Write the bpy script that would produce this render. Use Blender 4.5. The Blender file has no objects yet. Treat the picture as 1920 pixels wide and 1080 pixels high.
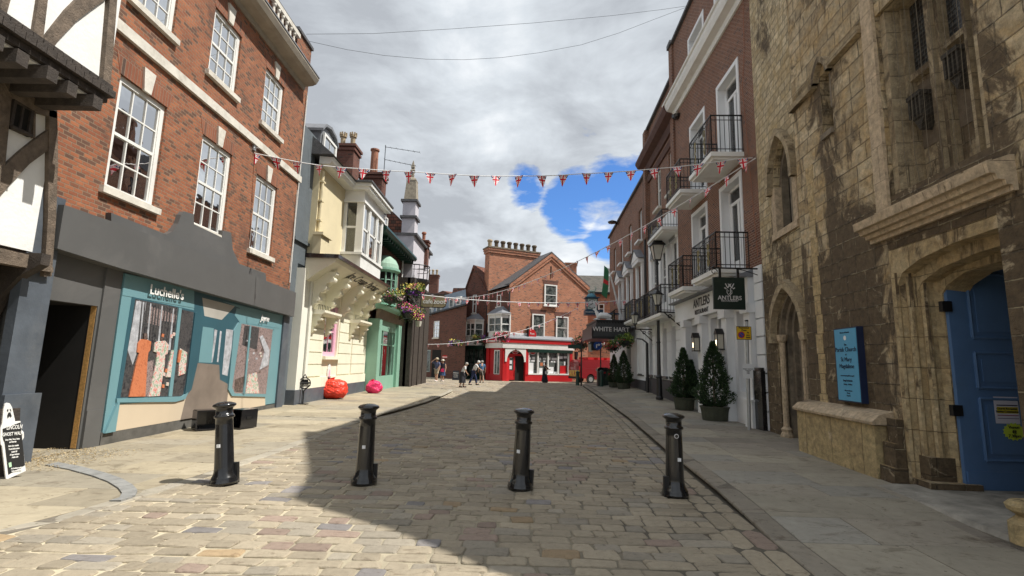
import bpy, math, random
import numpy as np
from mathutils import Vector, Matrix
random.seed(7)
S = bpy.context.scene
COL = S.collection
rad = math.radians
# ---------------------------------------------------------------- camera
FPX = 936.0
PITCH, ROLL, YAW = rad(8.45), rad(1.45), rad(-0.5)
CAM = Vector((0, 0, 1.6))
FW = Vector((math.sin(YAW)*math.cos(PITCH), math.cos(YAW)*math.cos(PITCH), math.sin(PITCH)))
R0 = Vector((math.cos(YAW), -math.sin(YAW), 0)); U0 = R0.cross(FW)
RT = R0*math.cos(ROLL)+U0*math.sin(ROLL)
UP = -R0*math.sin(ROLL)+U0*math.cos(ROLL)
cd = bpy.data.cameras.new('camera'); cam = bpy.data.objects.new('camera', cd); COL.objects.link(cam)
cd.sensor_width = 36; cd.lens = 36*FPX/1920; cd.clip_end = 2000; cd.clip_start = .05
cam.matrix_world = Matrix(((RT.x, UP.x, -FW.x, CAM.x), (RT.y, UP.y, -FW.y, CAM.y), (RT.z, UP.z, -FW.z, CAM.z), (0, 0, 0, 1)))
S.camera = cam
def ray(x, y): return FW+RT*((x-960)/FPX)-UP*((y-540)/FPX)
def gnd(x, y, z=0.0):
    d = ray(x, y); return CAM+d*((z-CAM.z)/d.z)
# ---------------------------------------------------------------- light
SUN_EL, SUN_AZ = rad(57), rad(8)        # az: degrees behind the +X direction
sdir = Vector((math.cos(SUN_EL)*math.cos(SUN_AZ), -math.cos(SUN_EL)*math.sin(SUN_AZ), math.sin(SUN_EL)))
sl = bpy.data.lights.new('sun', 'SUN'); sl.energy = 4.3; sl.angle = rad(.53); sl.color = (1, .955, .88)
so = bpy.data.objects.new('sun', sl); COL.objects.link(so)
so.rotation_euler = sdir.to_track_quat('Z', 'Y').to_euler()
S.view_settings.view_transform = 'Standard'; S.view_settings.look = 'None'
S.view_settings.exposure = 0.52; S.view_settings.gamma = 1
S.cycles.max_bounces = 6; S.cycles.transparent_max_bounces = 12
S.cycles.use_denoising = True
S.cycles.caustics_reflective = False; S.cycles.caustics_refractive = False
W = bpy.data.worlds.new('World'); S.world = W; W.use_nodes = True
def world():
    nt = W.node_tree; N = nt.nodes; L = nt.links; N.clear()
    out = N.new('ShaderNodeOutputWorld'); bg = N.new('ShaderNodeBackground'); bg.inputs[1].default_value = .1
    L.new(bg.outputs[0], out.inputs[0])
    sky = N.new('ShaderNodeTexSky'); sky.sky_type = 'NISHITA'; sky.sun_disc = False
    sky.sun_elevation = SUN_EL; sky.sun_rotation = rad(90)+SUN_AZ; sky.air_density = 1.0; sky.dust_density = .4; sky.ozone_density = 2.0
    tc = N.new('ShaderNodeTexCoord')
    sep = N.new('ShaderNodeSeparateXYZ'); L.new(tc.outputs['Generated'], sep.inputs[0])
    def m(op, a, b=None, clamp=False):
        n = N.new('ShaderNodeMath'); n.operation = op; n.use_clamp = clamp
        for i, q in enumerate((a, b)):
            if q is None: continue
            if isinstance(q, (int, float)): n.inputs[i].default_value = q
            else: L.new(q, n.inputs[i])
        return n.outputs[0]
    zz = m('ADD', m('MAXIMUM', sep.outputs[2], 0.0), .22)
    cb = N.new('ShaderNodeCombineXYZ')
    L.new(m('DIVIDE', sep.outputs[0], zz), cb.inputs[0]); L.new(m('DIVIDE', sep.outputs[1], zz), cb.inputs[1]); L.new(m('MULTIPLY', sep.outputs[2], 1.3), cb.inputs[2])
    def noise(scale, det, rough, off, dist=.0):
        mp = N.new('ShaderNodeMapping'); L.new(cb.outputs[0], mp.inputs[0]); mp.inputs['Location'].default_value = off
        n = N.new('ShaderNodeTexNoise'); n.inputs['Scale'].default_value = scale; n.inputs['Detail'].default_value = det
        n.inputs['Roughness'].default_value = rough; n.inputs['Distortion'].default_value = dist
        L.new(mp.outputs[0], n.inputs['Vector']); return n.outputs[0]
    big = noise(1.15, 5, .55, (3.1, .7, 0), .4); fine = noise(3.0, 10, .62, (9, 4, 2), .35)
    def lobe(px, py, cosr, hard):   # soft disc round a direction of the sky
        d = ray(px, py).normalized()
        dp = N.new('ShaderNodeVectorMath'); dp.operation = 'DOT_PRODUCT'; L.new(tc.outputs['Generated'], dp.inputs[0]); dp.inputs[1].default_value = d
        return m('MULTIPLY', m('SUBTRACT', dp.outputs['Value'], cosr), hard, True)
    hole = m('MAXIMUM', lobe(1085, 383, math.cos(rad(5.2)), 300), lobe(1150, 365, math.cos(rad(5.4)), 270))
    hole = m('MAXIMUM', hole, m('MULTIPLY', lobe(985, 352, math.cos(rad(3.4)), 650), .75))
    hole = m('MAXIMUM', hole, lobe(1150, 430, math.cos(rad(4.6)), 380))
    hole = m('MAXIMUM', hole, m('MULTIPLY', lobe(1195, 335, math.cos(rad(4.0)), 420), .9))
    cov = m('SUBTRACT', m('ADD', 1.06, m('MULTIPLY', m('SUBTRACT', fine, .5), 2.0)), m('MULTIPLY', hole, .92))
    cov = m('MULTIPLY', m('SUBTRACT', cov, .30), 3.2, True)
    bright = m('ADD', m('MULTIPLY', m('SUBTRACT', big, .5), 2.6), m('MULTIPLY', m('SUBTRACT', fine, .5), 1.7))
    bright = m('ADD', bright, .28)
    bright = m('ADD', bright, m('MULTIPLY', lobe(1085, 480, math.cos(rad(5.5)), 200), .8))
    bright = m('ADD', bright, m('MULTIPLY', lobe(1000, 410, math.cos(rad(4)), 300), .35))
    bright = m('SUBTRACT', bright, m('MULTIPLY', lobe(830, 450, math.cos(rad(12)), 45), .30))
    bright = m('SUBTRACT', bright, m('MULTIPLY', lobe(1100, 235, math.cos(rad(9)), 60), .30))
    ramp = N.new('ShaderNodeValToRGB'); L.new(m('MULTIPLY', bright, 1.0, True), ramp.inputs[0])
    e = ramp.color_ramp.elements; e[0].position = 0; e[0].color = (.37, .395, .43, 1); e[1].position = 1; e[1].color = (.82, .84, .86, 1)
    x = e.new(.5); x.color = (.56, .60, .64, 1)
    sc = N.new('ShaderNodeVectorMath'); sc.operation = 'SCALE'; L.new(ramp.outputs[0], sc.inputs[0]); sc.inputs['Scale'].default_value = 9.2
    tint = N.new('ShaderNodeVectorMath'); tint.operation = 'MULTIPLY'; L.new(sky.outputs[0], tint.inputs[0]); tint.inputs[1].default_value = (.55, .85, 1.25)
    mx = N.new('ShaderNodeMix'); mx.data_type = 'RGBA'; L.new(cov, mx.inputs['Factor']); L.new(tint.outputs[0], mx.inputs['A']); L.new(sc.outputs[0], mx.inputs['B'])
    L.new(mx.outputs['Result'], bg.inputs[0])
world()
# ---------------------------------------------------------------- helpers
class Fr:
    """facade frame: s along the wall, z up, d outwards"""
    def __init__(f, a, b, sign=1, bary=False, z0=0.0):
        a = Vector((a[0], a[1], 0)); b = Vector((b[0], b[1], 0)); t = (b-a)
        f.tu = t.normalized(); f.n = Vector((f.tu.y, -f.tu.x, 0))*sign; f.sign = sign
        if bary: f.t = t/t.y; f.o = a-f.t*a.y
        else: f.t = f.tu; f.o = a
    def P(f, s, z, d=0.0):
        v = f.o+f.t*s+f.n*d; v.z = z; return v
    def px(f, x, y, d=0.0):
        r = ray(x, y); o = f.o+f.n*d; k = (o-CAM).dot(f.n)/r.dot(f.n); p = CAM+r*k
        q = p-o; s = (q.x*f.t.x+q.y*f.t.y)/(f.t.x**2+f.t.y**2)
        return (s, p.z)
    def pp(f, pts, d=0.0): return [f.px(x, y, d) for x, y in pts]
def LX(X): return Fr((X, 0), (X, 1), 1)
FRONT = lambda Y: Fr((0, Y), (1, Y), 1)     # faces -Y, s = x
class MB:
    def __init__(s): s.v = []; s.f = []; s.m = []; s.col = {}
    def poly(s, pts, m=0):
        i = len(s.v); s.v += [tuple(p) for p in pts]; s.f.append(tuple(range(i, i+len(pts)))); s.m.append(m); return s
    def hexa(s, p, m=0):            # 8 points: bottom ring, top ring
        i = len(s.v); s.v += [tuple(q) for q in p]
        for f in ((3, 2, 1, 0), (4, 5, 6, 7), (0, 1, 5, 4), (1, 2, 6, 5), (2, 3, 7, 6), (3, 0, 4, 7)):
            s.f.append(tuple(i+k for k in f)); s.m.append(m)
        return s
    def box(s, fr, s0, s1, z0, z1, d0, d1, m=0):
        P = fr.P
        return s.hexa([P(s0, z0, d0), P(s1, z0, d0), P(s1, z0, d1), P(s0, z0, d1), P(s0, z1, d0), P(s1, z1, d0), P(s1, z1, d1), P(s0, z1, d1)], m)
    def wbox(s, x0, x1, y0, y1, z0, z1, m=0):
        return s.hexa([(x0, y0, z0), (x1, y0, z0), (x1, y1, z0), (x0, y1, z0), (x0, y0, z1), (x1, y0, z1), (x1, y1, z1), (x0, y1, z1)], m)
    def prism(s, fr, pts, d0, d1, m=0, cap=True, back=True):
        n = len(pts); i = len(s.v)
        s.v += [tuple(fr.P(a, b, d1)) for a, b in pts]+[tuple(fr.P(a, b, d0)) for a, b in pts]
        if cap: s.f.append(tuple(i+k for k in range(n))); s.m.append(m)
        if back: s.f.append(tuple(i+n+k for k in reversed(range(n)))); s.m.append(m)
        for k in range(n):
            j = (k+1) % n; s.f.append((i+k, i+n+k, i+n+j, i+j)); s.m.append(m)
        return s
    def sweep(s, fr, prof, s0, s1, m=0):   # profile [(z,d)] run along s
        n = len(prof); i = len(s.v)
        s.v += [tuple(fr.P(s0, z, d)) for z, d in prof]+[tuple(fr.P(s1, z, d)) for z, d in prof]
        s.f.append(tuple(i+k for k in range(n))); s.m.append(m); s.f.append(tuple(i+n+k for k in reversed(range(n)))); s.m.append(m)
        for k in range(n):
            j = (k+1) % n; s.f.append((i+k, i+n+k, i+n+j, i+j)); s.m.append(m)
        return s
    def tube(s, pts, r, n=8, m=0, cap=True):
        pts = [Vector(p) for p in pts]; R = r if isinstance(r, (list, tuple)) else [r]*len(pts)
        rings = []
        for k, p in enumerate(pts):
            d = (pts[min(k+1, len(pts)-1)]-pts[max(k-1, 0)]).normalized()
            a = d.cross(Vector((0, 0, 1)) if abs(d.z) < .9 else Vector((1, 0, 0))).normalized(); b = d.cross(a)
            i = len(s.v); s.v += [tuple(p+(a*math.cos(2*math.pi*q/n)+b*math.sin(2*math.pi*q/n))*R[k]) for q in range(n)]; rings.append(i)
        for k in range(len(rings)-1):
            for q in range(n):
                w = (q+1) % n; s.f.append((rings[k]+q, rings[k]+w, rings[k+1]+w, rings[k+1]+q)); s.m.append(m)
        if cap:
            s.f.append(tuple(rings[0]+q for q in reversed(range(n)))); s.m.append(m); s.f.append(tuple(rings[-1]+q for q in range(n))); s.m.append(m)
        return s
    def lathe(s, c, prof, n=16, m=0, ang=0, a0=0, a1=2*math.pi):
        c = Vector(c); rings = []; full = abs(a1-a0-2*math.pi) < 1e-6; cnt = n if full else n+1
        for r, z in prof:
            i = len(s.v); s.v += [(c.x+r*math.cos(ang+a0+(a1-a0)*q/n), c.y+r*math.sin(ang+a0+(a1-a0)*q/n), c.z+z) for q in range(cnt)]; rings.append(i)
        for k in range(len(rings)-1):
            for q in range(n):
                w = (q+1) % cnt; s.f.append((rings[k]+q, rings[k]+w, rings[k+1]+w, rings[k+1]+q)); s.m.append(m)
        s.f.append(tuple(rings[0]+q for q in reversed(range(cnt)))); s.m.append(m); s.f.append(tuple(rings[-1]+q for q in range(cnt))); s.m.append(m)
        return s
    def ball(s, c, r, n=10, m=0, sz=1.0):
        k = max(4, n//2); return s.lathe(c, [(max(.0005, r*math.sin(math.pi*i/k)), -r*sz*math.cos(math.pi*i/k)) for i in range(k+1)], n, m)
    def pieces(s):
        par = list(range(len(s.v)))
        def f(a):
            while par[a] != a: par[a] = par[par[a]]; a = par[a]
            return a
        for q in s.f:
            r = f(q[0])
            for k in q[1:]: par[f(k)] = r
        g = {}
        for q, m in zip(s.f, s.m): g.setdefault(f(q[0]), []).append((q, m))
        out = []
        for fs in g.values():
            idx = {}; b = MB()
            for q, m in fs:
                for k in q:
                    if k not in idx: idx[k] = len(b.v); b.v.append(s.v[k])
                b.f.append(tuple(idx[k] for k in q)); b.m.append(m)
            out.append(b)
        return out
    def build(s, name, mats, parent=None, smooth=False, kind=None, tint=None):
        if name in SPLIT and parent is not None:
            pcs = s.pieces()
            if 1 < len(pcs) <= 60:
                for b in pcs: o = b.build1(name, mats, parent, smooth, kind, None)
                return o
        return s.build1(name, mats, parent, smooth, kind, tint)
    def build1(s, name, mats, parent=None, smooth=False, kind=None, tint=None):
        if not isinstance(mats, (list, tuple)): mats = [mats]
        me = bpy.data.meshes.new(name); off = Vector((0, 0, 0))
        par = parent
        if par is not None: off = WLOC[par.name]
        V = np.array(s.v, dtype=float).reshape(-1, 3)
        me.from_pydata((V-np.array(off)).tolist(), [], s.f)
        for q in mats: me.materials.append(q)
        if len(mats) > 1: me.polygons.foreach_set('material_index', s.m)
        uv = me.uv_layers.new(name='UVMap'); UV = np.zeros((len(me.loops), 2)); nrm = np.zeros(len(me.polygons)*3); me.polygons.foreach_get('normal', nrm); nrm = nrm.reshape(-1, 3)
        ls = 0
        for fi, f in enumerate(s.f):
            k = len(f); p = V[list(f)]; nx, ny, nz = nrm[fi]
            h = math.hypot(nx, ny)
            if h < .35: UV[ls:ls+k] = p[:, :2]
            else: UV[ls:ls+k, 0] = (-ny*p[:, 0]+nx*p[:, 1])/h; UV[ls:ls+k, 1] = p[:, 2]/(max(h, .3) if h < .95 else 1)
            ls += k
        uv.data.foreach_set('uv', UV.ravel())
        if tint is not None:
            ca = me.color_attributes.new('tint', 'FLOAT_COLOR', 'POINT'); ca.data.foreach_set('color', np.array(tint, dtype=float).ravel())
        if smooth: me.polygons.foreach_set('use_smooth', [True]*len(me.polygons))
        me.update()
        o = bpy.data.objects.new(name, me); COL.objects.link(o)
        if par is not None: o.parent = par
        WLOC[o.name] = Vector(off)
        if kind: o['kind'] = kind
        return o
WLOC = {}
SPLIT = set('railing_scrolls lancet_shaft bird_spikes pier raised_panel hood_mould upper_beams first_floor_beams joists pilaster brick_pier rusticated_courses arch_spandrel stone_courses entrance_arch door_notice window_posters pediment_lead shaft broken_base_stones quoin_pier curtain hinge white_bracket coping drainpipe_ roof_box door_lines skirt_board_ eaves_bracket_row pr_ tail_lamp black_panel_ eyes awning_arm kerb_ brace'.split())
def thing(name, label, cat, loc=(0, 0, 0), group=None):
    o = bpy.data.objects.new(name, None); COL.objects.link(o); o.location = loc; o.empty_display_size = .2
    WLOC[o.name] = Vector(loc); tag(o, label, cat, group); return o
def tag(o, label, cat, group=None):
    o['label'] = label; o['category'] = cat
    if group: o['group'] = group
    return o
def dup(root, loc=None, rotz=None, label=None):
    r = root.copy(); COL.objects.link(r)
    if loc is not None: r.location = loc
    if rotz is not None: r.rotation_euler = (0, 0, rotz)
    if label: r['label'] = label
    WLOC[r.name] = Vector(r.location)
    for ch in root.children:
        c = ch.copy(); COL.objects.link(c); c.parent = r
        for g in ch.children:
            d = g.copy(); COL.objects.link(d); d.parent = c
    return r
def text(body, fr, s, z, d, size, mat, parent, name='lettering', sx=1.0, align='CENTER', shear=0, ext=.004, tilt=0, bold=0, upv=None):
    c = bpy.data.curves.new(name, 'FONT'); c.body = body; c.size = size; c.align_x = align; c.align_y = 'CENTER'; c.extrude = ext; c.shear = shear; c.offset = bold
    c.resolution_u = 3
    o = bpy.data.objects.new(name, c); me = bpy.data.meshes.new_from_object(o); bpy.data.objects.remove(o); bpy.data.curves.remove(c)
    me.name = name; me.materials.clear(); me.materials.append(mat)
    o = bpy.data.objects.new(name, me); COL.objects.link(o); o.parent = parent
    X = fr.tu*fr.sign; Y = Vector((0, 0, 1)) if upv is None else (fr.n*upv[1]+Vector((0, 0, upv[0]))).normalized(); Z = X.cross(Y)
    if tilt: q = Matrix.Rotation(tilt, 3, Z); X = q@X; Y = q@Y
    p = fr.P(s, z, d)-WLOC[parent.name]
    o.matrix_local = Matrix(((X.x*sx, Y.x, Z.x, p.x), (X.y*sx, Y.y, Z.y, p.y), (X.z*sx, Y.z, Z.z, p.z), (0, 0, 0, 1)))
    return o
# ---------------------------------------------------------------- materials
def newmat(name):
    m = bpy.data.materials.new(name); m.use_nodes = True; nt = m.node_tree; b = nt.nodes['Principled BSDF']; return m, nt, b
def nd(nt, t, **kw):
    n = nt.nodes.new(t)
    for k, v in kw.items(): setattr(n, k, v)
    return n
def mixc(nt, fac, a, b, mode='MIX'):
    n = nt.nodes.new('ShaderNodeMix'); n.data_type = 'RGBA'; n.blend_type = mode
    for k, v in (('Factor', fac), ('A', a), ('B', b)):
        i = [q for q in n.inputs if q.name == k and (q.type == 'RGBA' if k != 'Factor' else q.type == 'VALUE')][0]
        if isinstance(v, (int, float)): i.default_value = v
        elif isinstance(v, tuple): i.default_value = (v+(1,))[:4]
        else: nt.links.new(v, i)
    return [q for q in n.outputs if q.type == 'RGBA'][0]
def noisen(nt, vec, scale, det=4, rough=.55, dist=0):
    n = nt.nodes.new('ShaderNodeTexNoise'); n.inputs['Scale'].default_value = scale; n.inputs['Detail'].default_value = det
    n.inputs['Roughness'].default_value = rough; n.inputs['Distortion'].default_value = dist; nt.links.new(vec, n.inputs['Vector']); return n.outputs[0]
def rampn(nt, v, p0, p1, c0=(0, 0, 0), c1=(1, 1, 1)):
    r = nt.nodes.new('ShaderNodeValToRGB'); e = r.color_ramp.elements; e[0].position = p0; e[0].color = c0+(1,); e[1].position = p1; e[1].color = c1+(1,); nt.links.new(v, r.inputs[0]); return r.outputs[0]
def bumpn(nt, b, h, dist, strength=1.0):
    n = nt.nodes.new('ShaderNodeBump'); n.inputs['Distance'].default_value = dist; n.inputs['Strength'].default_value = strength; nt.links.new(h, n.inputs['Height']); nt.links.new(n.outputs[0], b.inputs['Normal']); return n
def pm(name, c, rough=.6, var=.12, scale=3.0, bump=0.0, metal=0.0, coat=0.0, dirt=0.0, dirtc=(.06, .055, .045), spec=.5):
    m, nt, b = newmat(name); tc = nd(nt, 'ShaderNodeTexCoord'); v = tc.outputs['Object']
    n1 = noisen(nt, v, scale, 6, .6)
    lo = tuple(x*(1-var) for x in c); hi = tuple(min(1, x*(1+var)) for x in c)
    colr = mixc(nt, rampn(nt, n1, .3, .7), lo, hi)
    if dirt:
        n2 = noisen(nt, v, scale*.45, 8, .7, .4); colr = mixc(nt, rampn(nt, n2, .55-dirt*.25, .85-dirt*.2), colr, dirtc)
    nt.links.new(colr, b.inputs['Base Color']); b.inputs['Roughness'].default_value = rough; b.inputs['Metallic'].default_value = metal
    b.inputs['Coat Weight'].default_value = coat; b.inputs['Specular IOR Level'].default_value = spec
    if bump: bumpn(nt, b, noisen(nt, v, scale*6, 6, .6), bump)
    return m
def brickmat(name, c1, c2, mortar, w=.225, h=.075, ms=.010, dark=(.10, .06, .045), darkf=.25, bump=.008, rough=.85, wob=.004, soot=.0, sootc=(.05, .045, .04)):
    m, nt, b = newmat(name); tc = nd(nt, 'ShaderNodeTexCoord'); L = nt.links
    wn = nt.nodes.new('ShaderNodeTexNoise'); wn.inputs['Scale'].default_value = 5; wn.inputs['Detail'].default_value = 3; L.new(tc.outputs['UV'], wn.inputs['Vector'])
    sub = nd(nt, 'ShaderNodeVectorMath', operation='MULTIPLY_ADD'); L.new(wn.outputs['Color'], sub.inputs[0]); sub.inputs[1].default_value = (wob, wob, 0)
    L.new(tc.outputs['UV'], sub.inputs[2]); uv = sub.outputs[0]
    def brick(cA, cB, cM, bias=0.0):
        k = nt.nodes.new('ShaderNodeTexBrick'); k.inputs['Scale'].default_value = 1; k.inputs['Brick Width'].default_value = w; k.inputs['Row Height'].default_value = h
        k.inputs['Mortar Size'].default_value = ms; k.inputs['Mortar Smooth'].default_value = .25; k.inputs['Bias'].default_value = bias
        k.inputs['Color1'].default_value = cA+(1,); k.inputs['Color2'].default_value = cB+(1,); k.inputs['Mortar'].default_value = cM+(1,); L.new(uv, k.inputs['Vector']); return k
    k = brick(c1, c2, mortar)
    # second, per brick darkening
    k2 = nt.nodes.new('ShaderNodeTexBrick'); k2.inputs['Scale'].default_value = 1; k2.inputs['Brick Width'].default_value = w; k2.inputs['Row Height'].default_value = h
    k2.inputs['Mortar Size'].default_value = 0; k2.inputs['Color1'].default_value = (0, 0, 0, 1); k2.inputs['Color2'].default_value = (1, 1, 1, 1); k2.inputs['Bias'].default_value = 0
    mp = nd(nt, 'ShaderNodeMapping'); mp.inputs['Location'].default_value = (w*37, h*82, 0); L.new(uv, mp.inputs[0]); L.new(mp.outputs[0], k2.inputs['Vector'])
    c = mixc(nt, rampn(nt, k2.outputs[0], 1-darkf-.02, 1-darkf+.08), k.outputs[0], mixc(nt, k.outputs['Fac'], dark, mortar))
    n = noisen(nt, tc.outputs['UV'], 1.1, 7, .65)
    c = mixc(nt, rampn(nt, n, .35, .75), c, mixc(nt, .55, c, (.5, .42, .36), 'MULTIPLY'))
    n3 = noisen(nt, tc.outputs['UV'], 22, 3, .6); c = mixc(nt, .35, c, mixc(nt, n3, (.55, .55, .55), (1.35, 1.35, 1.35)), 'MULTIPLY')
    if soot:
        n4 = noisen(nt, tc.outputs['UV'], .55, 8, .7, .6); c = mixc(nt, rampn(nt, n4, .62-soot*.25, .70-soot*.1), c, sootc)
    L.new(c, b.inputs['Base Color']); b.inputs['Roughness'].default_value = rough
    inv = nd(nt, 'ShaderNodeMath', operation='MULTIPLY_ADD'); L.new(k.outputs['Fac'], inv.inputs[0]); inv.inputs[1].default_value = -1; ad = nd(nt, 'ShaderNodeMath', operation='MULTIPLY'); L.new(n3, ad.inputs[0]); ad.inputs[1].default_value = .6; L.new(ad.outputs[0], inv.inputs[2])
    bumpn(nt, b, inv.outputs[0], bump)
    return m
def stonemat(name, c1, c2, c3, w, h, ms=.012, wob=.05, soot=.5, sootc=(.050, .038, .025), bump=.035, scl=1.0, grad=None):
    m, nt, b = newmat(name); tc = nd(nt, 'ShaderNodeTexCoord'); L = nt.links; U = tc.outputs['UV']
    wn = nt.nodes.new('ShaderNodeTexNoise'); wn.inputs['Scale'].default_value = 1.6; wn.inputs['Detail'].default_value = 5; wn.inputs['Roughness'].default_value = .6; L.new(U, wn.inputs['Vector'])
    sub = nd(nt, 'ShaderNodeVectorMath', operation='MULTIPLY_ADD'); L.new(wn.outputs['Color'], sub.inputs[0]); sub.inputs[1].default_value = (wob*2.5, wob, 0); L.new(U, sub.inputs[2])
    k = nt.nodes.new('ShaderNodeTexBrick'); k.offset = .43; k.squash = .72; k.squash_frequency = 3; k.offset_frequency = 2
    for a, v in (('Scale', 1), ('Brick Width', w), ('Row Height', h), ('Mortar Size', ms), ('Mortar Smooth', .6), ('Bias', 0)): k.inputs[a].default_value = v
    k.inputs['Color1'].default_value = c1+(1,); k.inputs['Color2'].default_value = c2+(1,); k.inputs['Mortar'].default_value = tuple(x*.32 for x in c1)+(1,)
    L.new(sub.outputs[0], k.inputs['Vector'])
    n1 = noisen(nt, U, 2.2*scl, 8, .68, .5)
    c = mixc(nt, rampn(nt, n1, .42, .66), k.outputs[0], mixc(nt, .75, k.outputs[0], c3))
    mp = nd(nt, 'ShaderNodeMapping'); mp.inputs['Scale'].default_value = (1.25, .6, 1); mp.inputs['Location'].default_value = (3, 7, 0); L.new(U, mp.inputs[0])
    n2 = noisen(nt, mp.outputs[0], 1.1*scl, 10, .74, .9); nb = noisen(nt, mp.outputs[0], .33*scl, 3, .5, .3)
    sm_ = nd(nt, 'ShaderNodeMath', operation='MULTIPLY_ADD'); L.new(nb, sm_.inputs[0]); sm_.inputs[1].default_value = .9; L.new(n2, sm_.inputs[2])
    t0 = 1.14-soot*.38
    if grad:
        sp = nd(nt, 'ShaderNodeSeparateXYZ'); L.new(U, sp.inputs[0]); g = nt.nodes.new('ShaderNodeMapRange'); L.new(sp.outputs[1], g.inputs[0])
        g.inputs['From Min'].default_value = grad[0]; g.inputs['From Max'].default_value = grad[1]; g.inputs['To Min'].default_value = grad[2]; g.inputs['To Max'].default_value = 0
        g2 = nd(nt, 'ShaderNodeMath', operation='ADD'); L.new(sm_.outputs[0], g2.inputs[0]); L.new(g.outputs[0], g2.inputs[1]); sm_ = g2
    rs = nt.nodes.new('ShaderNodeMapRange'); L.new(sm_.outputs[0], rs.inputs[0]); rs.inputs['From Min'].default_value = t0; rs.inputs['From Max'].default_value = t0+.09
    crust = mixc(nt, n1, sootc, tuple(x*2.1 for x in sootc)); jn = nd(nt, 'ShaderNodeMath', operation='MULTIPLY', use_clamp=True); L.new(k.outputs['Fac'], jn.inputs[0]); jm = nt.nodes.new('ShaderNodeMapRange'); L.new(noisen(nt, U, 3.1, 4, .6), jm.inputs[0]); jm.inputs['From Min'].default_value = .48; jm.inputs['From Max'].default_value = .6; L.new(jm.outputs[0], jn.inputs[1])
    crust = mixc(nt, jn.outputs[0], mixc(nt, .20, crust, mixc(nt, 1.0, k.outputs[0], (.62, .52, .42), 'MULTIPLY')), (.36, .30, .20))
    n6 = noisen(nt, U, 3.3, 8, .7, .5); crust = mixc(nt, rampn(nt, n6, .56, .70), crust, (.15, .11, .065))
    c = mixc(nt, rs.outputs[0], c, crust)
    mp3 = nd(nt, 'ShaderNodeMapping'); mp3.inputs['Location'].default_value = (11, 3, 5); L.new(U, mp3.inputs[0])
    n7 = noisen(nt, mp3.outputs[0], 2.6*scl, 8, .7, .6); c = mixc(nt, rampn(nt, n7, .60, .66), c, mixc(nt, .6, c, (.62, .52, .36)))
    n5 = noisen(nt, U, 9, 8, .75); c = mixc(nt, .85, c, mixc(nt, rampn(nt, n5, .3, .7), (.45, .45, .45), (1.6, 1.55, 1.45)), 'MULTIPLY')
    L.new(c, b.inputs['Base Color']); b.inputs['Roughness'].default_value = .92
    a1 = nd(nt, 'ShaderNodeMath', operation='MULTIPLY_ADD'); L.new(k.outputs['Fac'], a1.inputs[0]); a1.inputs[1].default_value = -1.1
    a2 = nd(nt, 'ShaderNodeMath', operation='MULTIPLY'); L.new(n5, a2.inputs[0]); a2.inputs[1].default_value = 1.6; L.new(a2.outputs[0], a1.inputs[2])
    a3 = nd(nt, 'ShaderNodeMath', operation='ADD'); L.new(a1.outputs[0], a3.inputs[0]); L.new(n1, a3.inputs[1])
    bumpn(nt, b, a3.outputs[0], bump)
    return m
def glassmat(name, tint=(.9, .93, .93), refl=1.0):
    m = bpy.data.materials.new(name); m.use_nodes = True; nt = m.node_tree; nt.nodes.clear(); L = nt.links
    o = nd(nt, 'ShaderNodeOutputMaterial'); t = nd(nt, 'ShaderNodeBsdfTransparent'); t.inputs[0].default_value = tint+(1,)
    g = nd(nt, 'ShaderNodeBsdfGlossy'); g.inputs['Roughness'].default_value = .02; fr = nd(nt, 'ShaderNodeFresnel'); fr.inputs[0].default_value = 1.6
    mul = nd(nt, 'ShaderNodeMath', operation='MULTIPLY_ADD'); L.new(fr.outputs[0], mul.inputs[0]); mul.inputs[1].default_value = 1.15*refl; mul.inputs[2].default_value = .03; mul.use_clamp = True
    tc = nd(nt, 'ShaderNodeTexCoord'); bm = nd(nt, 'ShaderNodeBump'); bm.inputs['Distance'].default_value = .003; L.new(noisen(nt, tc.outputs['Object'], 2.5, 2, .5), bm.inputs['Height']); L.new(bm.outputs[0], g.inputs['Normal'])
    x = nd(nt, 'ShaderNodeMixShader'); L.new(mul.outputs[0], x.inputs[0]); L.new(t.outputs[0], x.inputs[1]); L.new(g.outputs[0], x.inputs[2]); L.new(x.outputs[0], o.inputs[0]); return m
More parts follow.
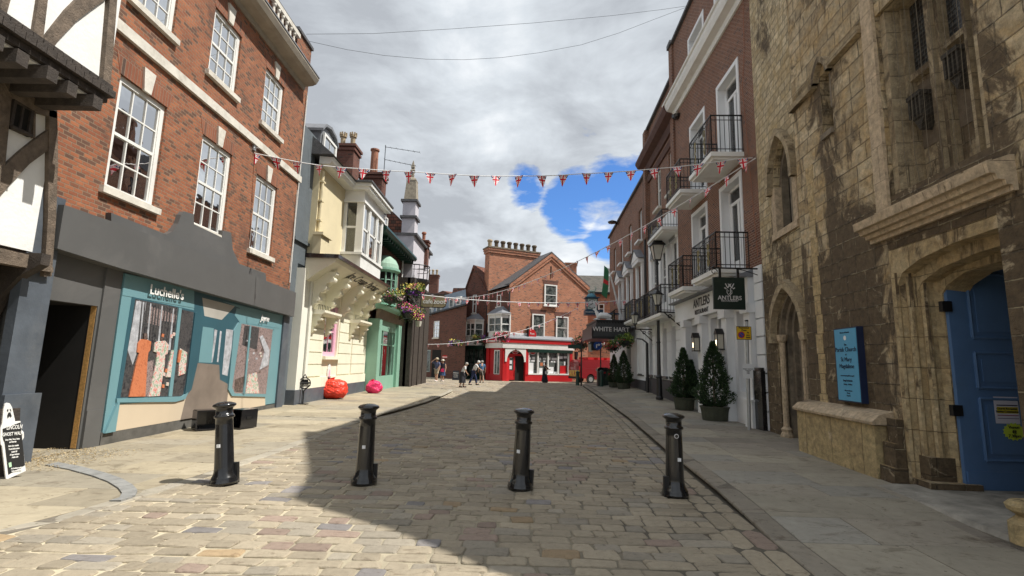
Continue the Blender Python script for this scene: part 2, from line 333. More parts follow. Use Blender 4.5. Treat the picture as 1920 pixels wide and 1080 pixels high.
def tintmat(name, rough=.8, bump=.01, scale=14, var=.5, mult=(1, 1, 1), dirt=.4, gum=False):
    m, nt, b = newmat(name); tc = nd(nt, 'ShaderNodeTexCoord'); a = nd(nt, 'ShaderNodeAttribute', attribute_name='tint')
    n = noisen(nt, tc.outputs['Object'], scale, 7, .65); c = mixc(nt, var, a.outputs['Color'], mixc(nt, n, (.45, .45, .45), (1.5, 1.5, 1.5)), 'MULTIPLY')
    mp = nd(nt, 'ShaderNodeMapping'); mp.inputs['Scale'].default_value = (1, 2.2, 1); nt.links.new(tc.outputs['Object'], mp.inputs[0]); n9 = noisen(nt, mp.outputs[0], scale*.35, 8, .7, .8); c = mixc(nt, rampn(nt, n9, .56, .66), c, mixc(nt, 1.0, c, (.62, .58, .55), 'MULTIPLY'))
    n8 = noisen(nt, tc.outputs['Object'], scale*3.2, 5, .7); c = mixc(nt, rampn(nt, n8, .62, .70), c, mixc(nt, 1.0, c, (.5, .48, .45), 'MULTIPLY'))
    n2 = noisen(nt, tc.outputs['Object'], .45, 6, .65); c = mixc(nt, dirt, c, mixc(nt, rampn(nt, n2, .3, .7), (.72, .70, .68), (1.22, 1.2, 1.15)), 'MULTIPLY')
    c = mixc(nt, 1.0, c, mult, 'MULTIPLY')
    if gum:
        for sc_, th, cc in ((3.2, .05, (.55, .52, .48)), (5.5, .07, (.45, .43, .41)), (1.3, .018, (1.5, 1.5, 1.5))):
            v = nt.nodes.new('ShaderNodeTexVoronoi'); v.inputs['Scale'].default_value = sc_; v.inputs['Randomness'].default_value = 1; nt.links.new(tc.outputs['Object'], v.inputs['Vector'])
            l = nd(nt, 'ShaderNodeMath', operation='LESS_THAN'); nt.links.new(v.outputs['Distance'], l.inputs[0]); l.inputs[1].default_value = th; c = mixc(nt, l.outputs[0], c, mixc(nt, 1.0, c, cc, 'MULTIPLY'))
        w_ = noisen(nt, tc.outputs['Object'], 1.1, 9, .75, 1.2); c = mixc(nt, rampn(nt, w_, .57, .63), c, mixc(nt, 1.0, c, (.66, .64, .60), 'MULTIPLY'))
    nt.links.new(c, b.inputs['Base Color']); b.inputs['Roughness'].default_value = rough; bumpn(nt, b, n, bump); return m
def emit(name, c, s):
    m, nt, b = newmat(name); b.inputs['Base Color'].default_value = c+(1,); b.inputs['Emission Color'].default_value = c+(1,); b.inputs['Emission Strength'].default_value = s; return m
def flagmat():
    m, nt, b = newmat('union_flag_cloth'); L = nt.links; tc = nd(nt, 'ShaderNodeAttribute', attribute_name='tint'); sp = nd(nt, 'ShaderNodeSeparateColor'); L.new(tc.outputs['Color'], sp.inputs[0])
    def m2(op, a, c=None):
        n = nd(nt, 'ShaderNodeMath', operation=op)
        for i, q in enumerate((a, c)):
            if q is None: continue
            if isinstance(q, (int, float)): n.inputs[i].default_value = q
            else: L.new(q, n.inputs[i])
        return n.outputs[0]
    u, v = m2('SUBTRACT', sp.outputs[0], .5), m2('SUBTRACT', sp.outputs[1], .62)
    au, av = m2('ABSOLUTE', u), m2('ABSOLUTE', v); cr = m2('MINIMUM', au, m2('MULTIPLY', av, 1.0))
    dg = m2('ABSOLUTE', m2('SUBTRACT', au, m2('MULTIPLY', av, .9)))
    c = mixc(nt, m2('LESS_THAN', dg, .10), (.015, .03, .16), (.85, .85, .85)); c = mixc(nt, m2('LESS_THAN', dg, .045), c, (.62, .02, .04))
    c = mixc(nt, m2('LESS_THAN', cr, .145), c, (.85, .85, .85)); c = mixc(nt, m2('LESS_THAN', cr, .072), c, (.62, .02, .04))
    L.new(c, b.inputs['Base Color']); b.inputs['Roughness'].default_value = .8; return m
M = {}
M['brick'] = brickmat('orange_brick', (.40, .145, .065), (.27, .09, .045), (.28, .195, .13), w=.165, h=.069, ms=.008, darkf=.24, dark=(.14, .07, .045), soot=.25, sootc=(.12, .06, .04))
M['brickR'] = brickmat('dark_red_brick', (.235, .088, .045), (.165, .062, .035), (.36, .27, .21), w=.165, h=.069, darkf=.12, dark=(.09, .04, .035))
M['brickP'] = brickmat('post_office_brick', (.56, .20, .10), (.40, .135, .07), (.50, .38, .28), darkf=.12, dark=(.13, .07, .055))
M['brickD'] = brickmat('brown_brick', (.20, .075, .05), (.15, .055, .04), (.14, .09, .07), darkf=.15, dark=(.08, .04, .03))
M['stone'] = stonemat('worn_limestone', (.64, .54, .375), (.38, .30, .19), (.44, .29, .12), .50, .29, soot=.52, grad=(3.0, 5.0, .19))
M['stoneS'] = stonemat('small_coursed_limestone', (.64, .55, .385), (.38, .31, .20), (.46, .34, .17), .33, .20, soot=.38, bump=.025, grad=(1.5, 5.5, .16))
M['stoneP'] = stonemat('pale_dressed_stone', (.50, .40, .29), (.46, .37, .265), (.42, .33, .22), .9, .55, ms=.004, wob=.01, soot=.12, bump=.01)
M['stoneY'] = stonemat('yellow_plinth_stone', (.55, .44, .24), (.50, .39, .21), (.36, .27, .15), 1.2, .85, ms=.01, wob=.03, soot=.1, bump=.035)
M['stoneD'] = pm('grimy_tracery_stone', (.22, .18, .13), .9, .35, 5, .015, dirt=.3, dirtc=(.05, .045, .04))
M['white'] = pm('white_paint', (.80, .80, .77), .5, .04, 2, dirt=.05, dirtc=(.5, .48, .43))
M['whiteR'] = pm('white_render', (.78, .79, .80), .7, .04, 1.5, .002)
M['plaster'] = pm('lime_plaster', (.80, .80, .78), .9, .05, 3, .006)
M['stonew'] = pm('pale_painted_stone', (.66, .63, .56), .7, .12, 4, .006, dirt=.2, dirtc=(.35, .31, .25))
M['timber'] = pm('weathered_oak', (.15, .115, .085), .85, .45, 7, .02)
M['timberD'] = pm('dark_oak', (.045, .035, .028), .8, .4, 7, .015)
M['glass'] = glassmat('window_glass')
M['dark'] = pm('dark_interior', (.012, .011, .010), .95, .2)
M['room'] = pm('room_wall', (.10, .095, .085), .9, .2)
M['curtain'] = pm('net_curtain', (.62, .61, .58), .9, .15, 9)
M['greyp'] = pm('dark_grey_fascia_paint', (.105, .105, .103), .45, .08, 1.2, dirt=.08, dirtc=(.16, .155, .15))
M['greyblue'] = pm('slate_blue_painted_stone', (.085, .10, .12), .5, .2, 2.5, .004, dirt=.15, dirtc=(.14, .15, .16))
M['cream'] = pm('cream_render', (.80, .77, .62), .75, .05, 1.5, .003)
M['yellowc'] = pm('pale_yellow_render', (.70, .61, .40), .8, .06, 1.5, .003)
M['black'] = pm('black_gloss_paint', (.010, .010, .012), .18, .3, 8, coat=.4, dirt=.02)
M['iron'] = pm('black_iron', (.012, .012, .013), .35, .3, 8)
M['slate'] = pm('slate_tile', (.085, .085, .09), .7, .35, 9, .02)
M['clay'] = brickmat('clay_roof_tile', (.26, .10, .06), (.19, .075, .05), (.07, .035, .025), w=.28, h=.2, ms=.02, darkf=.2, bump=.03)
M['slateT'] = brickmat('stone_slate_roof', (.13, .12, .10), (.09, .085, .08), (.04, .04, .035), w=.3, h=.2, ms=.015, darkf=.2, dark=(.07, .07, .06), bump=.03)
M['teal'] = pm('teal_print', (.155, .30, .335), .4, .05, 1)
M['tealD'] = pm('dark_teal_print', (.035, .10, .13), .4, .1, 1)
M['beige'] = pm('beige_print', (.60, .50, .37), .5, .04, 1)
M['green'] = pm('sage_green_paint', (.24, .44, .34), .45, .06, 2)
M['greenD'] = pm('bottle_green_paint', (.012, .05, .038), .4, .15, 2)
M['red'] = pm('post_office_red', (.52, .018, .022), .4, .06, 2)
M['redD'] = pm('deep_red', (.26, .015, .02), .4, .1, 2)
M['pink'] = pm('pink_paint', (.75, .42, .55), .5, .05)
M['chrome'] = pm('galvanised_steel', (.42, .43, .43), .45, .12, 8, metal=.6)
M['lead'] = pm('lead_sheet', (.20, .21, .23), .6, .15, 4)
M['pot'] = pm('terracotta', (.30, .13, .08), .85, .2, 5)
M['potb'] = pm('buff_chimney_pot', (.36, .28, .18), .85, .2, 5)
M['ply'] = pm('raw_plywood_edge', (.50, .28, .09), .8, .3, 30)
M['flag'] = flagmat()
M['inkw'] = pm('white_letters', (.82, .82, .80), .5, .02)
M['inkk'] = pm('black_letters', (.02, .02, .02), .5, .02)
M['silver'] = pm('silver_letters', (.62, .60, .60), .4, .05)
# ================================================================ GROUND
KR = [(1.6, -3), (2.2, 2.5), (2.40, 4.24), (2.51, 5.64), (2.80, 9.1), (3.41, 15.1), (4.3, 27), (5.0, 37.0), (5.6, 40.5), (7.6, 42.8), (30, 43.5)]
def XR(y):
    for (a, b), (c, d) in zip(KR, KR[1:]):
        if b <= y <= d: return a+(c-a)*(y-b)/(d-b)
    return KR[-1][0] if y > 40 else 2.2
_kl = [gnd(*p) for p in ((-700, 1080), (-330, 1050), (0, 1008), (220, 948), (400, 892), (540, 842), (640, 803), (703, 784), (750, 772), (800, 757), (832, 744), (850, 735))]
KL = [(-6.5, -3)]+[(p.x, p.y) for p in _kl if p.y > 1]+[(-3.3, 27.2), (-4.2, 28.4), (-8, 29.2), (-30, 29.8)]
KL = [KL[0]]+[q for i, q in enumerate(KL[1:]) if q[1] > KL[i][1]]
def XLk(y):
    for (a, b), (c, d) in zip(KL, KL[1:]):
        if b <= y <= d: return a+(c-a)*(y-b)/(d-b)
    return KL[-1][0]
def sm(t): t = max(0, min(1, t)); return t*t*(3-2*t)
def HL(x, y): return .085*sm((y-12.0)/2.4)
def HR(x, y): return .085*sm((y-4.6)/2.0)+.22*sm((y-18)/11)*sm((x-XR(y)-.3)/2.5)*(1-sm((y-36)/4))
class Stones:
    def __init__(s): s.mb = MB(); s.t = []
    def stone(s, q, c, joint, lift, crown, seg, jit=0.0, hf=None, rnd=.3):
        # q: four corners (x,y); a rounded, crowned block
        q = [Vector((a, b, 0)) for a, b in q]; cen = sum(q, Vector())/4
        pts = []
        for k in range(4):
            a, b, d = q[k-1], q[k], q[(k+1) % 4]
            e1, e2 = (a-b), (d-b); l1, l2 = e1.length, e2.length
            if l1 < .04 or l2 < .04: return
            e1 /= l1; e2 /= l2; r = rnd*min(l1, l2); b = b+(e1+e2)*joint*.5+Vector((random.uniform(-jit, jit), random.uniform(-jit, jit), 0))
            r = r*random.uniform(.5, 1.2)
            if seg == 3: pts += [b+e1*r, b+(e1+e2)*r*.29, b+e2*r]
            elif seg == 2: pts += [b+e1*r, b+e2*r]
            else: pts += [b]
        n = len(pts); i = len(s.mb.v); tl = (random.uniform(-.004, .004), random.uniform(-.004, .004)) if crown > .004 else (0, 0)
        rings = [(1.0, -.03), (1.0, lift-crown), (.93, lift-crown*.25), (.78, lift)] if crown > .004 else [(1.0, -.03), (1.0, lift-crown), (1-.012/max(.1, (q[1]-q[0]).length), lift)]
        for f, z in rings:
            for p in pts:
                x, y = cen.x+(p.x-cen.x)*f, cen.y+(p.y-cen.y)*f
                h = hf(x, y) if hf else 0
                s.mb.v.append((x, y, z+h+(tl[0]*(p.x-cen.x)+tl[1]*(p.y-cen.y))*8*(1 if z > 0 else 0)))
        for r_ in range(len(rings)-1):
            for k in range(n):
                j = (k+1) % n; s.mb.f.append((i+r_*n+k, i+r_*n+j, i+(r_+1)*n+j, i+(r_+1)*n+k)); s.mb.m.append(0)
        s.mb.f.append(tuple(i+(len(rings)-1)*n+k for k in range(n))); s.mb.m.append(0)
        s.t += [c+(1,)]*(n*len(rings))
def sett_col():
    r = random.random(); v = random.uniform(.80, 1.13)
    if r < .018: c = (.34, .25, .15)
    elif r < .07: c = (.27, .205, .165)
    elif r < .10: c = (.225, .21, .205)
    elif r < .30: c = (.295, .262, .208)
    else: c = (.325, .278, .205)
    return tuple(q*v for q in c)
def ground():
    g = MB(); 
    for x0, x1, y0, y1 in ((-300, 300, -60, 600),): g.poly([(x0, y0, -.05), (x1, y0, -.05), (x1, y1, -.05), (x0, y1, -.05)])
    g.build('ground', pm('earth', (.16, .14, .11), .95, .2, .5), kind='structure')
    st = Stones(); y = 1.9
    while y < 44:
        dy = random.uniform(.145, .205) if y < 22 else random.uniform(.22, .30)
        xl0, xl1, xr0, xr1 = XLk(y), XLk(y+dy), XR(y)-.42, XR(y+dy)-.42
        xl0, xl1 = max(xl0, -15), max(xl1, -15); xr0, xr1 = min(xr0, 14), min(xr1, 14)
        if y < 12: xl0 -= .0
        x = min(xl0, xl1); xe = (xr0+xr1)/2; sk = random.uniform(-.02, .02)
        seg = 3 if y < 9 else 2
        while x < xe:
            w = random.uniform(.20, .40) if y < 22 else random.uniform(.35, .6)
            if xe-x-w < .15: w = xe-x
            e = random.uniform(-.012, .012)
            st.stone([(x, y+sk+e), (x+w, y+sk-e), (x+w+random.uniform(-.02, .02), y+dy+sk+e), (x+random.uniform(-.02, .02), y+dy+sk-e)], sett_col(), random.uniform(.008, .022), random.uniform(.002, .010), .010, seg, .008, rnd=.16)
            x += w
        y += dy
    y = 1.9                                     # long channel stones beside the right kerb
    while y < 41:
        dy = random.uniform(.35, .6)
        for k in range(2):
            a0 = XR(y)-.42+.21*k; a1 = XR(y+dy)-.42+.21*k
            st.stone([(a0, y), (a0+.21, y), (a1+.21, y+dy), (a1, y+dy)], sett_col(), .018, random.uniform(-.002, .006), .012, 2, .006)
        y += dy
    rm = tintmat('gritstone_setts', .82, .012, 16, .55)
    o = st.mb.build('road', rm, smooth=False, tint=st.t, kind='structure')
    # joint bedding sheet: swept sand, with sunlit left and shaded right put into colour
    m, nt, b = newmat('joint_sand_light_shade'); tc = nd(nt, 'ShaderNodeTexCoord'); sp = nd(nt, 'ShaderNodeSeparateXYZ'); nt.links.new(tc.outputs['Object'], sp.inputs[0])
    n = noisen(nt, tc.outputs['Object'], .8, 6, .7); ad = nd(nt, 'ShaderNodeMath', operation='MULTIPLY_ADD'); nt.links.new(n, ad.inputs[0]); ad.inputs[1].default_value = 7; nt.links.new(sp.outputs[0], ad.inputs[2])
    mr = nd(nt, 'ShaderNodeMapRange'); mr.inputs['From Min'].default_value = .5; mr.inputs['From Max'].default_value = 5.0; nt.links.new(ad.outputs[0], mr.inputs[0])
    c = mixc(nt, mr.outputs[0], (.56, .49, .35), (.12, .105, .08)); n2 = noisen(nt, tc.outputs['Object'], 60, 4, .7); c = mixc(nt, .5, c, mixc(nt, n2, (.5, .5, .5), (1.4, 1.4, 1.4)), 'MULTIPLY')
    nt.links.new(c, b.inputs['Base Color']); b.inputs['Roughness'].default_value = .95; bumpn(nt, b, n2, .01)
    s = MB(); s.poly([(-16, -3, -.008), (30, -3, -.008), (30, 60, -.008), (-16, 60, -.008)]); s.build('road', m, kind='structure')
    # left pavement: worn flags
    for nm, side in (('pavement_left', 0), ('pavement_right', 1)):
        st = Stones(); y = 1.5 if side else 1.0
        while y < (42 if side else 29):
            dy = random.uniform(.55, .85)
            if side: a0, a1, b0, b1 = XR(y)+.26, XR(y+dy)+.26, 8.9, 8.9
            else: a0, a1, b0, b1 = -9.2, -9.2, XLk(y)-.22, XLk(y+dy)-.22
            if not side and y+dy > 27.2: b0 = b1 = min(b0, b1)
            if b0 < a0+.3: y += dy; continue
            f = 0.0; L0 = b0-a0
            cuts = [0.0]
            while cuts[-1] < 1: cuts.append(cuts[-1]+random.uniform(.7, 1.45)/L0)
            cuts[-1] = 1.0
            if len(cuts) > 2 and cuts[-1]-cuts[-2] < .05: cuts.pop(-2)
            for u, v in zip(cuts, cuts[1:]):
                vv = random.uniform(.86, 1.12)
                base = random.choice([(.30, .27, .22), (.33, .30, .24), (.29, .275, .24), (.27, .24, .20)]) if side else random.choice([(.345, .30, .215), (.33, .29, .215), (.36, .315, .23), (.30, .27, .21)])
                st.stone([(a0+(b0-a0)*u, y), (a0+(b0-a0)*v, y), (a1+(b1-a1)*v, y+dy), (a1+(b1-a1)*u, y+dy)], tuple(q*vv for q in base), .009, random.uniform(.0, .003), .003, 1, .002, HR if side else HL)
            y += dy
        # kerb stones
        y = 1.5 if side else 1.0
        while y < (40.5 if side else 27.0):
            dy = random.uniform(.7, 1.1)
            k0, k1 = (XR(y), XR(y+dy)) if side else (XLk(y)-.22, XLk(y+dy)-.22)
            w = .26 if side else .22
            vv = random.uniform(.8, 1.05)
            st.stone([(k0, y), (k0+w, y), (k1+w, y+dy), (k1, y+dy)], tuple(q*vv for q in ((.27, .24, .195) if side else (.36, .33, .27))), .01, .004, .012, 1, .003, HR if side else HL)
            y += dy
        st.mb.build(nm, tintmat('flag_stone_'+('b' if side else 'a'), .8, .005, 7, .5, dirt=.7, gum=True), tint=st.t, kind='structure')
        s = MB()
        ys = [i*.5 for i in range(0, 88 if side else 60)]
        for y0 in ys:
            if side: pts = [(XR(y0)+.03, y0), (9.5, y0), (9.5, y0+.5), (XR(y0+.5)+.03, y0+.5)]
            else: pts = [(-9.5, y0), (XLk(y0)-.03, y0), (XLk(y0+.5)-.03, y0+.5), (-9.5, y0+.5)]
            H = HR if side else HL
            s.poly([(a, b, H(a, b)-.006) for a, b in pts])
        s.build('pavement', pm('flag_joint_'+nm, (.16, .14, .11), .95, .3, 20), kind='structure')
ground()
# ================================================================ facade tools
def wall(mb, fr, s0, s1, z0, z1, holes=(), thick=.25, depth=6.0, m=0, mrev=None, top=True, ends=True):
    ss = sorted({s0, s1, *[h[0] for h in holes], *[h[1] for h in holes]}); zs = sorted({z0, z1, *[h[2] for h in holes], *[h[3] for h in holes]})
    for a, b in zip(ss, ss[1:]):
        for c, d in zip(zs, zs[1:]):
            if any(h[0]-1e-6 <= a and b <= h[1]+1e-6 and h[2]-1e-6 <= c and d <= h[3]+1e-6 for h in holes): continue
            mb.poly([fr.P(a, c), fr.P(b, c), fr.P(b, d), fr.P(a, d)], m)
    mr = m if mrev is None else mrev
    for a, b, c, d in [h[:4] for h in holes]:
        P = fr.P; t = -thick
        mb.poly([P(a, c), P(a, c, t), P(a, d, t), P(a, d)], mr); mb.poly([P(b, c), P(b, d), P(b, d, t), P(b, c, t)], mr)
        mb.poly([P(a, d), P(a, d, t), P(b, d, t), P(b, d)], mr); mb.poly([P(a, c), P(b, c), P(b, c, t), P(a, c, t)], mr)
    if ends:
        for q in (s0, s1): mb.poly([fr.P(q, z0), fr.P(q, z1), fr.P(q, z1, -depth), fr.P(q, z0, -depth)], m)
        mb.poly([fr.P(s0, z0, -depth), fr.P(s1, z0, -depth), fr.P(s1, z1, -depth), fr.P(s0, z1, -depth)], m)
    if top: mb.poly([fr.P(s0, z1), fr.P(s1, z1), fr.P(s1, z1, -depth), fr.P(s0, z1, -depth)], m)
def room(mb, fr, s0, s1, z0, z1, d0, d1, m=0):     # open-fronted box (inside faces)
    P = fr.P
    mb.poly([P(s0, z0, d1), P(s1, z0, d1), P(s1, z1, d1), P(s0, z1, d1)], m)
    for q in (s0, s1): mb.poly([P(q, z0, d0), P(q, z0, d1), P(q, z1, d1), P(q, z1, d0)], m)
    for z in (z0, z1): mb.poly([P(s0, z, d0), P(s1, z, d0), P(s1, z, d1), P(s0, z, d1)], m)
def sash(parent, fr, s0, s1, z0, z1, cols=3, rows=4, rec=.10, fmat='white', sill='stonew', sillp=.09, sillh=.12, curtain=True, casing=.07, bar=.022, mid=True, name='window', glass='glass', deep=.5, arch=0):
    mb = MB(); d1 = -rec; d0 = -rec-.07
    c = casing
    mb.box(fr, s0, s0+c, z0, z1, d0, d1); mb.box(fr, s1-c, s1, z0, z1, d0, d1); mb.box(fr, s0+c, s1-c, z1-c, z1, d0, d1); mb.box(fr, s0+c, s1-c, z0, z0+c*.8, d0, d1)
    a, b, e, f = s0+c, s1-c, z0+c*.8, z1-c
    g = .03
    for (p, q, r, t) in ((a, a+g, e, f), (b-g, b, e, f)): mb.box(fr, p, q, r, t, d0-.01, d1-.02)
    if mid: zm = (e+f)/2; mb.box(fr, a+g, b-g, zm-.028, zm+.028, d0-.012, d1-.012)
    for k in range(1, cols): x = a+(b-a)*k/cols; mb.box(fr, x-bar/2, x+bar/2, e, f, d0+.012, d1-.022)
    for k in range(1, rows):
        if mid and rows % 2 == 0 and k == rows//2: continue
        z = e+(f-e)*k/rows; mb.box(fr, a+g, b-g, z-bar/2, z+bar/2, d0+.016, d1-.026)
    w = mb.build(name, M[fmat], parent)
    MB().box(fr, a, b, e, f, d0+.020, d0+.026).build('pane', M[glass], w)
    if sill: MB().box(fr, s0-.10, s1+.10, z0-sillh, z0-.002, -rec, sillp).build('sill', M[sill], w)
    if curtain:
        cm = MB(); cw = (b-a)*.27
        for k in range(6):
            for side in (0, 1):
                x = a+cw*k/6 if not side else b-cw+cw*k/6
                cm.box(fr, x, x+cw/6-.004, e, f, d0-.16-.02*(k % 2), d0-.13-.02*(k % 2))
        if curtain == 2: cm.box(fr, a, b, e+(f-e)*.55, f, d0-.11, d0-.10)
        cm.build('curtain', M['curtain'], w)
    return w
# ================================================================ BRICK SHOP (left)
FL = LX(-7.15)
def brick_shop():
    T = thing('brick_shop_building', 'three-storey orange brick building on the left with grey fascia and boarded shopfront', 'building', (-7.15, 11.6, 0))
    ys = [(8.22, 9.42), (10.60, 11.78), (12.98, 14.16)]; yu = [(8.20, 9.32), (10.50, 11.62), (12.90, 14.0)]
    mb = MB(); holes = [(a, b, 4.42, 6.52) for a, b in ys]+[(a, b, 8.0, 9.62) for a, b in yu]
    wall(mb, FL, 6.9, 15.55, 3.6, 10.36, holes, .18, 7)
    mb.box(FL, 6.9, 15.55, 10.36, 11.75, -.35, -.02)
    mb.box(FL, 14.5, 15.56, 10.36, 11.9, -1.2, .0)
    mb.build('wall', M['brick'], T)
    for (a, b) in ys+yu:
        up = (a, b) in yu and b < 14.1 and a in [q[0] for q in yu]
    for grp, z0, z1 in ((ys, 4.42, 6.52), (yu, 8.0, 9.62)):
        for a, b in grp:
            sash(T, FL, a, b, z0, z1, 3, 4, rec=.05, casing=.10, bar=.026)
            c = (a+b)/2
            MB().prism(FL, [(a-.02, z1), (b+.02, z1), (b+.16, z1+.36), (a-.16, z1+.36)], -.02, .006).build('flat_arch', M['archb'], T)
            MB().prism(FL, [(c-.09, z1-.02), (c+.09, z1-.02), (c+.15, z1+.42), (c-.15, z1+.42)], 0, .05).build('keystone', M['stonew'], T)
    MB().box(FL, 6.9, 15.55, 7.20, 7.40, -.02, .07).build('string_course', M['stonew'], T)
    # timber box cornice
    MB().sweep(FL, [(10.24, .0), (10.24, .05), (10.36, .08), (10.40, .32), (10.46, .43), (10.60, .50), (10.64, .50), (10.66, .0)], 6.9, 15.2).build('cornice', pm('cornice_paint', (.36, .32, .26), .6, .15, 3), T)
    MB().box(FL, 6.9, 15.22, 10.66, 10.70, -.02, .52).build('cornice_lead', M['lead'], T)
    MB().box(FL, 6.9, 14.45, 11.75, 11.83, -.42, .06).box(FL, 14.45, 15.6, 11.9, 12.0, -1.25, .06).build('coping', M['slate'], T)
    bl = MB()
    for k in range(6):
        p = FL.P(12.9+k*.26, 10.75, .03); bl.lathe(p, [(.07, 0), (.07, .08), (.04, .12), (.085, .32), (.05, .55), (.035, .72), (.07, .78), (.07, .86)], 8)
    bl.box(FL, 12.7, 14.5, 11.60, 11.74, -.02, .10); bl.build('balustrade', M['stonew'], T, smooth=False)
    # ground floor body behind the shopfront
    g = MB(); wall(g, FL, 7.1, 15.5, 0, 3.6, [(7.43, 8.46, -.1, 2.37), ], .12, 7, top=False); g.build('ground_floor_wall', M['greyp'], T)
    r = MB(); room(r, FL, 7.43, 8.46, -.02, 2.37, -.12, -4.5); r.build('doorway', M['dark'], T)
    MB().box(FL, 8.455, 8.49, 0.02, 2.37, -.11, -.02).build('plywood_edge', M['ply'], T)
    # fascia
    MB().prism(FL, [(7.30, 3.12), (8.54, 3.05), (15.50, 2.83), (15.50, 3.59), (13.5, 3.65), (11.1, 3.75), (9.7, 3.80), (7.30, 3.80)], .0, .24).build('fascia', M['greyp'], T)
    c4 = lambda *p: [(160+x/2.16, 360+y/2.16) for x, y in p]
    pts = FL.pp(c4((105, 150), (105, 84), (200, 122), (328, 172), (352, 160), (376, 128), (388, 92), (400, 79), (440, 90), (440, 130), (555, 185), (555, 155), (590, 165), (598, 235), (625, 292), (730, 330), (732, 400)), .1)
    MB().prism(FL, [(a, max(b, 3.6)) for a, b in pts], .0, .10).build('pediment', M['greyp'], T)
    MB().box(FL, 6.95, 7.42, 0.0, 3.92, .0, .14).box(FL, 6.93, 7.47, 0, .98, .14, .20).box(FL, 15.16, 15.56, 0, 2.82, .0, .10).build('pier', M['greyblue'], T)
    MB().box(FL, 8.50, 8.86, 0, 3.06, .0, .035).box(FL, 8.5, 8.84, 0, .62, .035, .05).build('hoarding_post', M['greyp'], T)
    MB().box(FL, 8.86, 15.16, 0.0, .22, .0, .05).build('plinth', pm('grimy_render', (.10, .095, .085), .9, .3, 5), T)
    # printed hoarding: flat print on board
    mt = [M['teal'], M['tealD'], M['beige'], M['pr_dark'], M['pr_floor'], M['pr_light'], M['pr_orange'], M['pr_floral'], M['pr_brown'], M['pr_ceil'], M['pr_skin']]
    h = MB(); h.box(FL, 8.88, 15.15, .20, 3.02, .0, .05, 0)
    lay = [0]
    def pc(m, *p):
        lay[0] += 1; d = .05+.0005*lay[0]
        q = FL.pp(c4(*p), .05); h.prism(FL, [(min(max(a, 8.885), 15.145), min(max(b, .205), 3.01)) for a, b in q], .045, d, m)
    pc(1, (148, 318), (790, 488), (790, 500), (140, 340))
    pc(2, (118, 862), (400, 838), (430, 800), (400, 935), (105, 982))
    pc(2, (570, 805), (728, 832), (726, 890), (565, 910))
    pc(4, (440, 690), (545, 700), (580, 790), (568, 905), (382, 945), (415, 800))
    pc(1, (440, 400), (500, 420), (625, 470), (622, 560), (582, 780), (545, 760), (542, 700), (455, 692), (430, 800), (405, 830), (440, 600))
    pc(9, (473, 428), (606, 462), (552, 518), (482, 502))
    pc(0, (476, 545), (520, 552), (512, 692), (458, 690))
    pc(5, (523, 556), (534, 560), (520, 655), (514, 690), (510, 690))
    pc(5, (545, 562), (552, 565), (538, 690), (532, 688))
    pc(5, (570, 555), (602, 560), (575, 745), (553, 738))
    pc(0, (140, 318), (440, 396), (440, 470), (130, 415))
    pc(0, (612, 470), (790, 512), (784, 552), (625, 528), (605, 500))
    pc(1, (188, 424), (452, 482), (414, 815), (380, 838), (122, 848))
    pc(3, (201, 433), (375, 468), (334, 828), (141, 832))
    pc(3, (386, 475), (438, 487), (420, 700), (394, 826), (345, 829))
    pc(5, (205, 440), (245, 447), (225, 600), (190, 700), (170, 640))
    pc(8, (262, 462), (370, 500), (360, 560), (250, 530))
    pc(3, (300, 520), (365, 530), (345, 640), (290, 620))
    pc(8, (240, 690), (275, 680), (262, 828), (232, 828))
    pc(8, (500, 495), (500, 495), (500, 496))
    for k in range(14):
        x = 215+11.5*k; t_ = 440+k*2.6; pc(5 if k % 4 == 0 else 3, (x, t_), (x+4, t_+1), (x-12, 640), (x-20, 640))
    for k in range(16):
        x = 300+random.random()*55; y = 560+random.random()*240; pc(random.choice((7, 10, 8, 6)), (x, y), (x+9, y+2), (x+7, y+16), (x-3, y+14))
    pc(3, (385, 925), (570, 895), (566, 905), (382, 940))
    pc(6, (222, 596), (246, 598), (262, 606), (258, 640), (250, 650), (246, 690), (238, 828), (172, 829), (200, 700), (214, 652), (204, 648), (208, 612))
    pc(7, (290, 604), (318, 602), (334, 620), (328, 655), (318, 660), (316, 700), (296, 826), (252, 828), (280, 700), (286, 650), (272, 646), (276, 612))
    pc(7, (345, 640), (368, 640), (350, 750), (322, 750))
    pc(7, (378, 632), (408, 650), (400, 735), (372, 745))
    pc(6, (376, 640), (386, 640), (378, 690), (368, 690))
    pc(10, (232, 572), (246, 572), (248, 596), (232, 596))
    pc(0, (374, 468), (386, 471), (346, 828), (332, 828))
    pc(1, (440, 488), (450, 486), (410, 812), (398, 826))
    pc(0, (122, 836), (385, 828), (412, 810), (400, 838), (360, 850), (122, 852))
    pc(0, (618, 528), (765, 552), (752, 560), (728, 830), (590, 826), (575, 800), (598, 560))
    pc(8, (628, 533), (755, 557), (727, 818), (600, 815), (590, 790))
    pc(3, (640, 540), (700, 550), (690, 640), (630, 620))
    pc(7, (655, 740), (690, 730), (700, 815), (645, 815))
    pc(10, (600, 760), (640, 745), (630, 812), (598, 808))
    for k in range(26):
        x = 640+random.random()*85; y = 565+random.random()*230; pc(random.choice((5, 7, 10, 8)), (x, y), (x+6, y+2), (x+4, y+9), (x-3, y+8))
    pc(5, (700, 590), (712, 580), (740, 640), (735, 700), (700, 720), (720, 650))
    pc(0, (660, 541), (666, 542), (640, 816), (632, 816))
    pc(0, (122, 852), (130, 852), (110, 985), (40, 1000), (120, 860))
    o = h.build('printed_hoarding', mt, T)
    s, z = FL.px(305, 549); text("Luchelle's", FL, s, z, .105, .27, M['inkw'], T, sx=.95, bold=.004)
    s, z = FL.px(490, 597); text('Jayne', FL, s, z, .105, .23, M['inkw'], T, sx=.95, shear=.3, bold=.003)
